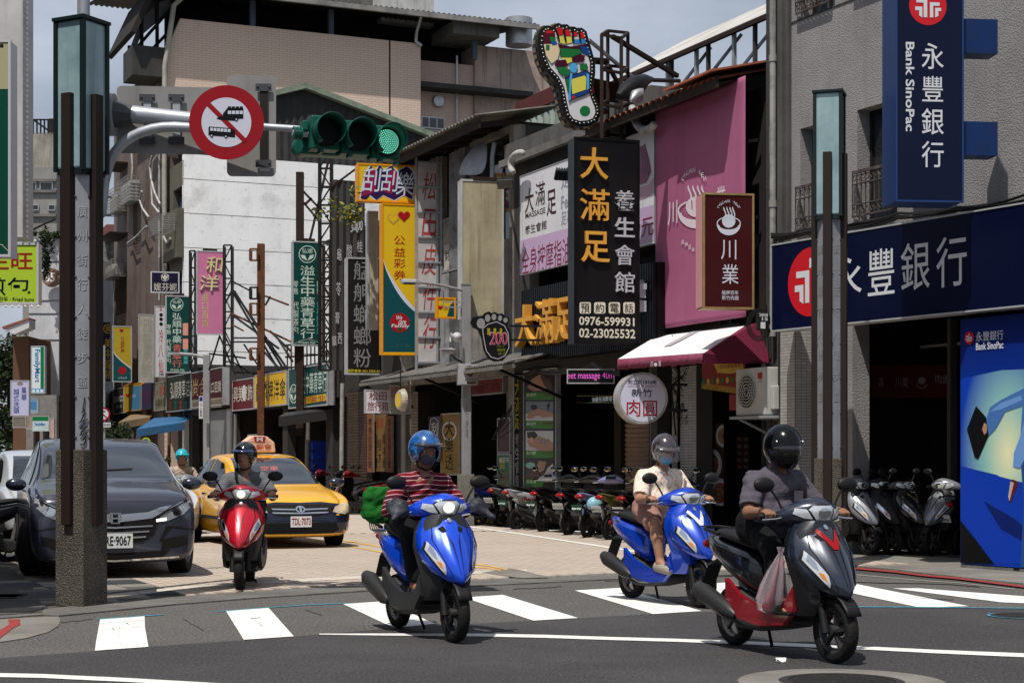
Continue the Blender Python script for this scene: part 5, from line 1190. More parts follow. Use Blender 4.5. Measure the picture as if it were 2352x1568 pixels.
# ribbed fascia
rb = Sign('ribbed_fascia', 'black ribbed metal fascia with raised gold characters', 'fascia', 1196,1503,668,832, dU(1196,-.6), 'u', .25, None, None)
hl_ = rb.h; rb.put(MB().box((0,.06,0),(rb.w, .3, hl_)).build('backing', blk, rb.e)); rme = MB().box((0,0,0),(.05,.06, hl_)).mesh('rib', C('rib_black', '181c22', 1, rough=.35))
for i in range(int(rb.w/.085)): o = link('rib', rme, rb.e); o.location = (.02+i*.085,0,0)
for st, x0, y0, x1, y1, m_ in (('大', 1201,700,1243,796, gold),('滿', 1246,688,1292,790, gold),('足', 1295,683,1336,782, gold),('養', 1380,665,1415,745, silv),('生', 1420,660,1455,740, silv),('館', 1462,644,1488,718, silv)):
 rb.t(st, x0, y0, x1, y1, m_, y=-.02, ext=.03, depth=.16, bold=.035)
# black vertical sign
bv = Sign(P_, 'tall black sign with golden and silver characters and telephone numbers', 'sign', 1318,1469,314,790,28.15,(1,.3),.34, M('sign_black2', (.008,.008,.01),.4, dirt=.2, ns=1), blk, .04)
bv.t('大', 1331,340,1395,412, gold, ext=.03, depth=.05, bold=.045); bv.t('滿', 1332,435,1398,507, gold, ext=.03, depth=.05, bold=.045); bv.t('足', 1334,532,1399,603, gold, ext=.03, depth=.05, bold=.045)
for st, y0, y1 in (('養', 438,485),('生', 500,545),('會', 563,609),('館', 625,672)): bv.t(st, 1411, y0,1456, y1, silv, ext=.03, depth=.04, bold=.035)
bulb = M('bulb_dark', (.25,.12,.02),.4)
pw2 = C('phone_white', 'd8d4c0', .85)
for i, ch in enumerate('預約電話'):
 x = 1331+i*33.5; q = [];
 for cx_, cy_, a0 in ((x+22,698,-pi/2),(x+22,716,0),(x+4,716, pi/2),(x+4,698, pi)): q += [(cx_+4*cos(a0+t), cy_+4*sin(a0+t)) for t in np.linspace(0, pi/2,4)]
 bv.poly(q, pw2,-.003); bv.t(ch, x+3,697, x+23,718, blk, y=-.006, bold=.02)
bv.t('0976-599931', 1330,728,1457,748, pw2, bold=.02); bv.t('02-23025532', 1330,755,1459,776, pw2, bold=.02)
# slim vertical signs by the door
for px0, px1, yt, yb, v0, lab in ((1179,1199,858,1124,-.1, 'slim black vertical sign with yellow and white characters left of the massage photographs'),(1494,1525,850,1120,.0, 'slim black vertical sign behind the round sign')):
 s = Sign(P_, lab, 'sign', px0, px1, yt, yb, dU(px0, v0),(1,.1),.12, M('sign_black3', (.02,.02,.024),.4), alus, .02)
 yy = C('sign_yellow', 'd8c020'); a = (px1-px0)*.16; s.t('大滿足', px0+a, yt+12, px1-a, yt+130, yy, vert=True, bold=.02); s.t('養生會館', px0+a*1.3, yt+136, px1-a*1.3, yb-6, C('sv', 'b8b8b8'), vert=True, bold=.02)
# photo column
pc = Sign('photo_display', 'column of massage photographs with green price strips beside the massage entrance', 'poster display', 1203,1278,852,1127, dU(1203,-.05), 'u', .1, M('display_black', (.012,.012,.012),.4), alus, .03)
gs_ = C('price_green', '3f9a28'); skin_p = C('photo_skin', 'b88a70', .9); skin_d = C('photo_skin_dark', '6a4434'); whp = C('photo_white', 'c8ccd0', .85); dk_ = C('photo_dark', '2a1c18'); pbg = C('photo_bg', '8a98a4', .8)
def strip(y0, y1, a, b, c):
 pc.rect(1208, y0,1271, y1, gs_, -.004); pc.t(a, 1210, y0+2,1232, y0+9.5, C('gt', 'd8e8c8'), y=-.008); pc.t(b, 1246, y0+2,1268, y0+9, C('rt', 'a01818'), y=-.008, bold=.02); pc.t(c, 1210, y0+11,1222, y0+16, dk_, y=-.008)
pc.rect(1208,857,1271,899, dk_, -.003); pc.poly([(1212,890),(1222,870),(1240,860),(1255,868),(1262,885),(1250,897),(1225,898)], skin_p, -.005); pc.poly([(1240,862),(1262,870),(1270,885),(1268,896),(1252,888)], skin_d, -.006)
strip(901,918, '修凍甲', '一組500', '足心開光')
pc.rect(1208,922,1271,965, pbg, -.003); pc.rect(1208,950,1271,966, whp, -.0035); pc.poly([(1209,958),(1218,946),(1232,938),(1250,942),(1270,948),(1270,956),(1240,960),(1215,961)], skin_p, -.006); pc.disc(1227,935,8, dk_, -.007, ry=6); pc.poly([(1256,930),(1262,924),(1264,930),(1258,944)], C('photo_navy', '303848'),-.007); pc.disc(1236,958,9, whp, -.008, ry=3.5)
strip(967,984, '刮痧', '30分500', '刮痧')
pc.rect(1208,989,1271,1034, whp, -.003); pc.poly([(1211,1012),(1220,1003),(1240,1002),(1262,1010),(1271,1016),(1271,1034),(1240,1034),(1216,1024)], skin_p, -.006); pc.poly([(1211,992),(1228,990),(1236,1000),(1228,1008),(1212,1006)], dk_, -.007); pc.disc(1221,1010,6, C('face_p', 'c89a80'),-.008)
for i in range(5): pc.disc(1243+i % 3*8,1010+i//3*7,2.5, pbg, -.009)
strip(1034,1051, '拔罐', '30分500', '滑罐')
pc.rect(1208,1056,1271,1100, C('photo_brown', '4a3426'),-.003); pc.disc(1219,1068,11, C('towel', '8ac0b0'),-.005, ry=7); pc.poly([(1210,1084),(1230,1078),(1255,1085),(1262,1094),(1230,1097),(1210,1096)], skin_d, -.006); pc.poly([(1238,1058),(1256,1060),(1250,1080),(1238,1084),(1232,1076)], skin_p, -.007); pc.poly([(1271,1064),(1258,1074),(1250,1092),(1271,1096)], whp, -.0065)
strip(1100,1118, '去角質', '一組600', '足皮')
# LED signs
ld = Sign('led_sign', 'black LED strip sign showing pink moving letters over the massage entrance', 'LED sign', 1302,1412,847,881,29.8,(1,.0),.12, M('led_black', (.02,.018,.018),.4), alus, .02)
o = ld.t('eet massage 40m', 1303,854,1410,874, M('led_pink', (.62,.1,.5),.5, emit=.45), bold=0)
l2 = Sign('led_sign', 'small scrolling LED panel inside the massage entrance', 'LED sign', 1324,1410,907,926, dU(1324,1.2), 'u', .1, M('led_black', (.02,.018,.018),.4), blk, .01)
l2.t('油壓足浴歡迎', 1360,911,1406,923, M('led_white', (.7,.8,.75),.5, emit=.35), bold=0)
for i in range(20): l2.disc(1327+i*4.2,909,.9, M('led_g%d' % (i % 2),((.1,.7,.2),(.8,.1,.1))[i % 2],.5, emit=.35), n=6); l2.disc(1327+i*4.2,924.5,.9, M('led_g%d' % ((i+1) % 2),((.1,.7,.2),(.8,.1,.1))[(i+1) % 2],.5, emit=.35), n=6)
ds = Sign(P_, 'unlit dark entrance sign with dim gold characters behind the LED strip', 'sign', 1284,1412,858,905, dU(1284,.9), 'u', .1, M('dim_sign', (.02,.018,.017),.5), dark, .01); ds.t('大滿足', 1288,862,1378,900, M('dim_gold', (.1,.07,.02),.5), bold=.01)
d3 = Sign(P_, 'dark inner signboard with dim red characters over the shutter', 'sign', 1296,1420,930,953, dU(1296,1.6), 'u', .1, M('dim_sign', (.02,.018,.017),.5), dark, .01); d3.t('推拿品 0902-180612', 1300,934,1414,948, M('dim_red', (.12,.02,.02),.5))
# big foot sign on the steel tower
Z = lambda x, y: (x/2.7775+1129, y/2.7775)
ft = Sign('foot_sign', 'large foot-shaped reflexology sign with coloured zones high above the black sign', 'sign', 1232,1380,56,295,29.0,(1,.3),.3)
outl = [Z(*p) for p in ((318,195),(335,176),(360,170),(392,182),(405,165),(430,155),(455,168),(480,162),(503,182),(530,178),(548,190),(575,185),(600,205),(612,250),(635,330),(655,400),(655,470),(642,560),(660,620),(685,680),(690,730),(665,780),(620,800),(560,805),(505,785),(470,740),(450,660),(435,570),(405,510),(350,450),(315,370),(300,290),(305,230))]
P2 = [ft.loc(*p) for p in outl]
def inset(P, k):
 n = len(P); c = []
 for i in range(n):
  a, b, q = Vector(P[i-1]), Vector(P[i]), Vector(P[(i+1) % n]); t = (q-a).normalized(); nn = Vector((-t.y, t.x)); c.append(tuple(b+nn*k))
 return c
sg = 1 if sum(P2[i-1][0]*P2[i][1]-P2[i][0]*P2[i-1][1] for i in range(len(P2))) > 0 else -1
MB().prism(inset(P2,-.02*sg),0,.3).build('box', M('foot_black', (.012,.012,.013),.5), ft.e)
MB().prism(inset(P2,.035*sg),-.012,0).build('rim', M('foot_rim', (.03,.03,.03),.4), ft.e)
white_f = C('foot_white', 'd8d8dc', .85)
FZ = [((np.array(outl)).tolist(), 'd8d8dc', .085)]
MB().sheet(inset(P2,.085*sg),-.014).build('face', white_f, ft.e)
zones = [([(340,200),(375,195),(400,215),(405,260),(380,285),(335,280),(322,235)], '6a1630'),([(345,200),(380,196),(398,212),(370,215),(345,215)], 'c81e1e'),([(412,190),(432,175),(452,190),(455,225),(425,230)], 'c81e1e'),([(462,200),(482,188),(500,205),(505,235),(470,232)], 'c81e1e'),([(518,210),(540,205),(548,232),(520,238)], 'c81e1e'),([(558,215),(580,208),(592,225),(592,248),(565,245)], 'c81e1e'),
 ([(425,235),(508,238),(512,275),(470,285),(430,275)], 'd6cf58'),([(515,255),(595,255),(598,280),(520,282)], '2f86c8'),([(430,285),(500,300),(600,285),(605,300),(560,318),(440,310)], '5c1436'),([(440,312),(560,318),(570,345),(510,370),(440,365)], '1e8a44'),([(560,300),(610,298),(632,345),(625,360),(580,345)], '1c4c9a'),
 ([(330,285),(420,285),(432,330),(420,380),(380,410),(345,360)], 'd8c8a4'),([(345,290),(368,292),(366,325),(345,325)], '1e8a44'),([(368,240),(400,240),(405,268),(372,268)], '1e8a44'),([(375,270),(412,268),(412,290),(385,292)], '1c5cb0'),([(415,390),(470,385),(482,420),(430,440),(400,420)], '5c1436'),([(508,370),(560,348),(590,365),(580,395),(530,400),(508,392)], '5c1436'),
 ([(430,372),(508,372),(510,398),(480,410),(470,385)], 'd6cf58'),([(415,435),(450,430),(495,450),(490,480),(450,485),(425,460)], '1e8a44'),([(500,410),(530,405),(545,430),(535,465),(505,470),(495,440)], '4ea8dc'),([(560,415),(600,410),(612,435),(595,452),(562,448)], '1e8a44'),
 ([(468,500),(600,458),(620,475),(618,590),(590,605),(500,640),(490,610)], '1c4c9a'),([(505,510),(590,485),(600,500),(598,575),(510,605)], 'd6cf58'),([(498,470),(512,470),(500,600),(502,640),(488,650),(484,600)], '4ea8dc'),([(505,620),(525,612),(530,630),(512,638)], 'c81e1e'),([(470,510),(492,505),(490,590),(482,600)], '1e8a44'),([(638,555),(646,560),(650,600),(632,600),(630,570)], '6a1630'),([(600,470),(618,480),(618,570),(604,580)], '4ea8dc')]
for i, (pl, c, ) in enumerate(zones):
 cx_ = sum(p[0] for p in pl)/len(pl); cy_ = sum(p[1] for p in pl)/len(pl); big = [(cx_+(x-cx_)*1.07, cy_+(y-cy_)*1.07) for x, y in pl]
 o = ft.poly([Z(*p) for p in big], blk, -.0155-.0009*i, 'outline'); o = ft.poly([Z(*p) for p in pl], C('zone_'+c, c),-.016-.0009*i, 'zone')
o = ft.disc(*Z(594,710),12, C('zone_1e8a44', '1e8a44'),-.017, 'zone', ) if False else ft.disc(Z(594,710)[0], Z(594,710)[1],12, C('zone_1e8a44', '1e8a44'),-.017, name='zone')
for (a, b) in (((405,200),(430,270)),((455,200),(470,275)),((510,200),(515,270)),((552,215),(562,272))): ft.line([Z(*a), Z(*((a[0]+b[0])/2,(a[1]+b[1])/2)), Z(*b)],[5,5,2], blk, -.05)
I2 = inset(P2,.045*sg); tot = 0; bl = MB().ell((0,0,0),(.011,.008,.011),6,4).mesh('bulb', M('bulb_white', (.8,.8,.75),.3))
tb_me = MB().box((-.035,.02,-.014),(.035,.09,.014)).mesh('bulb_tab', M('brass_tab', (.25,.2,.12),.4,.5))
for i in range(len(I2)):
 a, b = Vector(I2[i]), Vector(I2[(i+1) % len(I2)]); n = max(1, int((b-a).length/.055))
 for j in range(n): p = a.lerp(b, j/n); o = link('bulb', bl, ft.e); o.location = (p.x, -.02, p.y)
I3 = inset(P2,-.04*sg); acc = 0
for i in range(len(I3)):
 a, b = Vector(I3[i]), Vector(I3[(i+1) % len(I3)]); n = max(1, int((b-a).length/.11)); th = atan2((b-a).y, (b-a).x)
 for j in range(n):
  p = a.lerp(b, (j+.5)/n); o = link('bulb_tab', tb_me, ft.e); o.location = (p.x, .1, p.y); o.rotation_euler = (0,-th, 0)
# steel tower
tw_ = thing('steel_tower', 'rusty open steel tower carrying the foot sign', 'steel frame', at(1400,300,29.6)); W4 = []
def tp_(x, y, d): return at(x, y, d)
f4 = [[tp_(1382, y, 29.3), tp_(1396, y-9,30.3), tp_(1442, y-4,30.5), tp_(1427, y+8,29.5)] for y in (80,160,240,318)]
for k in range(4): wb(MB().bar(f4[0][k], f4[3][k]-Vector((0,0,.8)),.06), 'leg', rust, tw_)
for q in f4:
 for k in range(4): wb(MB().bar(q[k], q[(k+1) % 4],.045), 'crossbar', rust, tw_)
wb(MB().bar(tp_(1406,84,29.6), tp_(1556,175,31),.07), 'stay', rust, tw_); wb(MB().bar(tp_(1352,92,29.4), tp_(1480,200,31.5),.05), 'stay', galv, tw_); wb(MB().bar(tp_(1396,150,29.4), tp_(1424,200,30),.06), 'stay', rust, tw_); wb(MB().tube([tp_(1366,140,29.3), tp_(1392,142,29.5)],.06,8), 'stub', black, tw_); wb(MB().tube([tp_(1375,260,29.3), tp_(1392,254,29.5)],.06,8), 'stub', black, tw_)
# floodlights
def flood(px, py, d, s_, yaw, label, arm=None):
 t = thing('floodlight', label, 'lamp', at(px, py, d)); Rz = Matrix.Rotation(yaw, 3, 'Z') @ Matrix.Rotation(radians(35),3, 'X')
 MB().loft([[Rz @ Vector((x*s_*k, y*s_, z*s_*k)) for x, z in ((-1,-.6),(1,-.6),(1,.6),(-1,.6))] for y, k in ((-.5,1),(-.2,1),(.3,.75),(.5,.4))]).build('housing', M('lamp_black', (.02,.02,.022),.4), t, bevel=.01)
 for i in range(5): x = (-.6+i*.3)*s_; MB().box((x-.01,.3*s_, -.5*s_),(x+.01,.62*s_, .5*s_), Rz).build('fin', M('lamp_black', (.02,.02,.022),.4), t)
 MB().sheet([(-.9*s_, -.5*s_),(.9*s_, -.5*s_),(.9*s_, .5*s_),(-.9*s_, .5*s_)],-.51*s_).build('lens', glassd, t).data.transform(Rz.to_4x4())
 if arm: wb(MB().tube([at(px, py, d), at(*arm)],.025,6), 'arm', black, t)
flood(1292,400, dU(1292,-.9),.16,.3, 'black floodlight on the white billboard, left of the black sign', (1312,380, dU(1312,-.3))); flood(1162,420, dU(1162,-.9),.16,-.2, 'black floodlight by the white downpipe left of the billboard', (1155,395, dU(1155,-.2)))
t = thing('lamp', 'big black cowled street floodlight on a long arm over the pink banner', 'lamp', at(1448,215,27.5));
wb(MB().tube([at(1420,222,27.2), at(1440,212,27.4), at(1462,196,27.6), at(1482,184,27.7), at(1500,182,27.8)],[.05,.16,.17,.1,.03],14), 'cowl', M('lamp_black', (.02,.02,.022),.4), t, smooth=50); wb(MB().tube([at(1490,184,27.7), at(1560,186,28.6)],.035,8), 'arm', black, t); wb(MB().tube([at(1448,232,27.2), at(1462,222,27.3), at(1475,205,27.5)],[.02,.12,.03],10), 'visor', alu, t, smooth=60)
for pts, lab in ((((1181,400),(1172,385),(1175,362),(1190,350),(1205,352)), 'white bent air duct on the parapet left of the billboard'),(((1450,240),(1455,262),(1462,290),(1480,302),(1498,295),(1505,280)), 'pale bent duct between the foot tower and the pink banner')):
 o = MB().tube([at(x, y, dU(x, -.6)) for x, y in pts],.075,10).build('duct', M('duct_white', (.4,.39,.37),.7, dirt=.6, ns=6), None, smooth=60, sub=1); tag(o, lab, 'duct')
# old house signs
cb = PS('tall blank cream sign with rust stains', 1058,1157,411,733, M('cream_blank', (.4,.36,.24),.7, dirt=.6, dcol=(.2,.14,.08), ns=1.1, streak=.8), M('white_side2', (.42,.43,.42),.6, dirt=.4, ns=2), thick=.3, d=34.6)
MB().box((cb.w*.28,-.02, cb.h-.02),(cb.w*.85,.2, cb.h+.06)).build('rust_cap', rust, cb.e)
ps = PS('tall white cloth sign with weathered red characters on a ladder frame', 961,1004,372,838, M('worn_cloth', (.46,.44,.44),.8, dirt=.5, dcol=(.25,.2,.2), ns=2), galv, thick=.03, fw=0, d=38.6)
rdx = M('worn_red', H('a8302e'),.7, dirt=.6, dcol=(.35,.2,.18), ns=6)
for ch, y0, y1 in (('松', 396,460),('田', 480,545),('皮', 562,632),('件', 650,712),('行', 725,800)): ps.t(ch, 968, y0,1000, y1, rdx, bold=.03, tilt=.1)
lf = MB();
for x in (1004,1013): a = ps.loc(x, 360); b = ps.loc(x, 850); MB().bar((a[0],0, b[1]),(a[0],0, a[1]),.05).build('upright', galv, ps.e)
a = ps.loc(958,360); b = ps.loc(958,850); MB().bar((a[0],.1, b[1]),(a[0],.1, a[1]),.05).build('upright', galv, ps.e)
for y in np.arange(372,850,57.5): a = ps.loc(958, y); b = ps.loc(1013, y); MB().bar((a[0],-.03, a[1]),(b[0],-.03, a[1]),.035).build('rung', galv, ps.e)
def heart(s, cx_, cy_, k, m, y, ky=1): s.poly([(cx_+k*16*sin(t)**3/16, cy_-ky*k*(13*cos(t)-5*cos(2*t)-2*cos(3*t)-cos(4*t))/16) for t in np.linspace(0,2*pi, 33)[:-1]], m, y)
g1 = PS('scratch-card sign with dotted white characters on purple splashes, yellow box', 820,960,374,462, yel, ora, d=38.8, thick=.32)
spl = [(828,455),(840,400),(852,380),(862,396),(872,378),(882,392),(900,380),(910,395),(935,382),(948,395),(952,420),(946,458),(925,448),(905,460),(880,448),(865,460),(850,448),(838,462)]
g1.poly([((x-888)*1.06+888,(y-420)*1.08+420) if abs(x-888) < 62 else (x, y) for x, y in spl], wht, -.003); g1.poly(spl, C('splash_purple', '3c2468'),-.006); g1.poly([(830,452),(842,400),(856,385),(868,400),(862,440),(848,446)], C('splash_magenta', 'a01a58'),-.0075); g1.poly([(880,440),(890,400),(905,388),(915,400),(900,446)], C('splash_magenta', 'a01a58'),-.0075)
for ch, x0, y0, x1, y1 in (('刮', 830,386,870,440),('刮', 872,386,911,440),('樂', 908,396,948,450)): g1.t(ch, x0, y0, x1, y1, blk, y=-.008, bold=.075, tilt=.12); g1.t(ch, x0, y0, x1, y1, C('dots_white', 'c4d0dc'), y=-.012, bold=.03, tilt=.12)
def lottery(s, x0, x1, y0, y1, full=True):
 W = x1-x0; Hh = y1-y0; f = lambda a, b: (x0+W*a, y0+Hh*b); e = .03
 cur = [(t, .50-.0*t+.21*t+.0) for t in (0,1)]
 arc = [(e+(1-2*e)*t, .36+.35*(t**.75)) for t in np.linspace(0,1,12)]
 s.poly([f(*p) for p in arc]+[f(1-e, .985), f(e, .985)], teal, -.004)
 s.poly([f(*p) for p in arc]+[f(a, b+.035*(.2+sin(a*3))) for a, b in arc[::-1]], C('swoosh', 'c8ccdc'),-.006)
 hx, hy = f(.42,.095); heart(s, hx-W*.10, hy, W*.17, C('gold_heart', 'c89a3c'),-.006); heart(s, hx-W*.10, hy, W*.12, yel, -.007); heart(s, hx+W*.2, hy-Hh*.018, W*.17, hred, -.008)
 s.t('公益彩券', *f(.34,.2), *f(.66,.51), C('lottery_red', 'b03018'), vert=True, bold=.008, gap=1.2)
 cx_, cy_ = f(.5,.79); s.disc(cx_, cy_, W*.27, hred, -.008)
 for i, wd in enumerate(('We', 'care', 'Family')): s.t(wd, cx_-W*(.12,.05,.24)[i], cy_-W*(.2,.06,-.04)[i]-0, cx_+W*(.06,.16,.26)[i], cy_-W*(.2,.06,-.04)[i]+W*.12, wht, y=-.011, tilt=.2)
 s.rect(cx_-W*.06, cy_+W*.15, cx_+W*.06, cy_+W*.23, C('mini_green', '1c6c30'),-.011); s.t('台灣彩券', *f(.22,.925), *f(.78,.96), wht, bold=.01)
g2 = PS('tall yellow and teal lottery sign with a red heart', 876,960,466,815, yel, ora, d=38.7, thick=.32); lottery(g2,877,959,470,813)
MB().tube([(g2.w*.55,.1,-.02),(g2.w*.85,.1,-.9)],.03,8).build('stay', alu, g2.e)
g3 = PS('small yellow lottery sign behind the street lamp', 1002,1047,682,731, yel, ora, d=36.6, thick=.2); g3.poly([(1026,730),(1034,700),(1046,690),(1046,730)], teal, -.004); heart(g3,1011,706,6, hred, -.005); g3.t('公益彩券', 1018,703,1034,712, C('lottery_red', 'b03018'), y=-.006)
cr_ = PS('slim blank cream sign left of the lottery sign', 844,869,484,757, M('cream_thin', (.38,.35,.28),.7, dirt=.4, ns=2), alus, d=39.5, thick=.3)
bb = PS('black vertical sign with grey lettering and a yellow telephone line', 795,880,590,860, M('noodle_black', (.014,.014,.014),.45, dirt=.3, dcol=(.04,.04,.04)), alus, d=40.2, thick=.32)
for i, ch in enumerate('艋舺螄螂粉'): bb.t(ch, 812,600+i*50,852,643+i*50, M('grey_chr', (.26,.26,.26),.6, dirt=.5, dcol=(.08,.08,.08), ns=40), bold=.02)
bb.t('服務專線: (02) 23061636', 799,848,876,856, C('telephone_yellow', 'c8b820'), bold=.015)
cg = Sign('corrugated_billboard', 'dark grey corrugated billboard with white dessert characters', 'billboard', 760,838,412,850, dU(838,-.3), 'v', .1, None, None)
tag(cg.put(corr(cg.w, cg.h, .17,.02).build('cladding', M('billboard_grey', (.085,.08,.078),.8, dirt=.5, ns=1.5), cg.e, smooth=40)), kind='stuff')
wtx = C('board_white', 'cfcfcf', .8, dirt=.3)
for st, x0, y0, x1, y1 in (('龜', 773,570,784,598),('酸', 795,562,808,590),('桂', 819,553,832,580),('苓', 771,648,782,680),('膏', 769,716,779,744),('貴', 804,480,822,535),('200', 812,505,832,530),('鎮', 762,770,772,795),('西', 775,765,785,790)): cg.t(st, x0, y0, x1, y1, wtx, y=-.03, bold=.02)
cg.put(MB().bar((0,0, cg.h-.2),(cg.w*.8,0, cg.h+.35),.05).build('top_bar', rust, cg.e))
# pavement-level signs
def simple(label, px0, px1, yt, yb, face, rows, v0=None, d=None, dirn=(1,.28), side=alus, thick=.15, fw=.02, name=P_, cat='sign'):
 s = Sign(name, label, cat, px0, px1, yt, yb, d if d else dU(px0, v0), dirn, thick, face, side, fw)
 for st, x0, y0, x1, y1, m_, *o in rows: s.t(st, x0, y0, x1, y1, m_, vert=bool(o and o[0]), bold=o[1] if len(o) > 1 else .02)
 return s
simple('small white box sign with dark red characters for suitcases', 838,896,894,949, C('pale_lilac', 'd8cfd8', .85),[('松田', 848,899,888,919, dred),('旅行箱', 844,922,892,944, dred)], d=39.2)
simple('beige faded sign with worn red characters beside the suitcase sign', 896,944,884,950, flor, [('松田皮件行', 898,888,940,915, rdx),('大小皮件', 904,924,936,944, M('faint', (.25,.2,.18),.8))], d=38.7, thick=.05)
bc = Sign(P_, 'bottle-cap shaped beer sign hanging above the pavement', 'sign', 906,928,897,942,37.5,(.5,-1),.12, None, None)
MB().lathe([(0,-.02),(.2,-.02),(.24,.04),(.25,.1)],(bc.w/2,0, bc.h/2), 'y', 21).build('cap', M('cap_cream', (.4,.36,.28),.5, dirt=.5, ns=6), bc.e); MB().lathe([(0,-.026),(.16,-.026)],(bc.w/2,0, bc.h/2), 'y', 24).build('label', C('beer_yellow', 'd0b030'), bc.e)
MB().bar((bc.w/2,.03, bc.h/2+.2),(bc.w/2,.03, bc.h/2+.75),.02).build('hanger', black, bc.e)
orb = M('orange_cloth', (.26,.1,.04),.8, dirt=.6, dcol=(.12,.05,.025), ns=4); oi_ = M('cloth_ink', (.05,.02,.01),.8)
simple('left narrow orange cloth banner by the brown tiles', 843,857,950,1084, orb, [('零售批發定做', 846,960,854,1075, oi_, 1)], v0=-.1, dirn='u', thick=.03, fw=0, name='banner', cat='banner')
simple('right narrow orange cloth banner beside the wide one', 888,901,955,1084, orb, [('零售批發定做', 891,962,898,1075, oi_, 1)], v0=-.1, dirn='u', thick=.03, fw=0, name='banner', cat='banner')
simple('wide yellow-brown cloth banner with rows of dark characters', 858,888,952,1082, M('mustard_cloth', (.24,.13,.03),.8, dirt=.6, ns=4),[('艋舺', 864,960,882,985, M('cloth_red', (.3,.05,.02),.8),1),('龜苓膏', 861,995,868,1075, oi_, 1),('椰林米', 878,995,885,1075, oi_, 1),('桂木', 869,1005,876,1065, oi_, 1)], v0=.0, dirn='u', thick=.03, fw=0, name='banner', cat='banner')
s = simple('purple scratch-card banner with white characters behind the masked rider', 984,1011,957,1060, C('purple_cloth', '4a1c3c', dirt=.3),[('刮', 991,970,1005,1000, wht),('刮', 991,1010,1005,1042, wht)], v0=.1, dirn='u', thick=.03, fw=0, name='banner', cat='banner')
s.line([(990,963),(998,958),(1008,968),(1006,1000),(1010,1040),(996,1056),(988,1048),(990,1010),(987,990),(990,963)],1, wht, -.006)
s = simple('yellow shop panel with a white ring behind the street lamp', 1013,1056,950,1090, M('panel_yellow', (.33,.2,.03),.6, dirt=.4, ns=2),[('大樂透', 1022,965,1042,1080, oi_, 1)], v0=.15, dirn='u', thick=.05)
s.ring(1032,990,17,3, wht, -.002, ry=22)
simple('red horizontal sign under the canopy right of the street lamp', 1072,1156,874,910, C('faded_red', '9a2424', .8, dirt=.5),[('莊明廣古早味', 1080,880,1150,902, M('dull_red', (.16,.03,.03),.8))], v0=.3, dirn='u')
simple('dark green menu board with red characters and a yellow note', 1143,1173,1042,1140, C('menu_green', '1c7a50', .9),[('青草茶', 1146,1050,1170,1062, wht),('傳玉水', 1146,1082,1170,1104, red_),('珠器品', 1146,1108,1170,1126, red_),('飲料', 1148,1052,1160,1078, C('note_y', 'd8c040'),1)], v0=-.1, dirn='u', thick=.04)
simple('dark red upright panel above the green menu board', 1143,1172,960,1040, C('panel_wine', '5a1424', dirt=.4),[], v0=-.05, dirn='u', thick=.04)
simple('orange-brown shop wall panel behind the lamp post', 1060,1080,915,1090, M('ochre_dark', (.16,.09,.02),.7, dirt=.4),[], v0=.25, dirn='u', thick=.04)
# foot 200 sign
f2 = Sign('foot_sign', 'black foot-shaped massage price sign reading 200', 'sign', 1080,1172,716,832,31.8,(1,.1),.12)
Z6 = lambda x, y: (x/2.7775+564.5, y/2.7775+517.4)
ol = [Z6(*p) for p in ((1432,620),(1445,590),(1480,580),(1510,575),(1522,560),(1550,548),(1570,560),(1590,552),(1612,565),(1635,560),(1655,580),(1678,590),(1682,615),(1668,640),(1690,680),(1692,760),(1680,820),(1640,862),(1590,868),(1545,850),(1520,800),(1505,720),(1480,665),(1448,650))]
Q = [f2.loc(*p) for p in ol]; MB().prism(Q, 0,.12).build('board', blk, f2.e)
gl = M('toe_grey', (.3,.3,.3),.5, dirt=.6, dcol=(.1,.1,.1), ns=60)
for x, y, a, b in ((1500,625,26,32),(1543,592,17,24),(1583,585,15,20),(1622,592,13,18),(1657,605,14,16)): q = Z6(x, y); f2.disc(q[0], q[1], a/2.78, gl, -.004, ry=b/2.78)
f2.line([Z6(*p) for p in ((1510,660),(1545,630),(1600,615),(1650,640),(1675,690),(1678,780),(1655,830),(1610,852),(1565,840),(1535,800),(1520,730),(1510,660))],1.6, C('dotline', 'b0b0b8'),-.004)
f2.t('頭、頸、肩', *Z6(1540,655), *Z6(1635,700), C('y200', 'c8c020'), bold=.01); f2.t('200', *Z6(1555,680), *Z6(1670,762), C('r200w', 'd0b0c0'), bold=.03); f2.t('200', *Z6(1558,684), *Z6(1667,758), C('r200', 'b01c3c'), y=-.008, bold=.0); f2.t('マッサージ', *Z6(1600,765), *Z6(1650,780), C('g200', '889020')); f2.t('MASSAGE', *Z6(1605,785), *Z6(1655,802), C('g200', '889020')); f2.t('足裏・推拿', *Z6(1610,808), *Z6(1665,826), C('g200', '889020'))
for y in (780,748): a = f2.loc(1170, y); MB().box((a[0],.04, a[1]-.02),(a[0]+.6,.08, a[1]+.02)).build('bracket', black, f2.e)
# herb-shop row: fascia signs
def leaf_emblem(s, cx_, cy_, r, m, bg, kx=1):
 s.ring(cx_, cy_, r*kx, r*.09, m, -.006, ry=r); s.t('弘順', cx_-r*.6*kx, cy_-r*.65, cx_+r*.6*kx, cy_-r*.1, m, bold=.02)
 for sgn in (-1,1): s.poly([(cx_, cy_+r*.75),(cx_+sgn*r*.3*kx, cy_+r*.1),(cx_+sgn*r*.8*kx, cy_+r*.05),(cx_+sgn*r*.6*kx, cy_+r*.45)], m, -.006)
hw = C('herb_white', 'c8dcd0', .8)
s = FS('long green herb-shop fascia sign with a round emblem and a yellow strip', 663,752,847,939, grn, alus, fw=.04); leaf_emblem(s, 675,904,22, hw, grn, .45); s.t('溢生中藥青草行', 683,855,750,903, hw, bold=.02); s.poly([(686,914),(749,904),(750,919),(687,930)], yel, -.003); s.t('批發零售 青草藥專家 代製茶包', 688,909,748,925, red_, y=-.006, bold=.01)
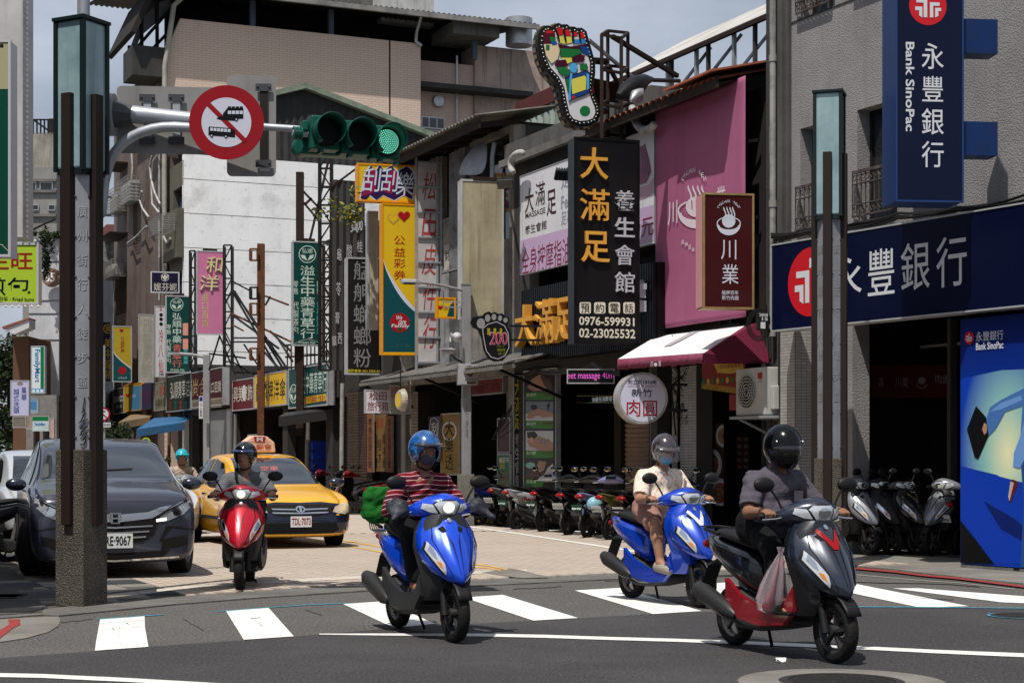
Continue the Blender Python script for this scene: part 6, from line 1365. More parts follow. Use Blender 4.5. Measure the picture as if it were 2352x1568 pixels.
s = FS('yellow umbrella-shop fascia sign with black characters', 585,658,862,937, C('fascia_yellow', 'd8b030', .85, dirt=.2, dcol=(.35,.25,.05)), alus, fw=.03); s.t('麒麟牌洋傘', 588,872,656,920, M('ink_black', (.02,.02,.02),.6), bold=.03)
s = FS('small dark red fascia sign with white characters and discs', 534,583,874,944, C('fascia_red', '7c1a20', .9, dirt=.4), alus, fw=.03); s.disc(561,902,5, wht, -.004, ry=18); s.t('興美家飾', 537,885,580,922, bone, bold=.03, y=-.007)
s = FS('maroon fascia sign with gold characters over the grey shutter', 440,512,856,938, C('fascia_maroon', '5c1c28', .9, dirt=.4), alus, fw=.03); s.t('尚合', 443,868,474,908, C('old_gold', 'b09468'), bold=.02); s.t('進口百貨', 478,876,508,902, bone, bold=.01); s.poly([(441,918),(511,912),(511,934),(441,940)], C('beige_strip', '9a8a74', dirt=.4),-.003); s.t('REAL MERCHANDISE', 444,921,508,930, C('strip_txt', '5c4c40'), y=-.005, bold=0)
s = FS('dark green grocer fascia sign with white characters and red strips', 382,438,866,947, M('fascia_darkgreen', (.035,.05,.035),.6, dirt=.4), alus, fw=.03); s.t('弘順青草店', 392,874,436,914, bone, bold=.01);
for i, c in enumerate(('a83a3a', '3c8a6a', 'b05050', '4a9a7a')): s.t('批發零售'[i]*2,388+i*12,920,394+i*12,942, C('mini'+c, c), vert=True)
s = FS('beige weathered fascia sign with faint red characters', 354,381,880,944, M('fascia_beige', (.24,.22,.15),.8, dirt=.6, ns=4), alus, fw=.02); s.t('東本', 366,885,380,910, rdx, bold=.02); s.t('中藥參茸', 356,915,380,935, C('olive_txt', '5a5a3c'), bold=0)
s = FS('faded purple cloth fascia sign', 325,352,882,941, C('fascia_purple', '4a4470', .9, dirt=.5), alus, fw=0, thick=.06); s.t('百貨行', 328,898,350,925, C('dull_rose', '7c3a54'), bold=.02)
s = FS('yellow and blue fascia sign with an orange end', 285,325,885,946, C('fascia_mustard', 'b89a34', .9), ora, fw=.03); s.poly([(306,887),(324,885),(324,943),(300,945)], C('fascia_lightblue', '4a8ab0'),-.003); heart(s, 294,908,5, hred, -.005); s.t('公益彩券', 298,905,312,914, wht, y=-.006)
s = FS('dark grey bag-shop fascia sign with white letters', 260,284,894,951, M('fascia_grey', (.05,.06,.055),.6, dirt=.3), alus, fw=.02); s.t('CHARCO', 262,909,283,923, wht, bold=.02); s.t('BAG', 268,930,280,936, bone, bold=0)
s = Sign(P_, 'white upright sign with black brush characters behind the rusty pole', 'sign', 569,596,998,1082, dU(569,0), 'u', .05, M('upright_white', (.3,.3,.32),.8), alus, .02); s.t('興美', 574,1000,592,1048, M('ink_black', (.02,.02,.02),.6), vert=True, bold=.03)
# projecting signs along the row
s = PS('teal herb-shop vertical sign with a leaf emblem beside the rusty steel post', 671,741,553,794, grn, alus, thick=.3, d=47); leaf_emblem(s, 706,584,20, hw, grn)
s.t('溢生中藥青草行', 690,609,723,778, hw, vert=True, bold=.02); s.t('批發', 727,645,738,676, hw, vert=True, bold=.015); s.t('青草藥專業', 727,692,739,768, C('light_teal', '58b8b8'), vert=True, bold=.015); s.t('零售', 673,645,685,676, hw, vert=True, bold=.015); s.t('代製茶包', 674,692,686,768, hw, vert=True, bold=.015); s.t('PTISAN TEA', 686,784,724,790, hw, bold=.005); s.line([(675,790),(690,782),(706,779),(722,782),(738,790)],.7, hw, -.004)
MB().box((s.w*.3,0, s.h-.01),(s.w*.75,.2, s.h+.08)).build('rust_cap', rust, s.e)
s = PS('pink vertical sign with cream brush characters on a steel ladder frame', 451,515,575,768, C('fascia_pink', 'c8789c', .85, dirt=.3, dcol=(.35,.12,.2), ns=1.5), alus, thick=.25, d=57.5); cream_t = C('cream_txt', 'd8cc9c', .85)
s.t('和', 472,590,509,626, cream_t, bold=.05, tilt=.1, ext=.02, depth=.05); s.t('洋', 457,632,500,668, cream_t, bold=.05, tilt=.1, ext=.02, depth=.05); s.t('進口百貨', 463,673,480,752, C('dull_gold', 'c0ac78'), vert=True, bold=.01)
MB().box((s.w*.25,0, s.h-.01),(s.w*.75,.2, s.h+.08)).build('rust_cap', rust, s.e)
s = PS('green herb-grocer vertical sign with pink paper patches', 380,438,678,856, grn, alus, thick=.25, d=59.2); leaf_emblem(s, 406,699,15, hw, grn); s.t('弘順中藥', 396,718,417,788, hw, vert=True, bold=.02); s.t('青草行', 396,790,417,844, C('patch_rose', 'c86a60'), vert=True, bold=.03); s.t('零售', 382,745,393,768, hw, vert=True); s.t('代製茶包', 382,778,393,836, hw, vert=True, bold=.03); s.t('專業專業', 421,800,432,836, C('light_teal', '58b8b8'), vert=True, bold=.02)
for y0, y1 in ((742,770),(778,802)): s.rect(420, y0,432, y1, C('pink_patch', 'd89484'),-.006)
s.t('PTISAN TEA', 392,847,424,853, hw, bold=.005); MB().box((s.w*.3,0, s.h-.01),(s.w*.75,.2, s.h+.08)).build('rust_cap', rust, s.e)
s = PS('small dark purple box sign with a flower emblem and white characters', 346,412,623,672, C('tea_purple', '241c44', .9), C('frame_white', 'c8c8cc', .8), thick=.25, d=60.6); s.ring(379,637,9,1.2, bone, -.004); s.poly([(379,645),(372,636),(370,630),(378,636)], bone, -.005); s.poly([(379,645),(386,636),(388,630),(380,636)], bone, -.005); s.poly([(379,644),(376,634),(379,629),(382,634)], bone, -.006); s.t('媞芬妮', 353,650,406,668, bone, bold=.005)
s = PS('grey cloth vertical sign with barely visible characters', 318,353,721,878, flor, alus, thick=.2, fw=.03, d=64.6); s.t('雅哥男飾', 329,730,350,870, M('ghost2', (.31,.29,.24),.8), vert=True)
s = PS('white vertical sign with dark dots and red marks', 355,380,702,866, C('white_cloth2', 'd0ccd0', .8), alus, thick=.2, fw=.03, d=62.7); s.t('S', 367,704,372,714, red_, bold=.02)
for y in (723,733,744): s.disc(370, y, 4, blk, -.004)
s.t('冷八仙', 364,755,375,858, rdx, vert=True, bold=.02); s.t('199', 365,857,376,864, blk)
s = PS('second lottery sign, yellow and teal, at the far end of the row', 258,303,748,877, C('lottery_dull', 'b8a030', .85), alus, d=68.2, thick=.2);
arc = [(258+45*t, 800+45*t**.7) for t in np.linspace(0.02,.98,9)]; s.poly(arc+[(302,876),(259,876)], teal, -.004); s.poly(arc+[(a, b+4) for a, b in arc[::-1]], bone, -.006); s.t('公益彩券', 277,772,286,810, C('lottery_red', 'b03018'), vert=True); heart(s, 279,759,5, hred, -.006); s.disc(281,851,9, hred, -.008); s.t('台灣彩券', 271,865,292,870, wht)
s = PS('deep blue clock-shop sign with yellow characters by the dark pillar', 222,256,737,877, C('clock_blue', '0c1c5c', 1), alus, d=72.4, thick=.2); s.ring(248,755,11,2, yel, -.004); s.t('車', 242,748,254,762, yel, bold=.01); s.t('美中鐘錶', 240,776,256,872, yel, vert=True, bold=.04)
for x in (304, ): pass
# left side signs
s = Sign(P_, 'lime-green fried bun shop sign with red and navy characters', 'sign', -60,89,558,699,25, 'f', .2, C('lime', 'b4d23c', .85), C('frame_white', 'c8c8cc', .8),.03); s.t('生旺', -30,578,75,618, red_, bold=.04); s.t('煎包', -38,637,70,678, navy, bold=.04); s.t('만두 · Fried buns', -2,681,78,693, M('ink_black', (.02,.02,.02),.6), bold=.01)
bme = MB().ell((0,0,0),(.02,.02,.02),6,4).mesh('bulb', M('bulb_white', (.8,.8,.75),.3))
for i in range(13): o = link('bulb', bme, s.e); o.location = (s.w*(.4+i*.05),-.02, s.h+.03 if i % 2 else -.03)
s = Sign('sign_tower', 'tall white sign panel edged with small lamps at the left edge', 'sign', -80,53,-60,545,23, 'f', .5, M('panel_white', (.5,.49,.48),.6, dirt=.3, ns=1, streak=.3), alus, .01)
for y in range(-10,545,12): o = link('bulb', bme, s.e); q = s.loc(57, y); o.location = (q[0],.1, q[1])
s.t('/', 25,398,30,437, red_, bold=.03)
s = Sign(P_, 'dark green and cream boxed sign cropped by the left edge', 'sign', -120,25,92,590,20.5, 'f', .3, C('deep_green', '0c5a48', 1), C('frame_white', 'c8c8cc', .8),.03); s.rect(-119,94,22,205, C('cream_part', 'b8b490', .8),-.003); s.line([(-20,560),(5,562),(20,578)],1.5, bone, -.004); s.t('1', 0,52+50,8,60+50, blk)
s = Sign(P_, 'convenience store sign with blue sideways letters and a green stripe', 'sign', 71,103,794,904,58, 'f', .25, C('fm_white', 'd4dce0', .85), alus, .03); s.t('FamilyMart', 77,802,92,878, C('fm_blue', '1478b4'), rot=-pi/2, bold=.02); s.rect(93,796,101,892, C('fm_green', '108a4c'),-.003); s.rect(72,892,101,903, C('fm_blue2', '3c8cc0'),-.003)
for i in range(3): s.rect(74+i*9.2,894,81+i*9.2,901, C('fm_white', 'd4dce0', .85),-.005)
s = Sign(P_, 'lavender hair-salon sign with two columns of blue characters', 'sign', 24,67,873,955,56, 'f', .2, C('salon', 'b8b8d8', .85), alus, .03); s.t('越式洗頭', 31,892,44,950, C('salon_blue', '14348c'), vert=True, bold=.03); s.t('萬華', 49,889,61,920, C('salon_blue', '14348c'), vert=True, bold=.03); s.disc(46,881,7, C('salon_pic', '9a8478'),-.004, ry=4)
for lab, x0, x1, y0, y1, c, d in (('pale blue box sign under the convenience store sign', 63,88,915,948, '7ea4c0', 57),('white and green strip sign of the ground-floor shop at the far left', 73,113,955,990, 'b8ccd0', 58),('grey cluttered notice board under the hair-salon sign', 29,60,957,982, '8a8680', 57),('beige wall strip sign above the white truck', 60,72,950,985, 'a8907c', 58),('pinkish upright panel beside the left pillar', 114,124,960,1005, 'c09a90', 58)):
 s = Sign(P_, lab, 'sign', x0, x1, y0, y1, d, 'f', .15, C('left_'+c, c, .85, dirt=.3), alus, .02)
 if c == 'b8ccd0': s.rect(74,957,112,966, C('fm_green', '108a4c'),-.003); s.t('FamilyMart', 80,970,104,980, C('fm_blue', '1478b4'))
 if c == '7ea4c0': s.rect(67,922,84,940, C('lb', '4a80b4'),-.003)
# far left shopfronts
b = building('low_shop', 'pale ground-floor shop at the far left beside the pillar', 60,130,60,3.6, 'f', group=None); b.mb(wallgrid(b.w, 3.6,[(.25, b.w*.45,0,2.6),(b.w*.55, b.w-.2,0,2.6)],.3), 'wall', M('left_shop', (.25,.24,.23),.9, dirt=.5)); MB().box((0,2,0),(b.w, 2.1,3.5)).build('shopfront', dark, b.e); MB().box((0,.3,3.45),(b.w, 4,3.6)).build('roof', conc_d, b.e)
# steel ladders, poles and braces against the white wall
def truss(label, px0, px1, y0, y1, d, mat, name='scaffold', n=6, w_=.06):
 t = thing(name, label, 'steel frame', at(px0, y1, d))
 for p in (px0, px1): wb(MB().bar(at(p, y1, d), at(p, y0, d), w_), 'upright', mat, t); wb(MB().bar(at(p+3, y1, d+.5), at(p+3, y0+4, d+.5), w_), 'upright', mat, t)
 for i in range(n+1):
  y = y0+(y1-y0)*i/n; wb(MB().bar(at(px0, y, d), at(px1, y, d), w_*.8), 'rung', mat, t)
  if i < n: yn = y0+(y1-y0)*(i+1)/n; wb(MB().bar(at(px0 if i % 2 else px1, y, d+.02), at(px1 if i % 2 else px0, yn, d+.02), w_*.6), 'brace', mat, t)
 return t
truss('dark ladder frame left of the pink sign', 436,448,576,850,57.8, black, n=7); truss('dark ladder frame right of the pink sign', 514,532,563,945,57.3, black, n=10)
t = truss('tall dark lattice mast behind the dotted purple sign', 733,760,345,850,44.5, black, n=12)
t = truss('steel ladder frame behind the teal herb sign', 742,760,560,850,46.6, rust, n=9, w_=.05)
t = thing('rusty_post', 'orange rusted steel post with four small open brackets', 'post', at(599,1040,50.5))
wb(MB().bar(at(599.5,1080,50.5), at(599.5,560,50.5),.2), 'pole', rusto, t)
for y in (572,660,697,800):
 a, b_ = at(574, y, 50.5), at(592, y+26,50.5)
 for p, q in (((574, y),(592, y)),((574, y+26),(592, y+26)),((574, y),(574, y+26)),((591, y),(591, y+26))): wb(MB().bar(at(p[0], p[1],50.3), at(q[0], q[1],50.3),.05), 'bracket_bar', rusto if y != 660 else black, t)
 wb(MB().bar(at(578, y+3,50.9), at(578, y+24,50.9),.04), 'bracket_bar', rusto if y != 660 else black, t)
t = thing('steel_post', 'dark brown steel post standing above the teal herb sign', 'post', at(689,553,47.3)); wb(MB().bar(at(689,1000,47.3), at(689,396,47.3),.2), 'pole', rust, t)
for a, b_ in (((697,440),(735,480)),((697,465),(735,510)),((716,455),(700,470)),((760,345),(712,550))): wb(MB().bar(at(*a, 47.2), at(*b_, 47.2),.06), 'brace', rust, t)
t = thing('scaffold', 'tangle of sloping steel braces between the pink sign and the rusty post', 'steel frame', at(560,850,54))
for a, b_, k in (((532,645),(575,668),0),((532,668),(516,700),0),((535,672),(640,850),0),((538,668),(650,845),0),((541,675),(662,850),0),((532,720),(690,795),1),((532,722),(640,800),0),((532,776),(612,776),0),((532,785),(612,785),0),((610,680),(662,700),1),((610,700),(620,682),0),((516,770),(560,860),0),((505,770),(480,850),0),((505,772),(540,860),0),((560,790),(600,850),0),((600,800),(655,862),0),((480,812),(565,822),0),((532,745),(560,760),1),((640,780),(672,830),0),((532,830),(600,870),0),((620,760),(668,806),0)):
 wb(MB().bar(at(*a, 54), at(*b_, 50.5 if b_[0] > 600 else 54),.05), 'brace', rusto if k else black, t)
t = thing('railing_frame', 'low railing frame under the teal herb sign', 'steel frame', at(700,850,47.5))
for x in range(660,762,9): wb(MB().bar(at(x, 850,47.5), at(x, 792-(x-660)*.1,47.5),.035), 'bar', rust, t)
wb(MB().bar(at(655,793,47.5), at(765,783,47.5),.05), 'rail', rust, t); wb(MB().bar(at(655,820,47.5), at(765,812,47.5),.05), 'rail', rust, t)
# shop awnings far down the row
def cloth_awning(label, pts, d0, d1, c, name='awning'):
 t = thing(name, label, 'awning', at(*pts[0], d0)); A_, B_, C_, D_ = at(*pts[0], d0), at(*pts[1], d0), at(*pts[2], d1), at(*pts[3], d1)
 wb(MB().add([A_, B_, C_, D_],[(0,1,2,3)]), 'cloth', C(label[:14], c, .85, dirt=.3), t, solid=.02); wb(MB().add([D_, C_, C_-Vector((0,0,.25)), D_-Vector((0,0,.25))],[(0,1,2,3)]), 'valance', C(label[:14]+'v', c, .6, dirt=.5), t, solid=.02)
cloth_awning('bright blue cloth awning over the goods of the low shop', ((355,960),(441,955),(424,970),(314,986)),62,58.5, '3c78a8'); cloth_awning('tan cloth awning beyond the blue one', ((300,953),(360,948),(345,958),(272,970)),68,65, 'a08868'); cloth_awning('thin dark slate awning below the herb-shop fascia', ((655,948),(760,935),(760,941),(640,958)),47,46, '4c4c4c')
s = Sign(P_, 'round yellow-green sign over the blue awning shop', 'sign', 325,345,1003,1026,61, 'f', .1, None, None); MB().lathe([(0,0),(.16,0),(.16,.08),(0,.08)],(s.w/2,0, s.h/2), 'y', 24).build('disc', C('yg', 'a8b828'), s.e); MB().lathe([(0,-.004),(.11,-.004)],(s.w/2,0, s.h/2), 'y', 24).build('print', C('blue_shop', '3c68a0'), s.e)
s = Sign('flag', 'small red pennant banner near the far bush', 'flag', 332,358,1032,1062,57, 'f', .02, None, None); s.poly([(334,1040),(350,1033),(360,1064),(348,1066)], C('pennant', 'a83434'),0); s.disc(346,1048,4, wht, -.006, ry=5)
# ================================================================ STREET FURNITURE
agg = M('washed_aggregate', (.12,.105,.085),.85, dirt=.85, dcol=(.02,.018,.016), ns=1.6, bump=1, bs=75, streak=.5); gnoise(agg, (.3,.27,.21),110,.52,.66)
brn = M('brown_steel', (.04,.024,.02),.6, dirt=.4, dcol=(.02,.014,.012), ns=2, bump=.15); pan = M('street_plate', (.3,.305,.33),.5,.3, dirt=.4, ns=2.5, streak=.3)
gbox = M('blue_glass', (.27,.385,.4),.16, dirt=.6, dcol=(.08,.17,.19), ns=1.6, streak=.6, spec=.8); gframe = M('glass_frame', (.02,.035,.04),.4)
emb = M('embossed', (.44,.44,.46),.4,.4); embs = M('letter_shadow_and_bolt', (.1,.1,.11),.6)
def pillar(label, pxc, d, ytop, yg, yf, yp, ybase, ystripbot, cd):
 """square aggregate base and glass head; steel strips run up the middle of each face, name plates stand across the corners"""
 Zp = lambda y: CAMH+(HY-y)/FPX*d
 t = thing('street_pillar', label, 'pillar', Matrix.Translation(((pxc-CX)/FPX*d, d+.2,0)) @ Matrix.Rotation(radians(cd+90),4, 'Z')); R45 = Matrix.Rotation(radians(45),4, 'Z'); s = .165
 def P(mb, n, m, R=R45, **k): o = mb.build(n, m, t, **k); o.matrix_basis = R; return o
 P(MB().box((-s, -s, 0),(s, s, Zp(ybase))), 'base', agg, bevel=.012); P(MB().box((-.08,-.08, Zp(ybase)+.001),(.08,.08, Zp(yg))), 'core', brn)
 gz0, gz1 = Zp(yg), Zp(ytop); g = s*.95
 P(MB().box((-g, -g, gz0),(g, g, gz1)), 'glass_box', gbox, bevel=.02)
 for x in (-g, g):
  for y in (-g, g): P(MB().box((x-.02, y-.02, gz0-.02),(x+.02, y+.02, gz1)), 'glass_edge', gframe)
 P(MB().box((-g-.03,-g-.03, gz1),(g+.03, g+.03, gz1+.03)), 'cap', gframe); P(MB().box((-g*.95,-g*.95, gz0-.05),(g*.95, g*.95, gz0)), 'tray', gframe)
 for k in range(4):
  Rk = Matrix.Rotation(k*pi/2,4, 'Z'); P(MB().box((-.052,-.215, Zp(ystripbot)),(.052,-.13, Zp(yf))), 'steel_strip', brn, Rk @ R45, bevel=.005)
  o = P(MB().box((-.068,-.135, Zp(ybase)),(.068,-.125, gz0-.05)), 'name_plate', pan, Rk)
  zt, zb = Zp(yp[0]), Zp(yp[1]); w_ = .043
  text('廣州街行人徒步區', o, -w_+.005, w_+.005, zb-.005, zt-.005, embs, y=-.136, vert=True, bold=.02, gap=2.1); text('廣州街行人徒步區', o, -w_, w_, zb, zt, emb, y=-.139, vert=True, bold=.0, gap=2.1)  # dark copy offset down and right paints a shadow behind the raised letters
  for j in range(7):
   z = Zp(ybase)+(gz0-Zp(ybase))*(j+.3)/7
   for x in (-.06,.06): q = link('bolt', bolt_me, o); q.location = (x, -.136, z)
 return t
bolt_me = MB().lathe([(0,-.012),(.01,-.008),(.012,0)], axis='y', n=8).mesh('bolt', embs, 60)
p1 = pillar('tall light pillar with a blue glass top and aggregate base at the left crossing corner', 174.5,15.5,42,385,212,(455,905),1032,1205,-73)
p2 = pillar('light pillar with a blue glass top at the right crossing corner, behind the black scooter', 1912,20.9,210,492,348,(545,935),1052,1200,-63)
# graffiti on the left pillar's plate
gt = M('marker_black', (.01,.01,.012),.6); zz = [ (182,912),(178,935),(172,948),(183,940),(176,955),(168,972),(186,960),(170,985),(184,978),(168,1000),(186,992),(172,1012),(184,1006),(176,1022),(170,1014)]
gp = [Vector(((x-174.5)/FPX*15.5,-.147, CAMH+(HY-y)/FPX*15.5)) for x, y in zz]
o = MB().tube([p+Vector((random.uniform(-.012,.012),0,0)) for q in range(len(gp)-1) for p in (gp[q], gp[q].lerp(gp[q+1],.5))],.005,4).build('graffiti', gt, p1); o.matrix_basis = Matrix.Rotation(0,4, 'Z')
# mast arm with sign backs, prohibition sign and signals
d = 16.2; ma = thing('signal_mast', 'galvanised mast with a curved brace reaching out from behind the left pillar', 'mast', at(205,1300, d)); gv = M('galv_arm', (.36,.38,.41),.42,.45, dirt=.6, dcol=(.17,.18,.2), ns=3)
wb(MB().tube([at(192,1400, d+.4), at(192,-80, d+.4)],.06,14), 'upright', gv, ma, smooth=60)
wb(MB().tube([at(305,263, d), at(470,278, d), at(610,292, d), at(712,298, d)],[.085,.07,.035,.03],16), 'arm', gv, ma, smooth=60)
wb(MB().tube([at(200,240, d), at(232,250, d), at(262,262, d), at(306,264, d)],[.13,.16,.13,.085],8), 'gusset', M('gusset', (.07,.075,.08),.6,.3), ma)
wb(MB().lathe([(.12,-.03),(.2,-.03),(.2,.03),(.12,.03)], at(257,264, d), 'x', 20), 'flange', galv, ma)
cv = [(234,508),(236,440),(243,395),(262,345),(300,312),(350,294),(400,290),(470,297)]
wb(MB().tube([at(x, y, d-.14) for x, y in cv],[.05]*3+[.05]*5,14), 'curved_brace', gv, ma, smooth=60, sub=1)
for y in (453,494): wb(MB().tube([at(244, y, d-.14), at(256, y, d-.14)],.012,6), 'bolt', gv, ma)
bk_m = M('sign_back', (.24,.235,.225),.55,.25, dirt=.5, dcol=(.14,.135,.13), ns=1.5, streak=.5)
def rrect(w, h, r, n=5): return [(cx_+r*cos(a), cy_+r*sin(a)) for cx_, cy_, a0 in ((w-r, h-r, 0),(r, h-r, pi/2),(r, r, pi),(w-r, r, 3*pi/2)) for a in np.linspace(a0, a0+pi/2, n)]
def back(label, px0, px1, yt, yb, dd, dirn, brs):
 s = Sign('road_sign', label, 'road sign', px0, px1, yt, yb, dd, dirn, .02, None, None); MB().prism(rrect(s.w, s.h, .05),0,.004).build('plate', bk_m, s.e)
 for px in brs:
  a, z1 = s.loc(px, yt+24); _, z0 = s.loc(px, yb-24); m_ = galv if px < 500 else M('brace_dark', (.03,.022,.02),.7)
  MB().box((a-.035,-.03, z0),(a+.035,-.002, z1)).build('bracket', m_, s.e)
  for z in (z0+.02, z1-.02):
   MB().box((a-.075,-.04, z-.04),(a+.075,-.031, z+.03)).build('clamp', M('clamp_dark', (.06,.062,.07),.5,.4), s.e)
   for x in (-.055,.055): q = link('bolt', bolt_me, s.e); q.location = (a+x, -.041, z)
 return s
back('wide grey back of a road sign clamped to the mast arm', 268,500,197,352, d+.12,(1,.09),(339,406)); s = back('upright grey back of a road sign behind the prohibition disc', 521,634,173,405, d+.22,(1,.05),(606,)); s.rect(597,383,620,393, C('sticker', 'c8c8c8'),-.003)
nr = Sign('no_entry_sign', 'round red-ringed road sign banning buses and lorries on the mast arm', 'road sign', 434,606,192,369, d-.28,(1,.05),.02, None, None); c0 = (nr.w/2, nr.h/2); rw = nr.w/2
MB().lathe([(0,0),(rw, 0),(rw, .012),(0,.012)],(c0[0],0, c0[1]), 'y', 64).build('disc', C('ban_red', 'a41420', .9, rough=.3), nr.e); MB().lathe([(0,-.003),(rw*.665,-.003)],(c0[0],0, c0[1]), 'y', 64).build('ground', C('ban_white', 'c8cad6', .85, rough=.3), nr.e)
bk2 = C('pictogram', '16161c', rough=.3)
nr.put(MB().prism([(c0[0]+(a*.7071-b*.7071)*rw*-1*-1, c0[1]+(-a*.7071-b*.7071)*rw) for a, b in ((-.70,-.065),(.70,-.065),(.70,.065),(-.70,.065))],-.0045,-.004).build('bar', C('ban_red', 'a41420'), nr.e))
def pic(pts): nr.poly(pts, bk2,-.0055, 'pictogram')
pic([(497,273),(506,266),(512,268),(512,262),(522,249),(559,249),(559,273),(550,273),(541,278),(508,276)]);
for i in range(4):
 for j in range(2): nr.rect(523.5+i*9,246+j*9,531+i*9,253.5+j*9, C('ban_white', 'c8cad6'),-.0065) if j else nr.rect(523.5+i*9,245,531+i*9,253, bk2,-.0055)
pic([(479,294),(481,291),(530,295),(540,299),(540,316),(479,311)])
for i in range(6): nr.rect(483+i*8,294+i*.6,489.5+i*8,301+i*.6, C('ban_white', 'c8cad6'),-.0075)
for x, y in ((486,312),(519,314),(543,275)): nr.disc(x, y, 3.6, bk2,-.008); nr.disc(x, y, 1.8, C('ban_white', 'c8cad6'),-.0085)
# traffic signal
tg = C('signal_green', '14705c', .9, rough=.4, dirt=.35, dcol=(.01,.07,.05), ns=4); tgd = M('signal_inside', (.008,.012,.012),.6)
ts = thing('traffic_light', 'green horizontal traffic light with three visored lamps, the right one lit green', 'traffic light', frame(at(710,300,15.6),(1,.36)))
U_ = 15.2/FPX; W_ = 225*U_
for k in range(3):
 x0 = (5+k*74)*U_; w_ = 70*U_; zc = -(2+k*7.0)*U_; h_ = 40*U_
 hs = MB().box((x0,0, zc-h_),(x0+w_, .19, zc+h_)).build('lamp_housing', tg, ts, bevel=.015); cx_ = x0+w_*.5; r = 34*U_
 A = []
 for y, kk in ((0,1.0),(-.12,1.02),(-.24,1.03)):
  A.append([(cx_+r*kk*sin(a), y-(.04*cos(a) if y < -.1 else 0), zc+r*kk*cos(a)) for a in np.linspace(-2.55,2.55,26)])
 MB().loft(A, cap=False, closed=False).build('visor', tg, ts, smooth=60, solid=.006)
 MB().lathe([(0,.0),(r*.95,-.005),(r*.97,-.03),(r, -.03),(r, 0)],(cx_, 0, zc), 'y', 32).build('lens', tgd, ts, smooth=40)
 n_ = 0; lit = k == 2
 lm = M('led_lit', (.25,1.0,.72),.4, emit=1.3) if lit else M('led_off', (.03,.03,.03),.3)
 led = MB().ell((0,0,0),(.0052,.004,.0052),6,3).mesh('led', lm)
 if lit: MB().lathe([(0,-.032),(r*.9,-.03)],(cx_, 0, zc), 'y', 32).build('lens_glow', M('lens_glow', (.005,.05,.035),.3, emit=.1), ts)
 for ring_ in range(7):
  m_ = max(1, ring_*6)
  for j in range(m_): a = 2*pi*j/m_; rr_ = r*.8*ring_/6; q = link('led', led, ts); q.location = (cx_+rr_*cos(a),-.036, zc+rr_*sin(a)); n_ += 1
for (x, w_, y0) in ((0,235,.2),): MB().box((-8*U_, .2,-46*U_),(220*U_, .38,22*U_)).build('rear_housing', tg, ts, bevel=.02)
MB().lathe([(0,-.02),(.09,0),(.09,.12)],(6*U_, .34,-22*U_), 'y', 20).build('rear_visor', tg, ts, smooth=50)
for x in (30,100,175,215): MB().box(((x-4)*U_, -.02,(-48-x*.09)*U_),((x+4)*U_, .1,(-40-x*.09)*U_)).build('hinge', tg, ts)
for x in (-30,-22,-14): MB().lathe([(.045,-.012),(.06,-.01),(.06,.01),(.045,.012)],(x*U_, .1,-3*U_), 'x', 14).build('collar', tg, ts)
MB().tube([(-34*U_, .1,-3*U_),(3*U_, .1,-4*U_)],.03,10).build('stub', gv, ts, smooth=60); MB().box((-12*U_, .05,2*U_),(2*U_, .2,26*U_)).build('junction_box', tg, ts, bevel=.01)
# street lamp in front of the old house
lp = thing('street_lamp', 'square grey street lamp pole with a flat lamp head, camera and police call box', 'street lamp', frame(G(1071,1209),(1,.2))); ld_ = lp.location.y; q = ld_/FPX
pm_ = M('pole_grey', (.26,.265,.27),.55,.2, dirt=.5, dcol=(.13,.13,.13), ns=3, streak=.3); zt = CAMH+(HY-655)*q
MB().box((-.085,-.085,.5),(.085,.085, zt)).build('pole', pm_, lp, bevel=.01); MB().box((-.16,-.14,0),(.14,.14,1.05)).build('base_cabinet', M('cabinet_grey', (.22,.21,.19),.7, dirt=.5, ns=3), lp, bevel=.01); MB().box((-.095,-.095, zt),(.095,.095, zt+.03)).build('cap', pm_, lp)
def LZ(y): return CAMH+(HY-y)*q
def LX(x): return (x-1072)*q
MB().tube([(-.08,0, LZ(667)),(LX(1010),-.1, LZ(657)),(LX(960),-.2, LZ(653))],[.03,.028,.025],10).build('lamp_arm', pm_, lp, smooth=60)
MB().loft([[(LX(x),-.2+y_*w_, LZ(yy)+z_) for y_, z_ in ((-1,-.03),(1,-.03),(.9,.035),(0,.055),(-.9,.035))] for x, w_, yy in ((918,.07,653),(925,.13,652),(950,.13,652),(964,.06,655))]).build('lamp_head', M('lamp_grey', (.35,.36,.35),.4,.3), lp, bevel=.01); MB().box((LX(924),-.3, LZ(656)-.012),(LX(950),-.1, LZ(655.5))).build('led_panel', black, lp)
for y in (664,694,706): MB().box((LX(1020),-.02, LZ(y)-.012),(-.08,.01, LZ(y)+.012)).build('bracket', pm_, lp)
MB().box((LX(1018),-.02, LZ(706)),(LX(1020),.01, LZ(664))).build('bracket', pm_, lp)
MB().box((-.21,-.3, LZ(885)),(.19,-.086, LZ(838))).build('call_box', C('box_white', 'b0b0b4', .85, dirt=.3), lp, bevel=.012); sh_ = [(LX(1075)+a*q, LZ(855)+b*q) for a, b in ((-8,12),(0,14),(8,12),(8,-4),(0,-13),(-8,-4))]
o = MB().sheet(sh_, -.304).build('police_shield', C('police_blue', '1c3478'), lp); MB().sheet([(a*.6+LX(1075)*.4, b*.6+LZ(855)*.4) for a, b in sh_],-.307).build('emblem', C('emblem_gold', 'c8903c'), lp); text('POLICE', lp, LX(1068), LX(1082), LZ(863), LZ(860), red_, y=-.309); text('臺北市政府警察局', lp, LX(1063), LX(1088), LZ(875), LZ(872), blk, y=-.304, bold=0); MB().box((LX(1068),-.305, LZ(883)),(LX(1088),-.302, LZ(878))).build('plate', M('plate_brown', (.2,.08,.07),.6), lp)
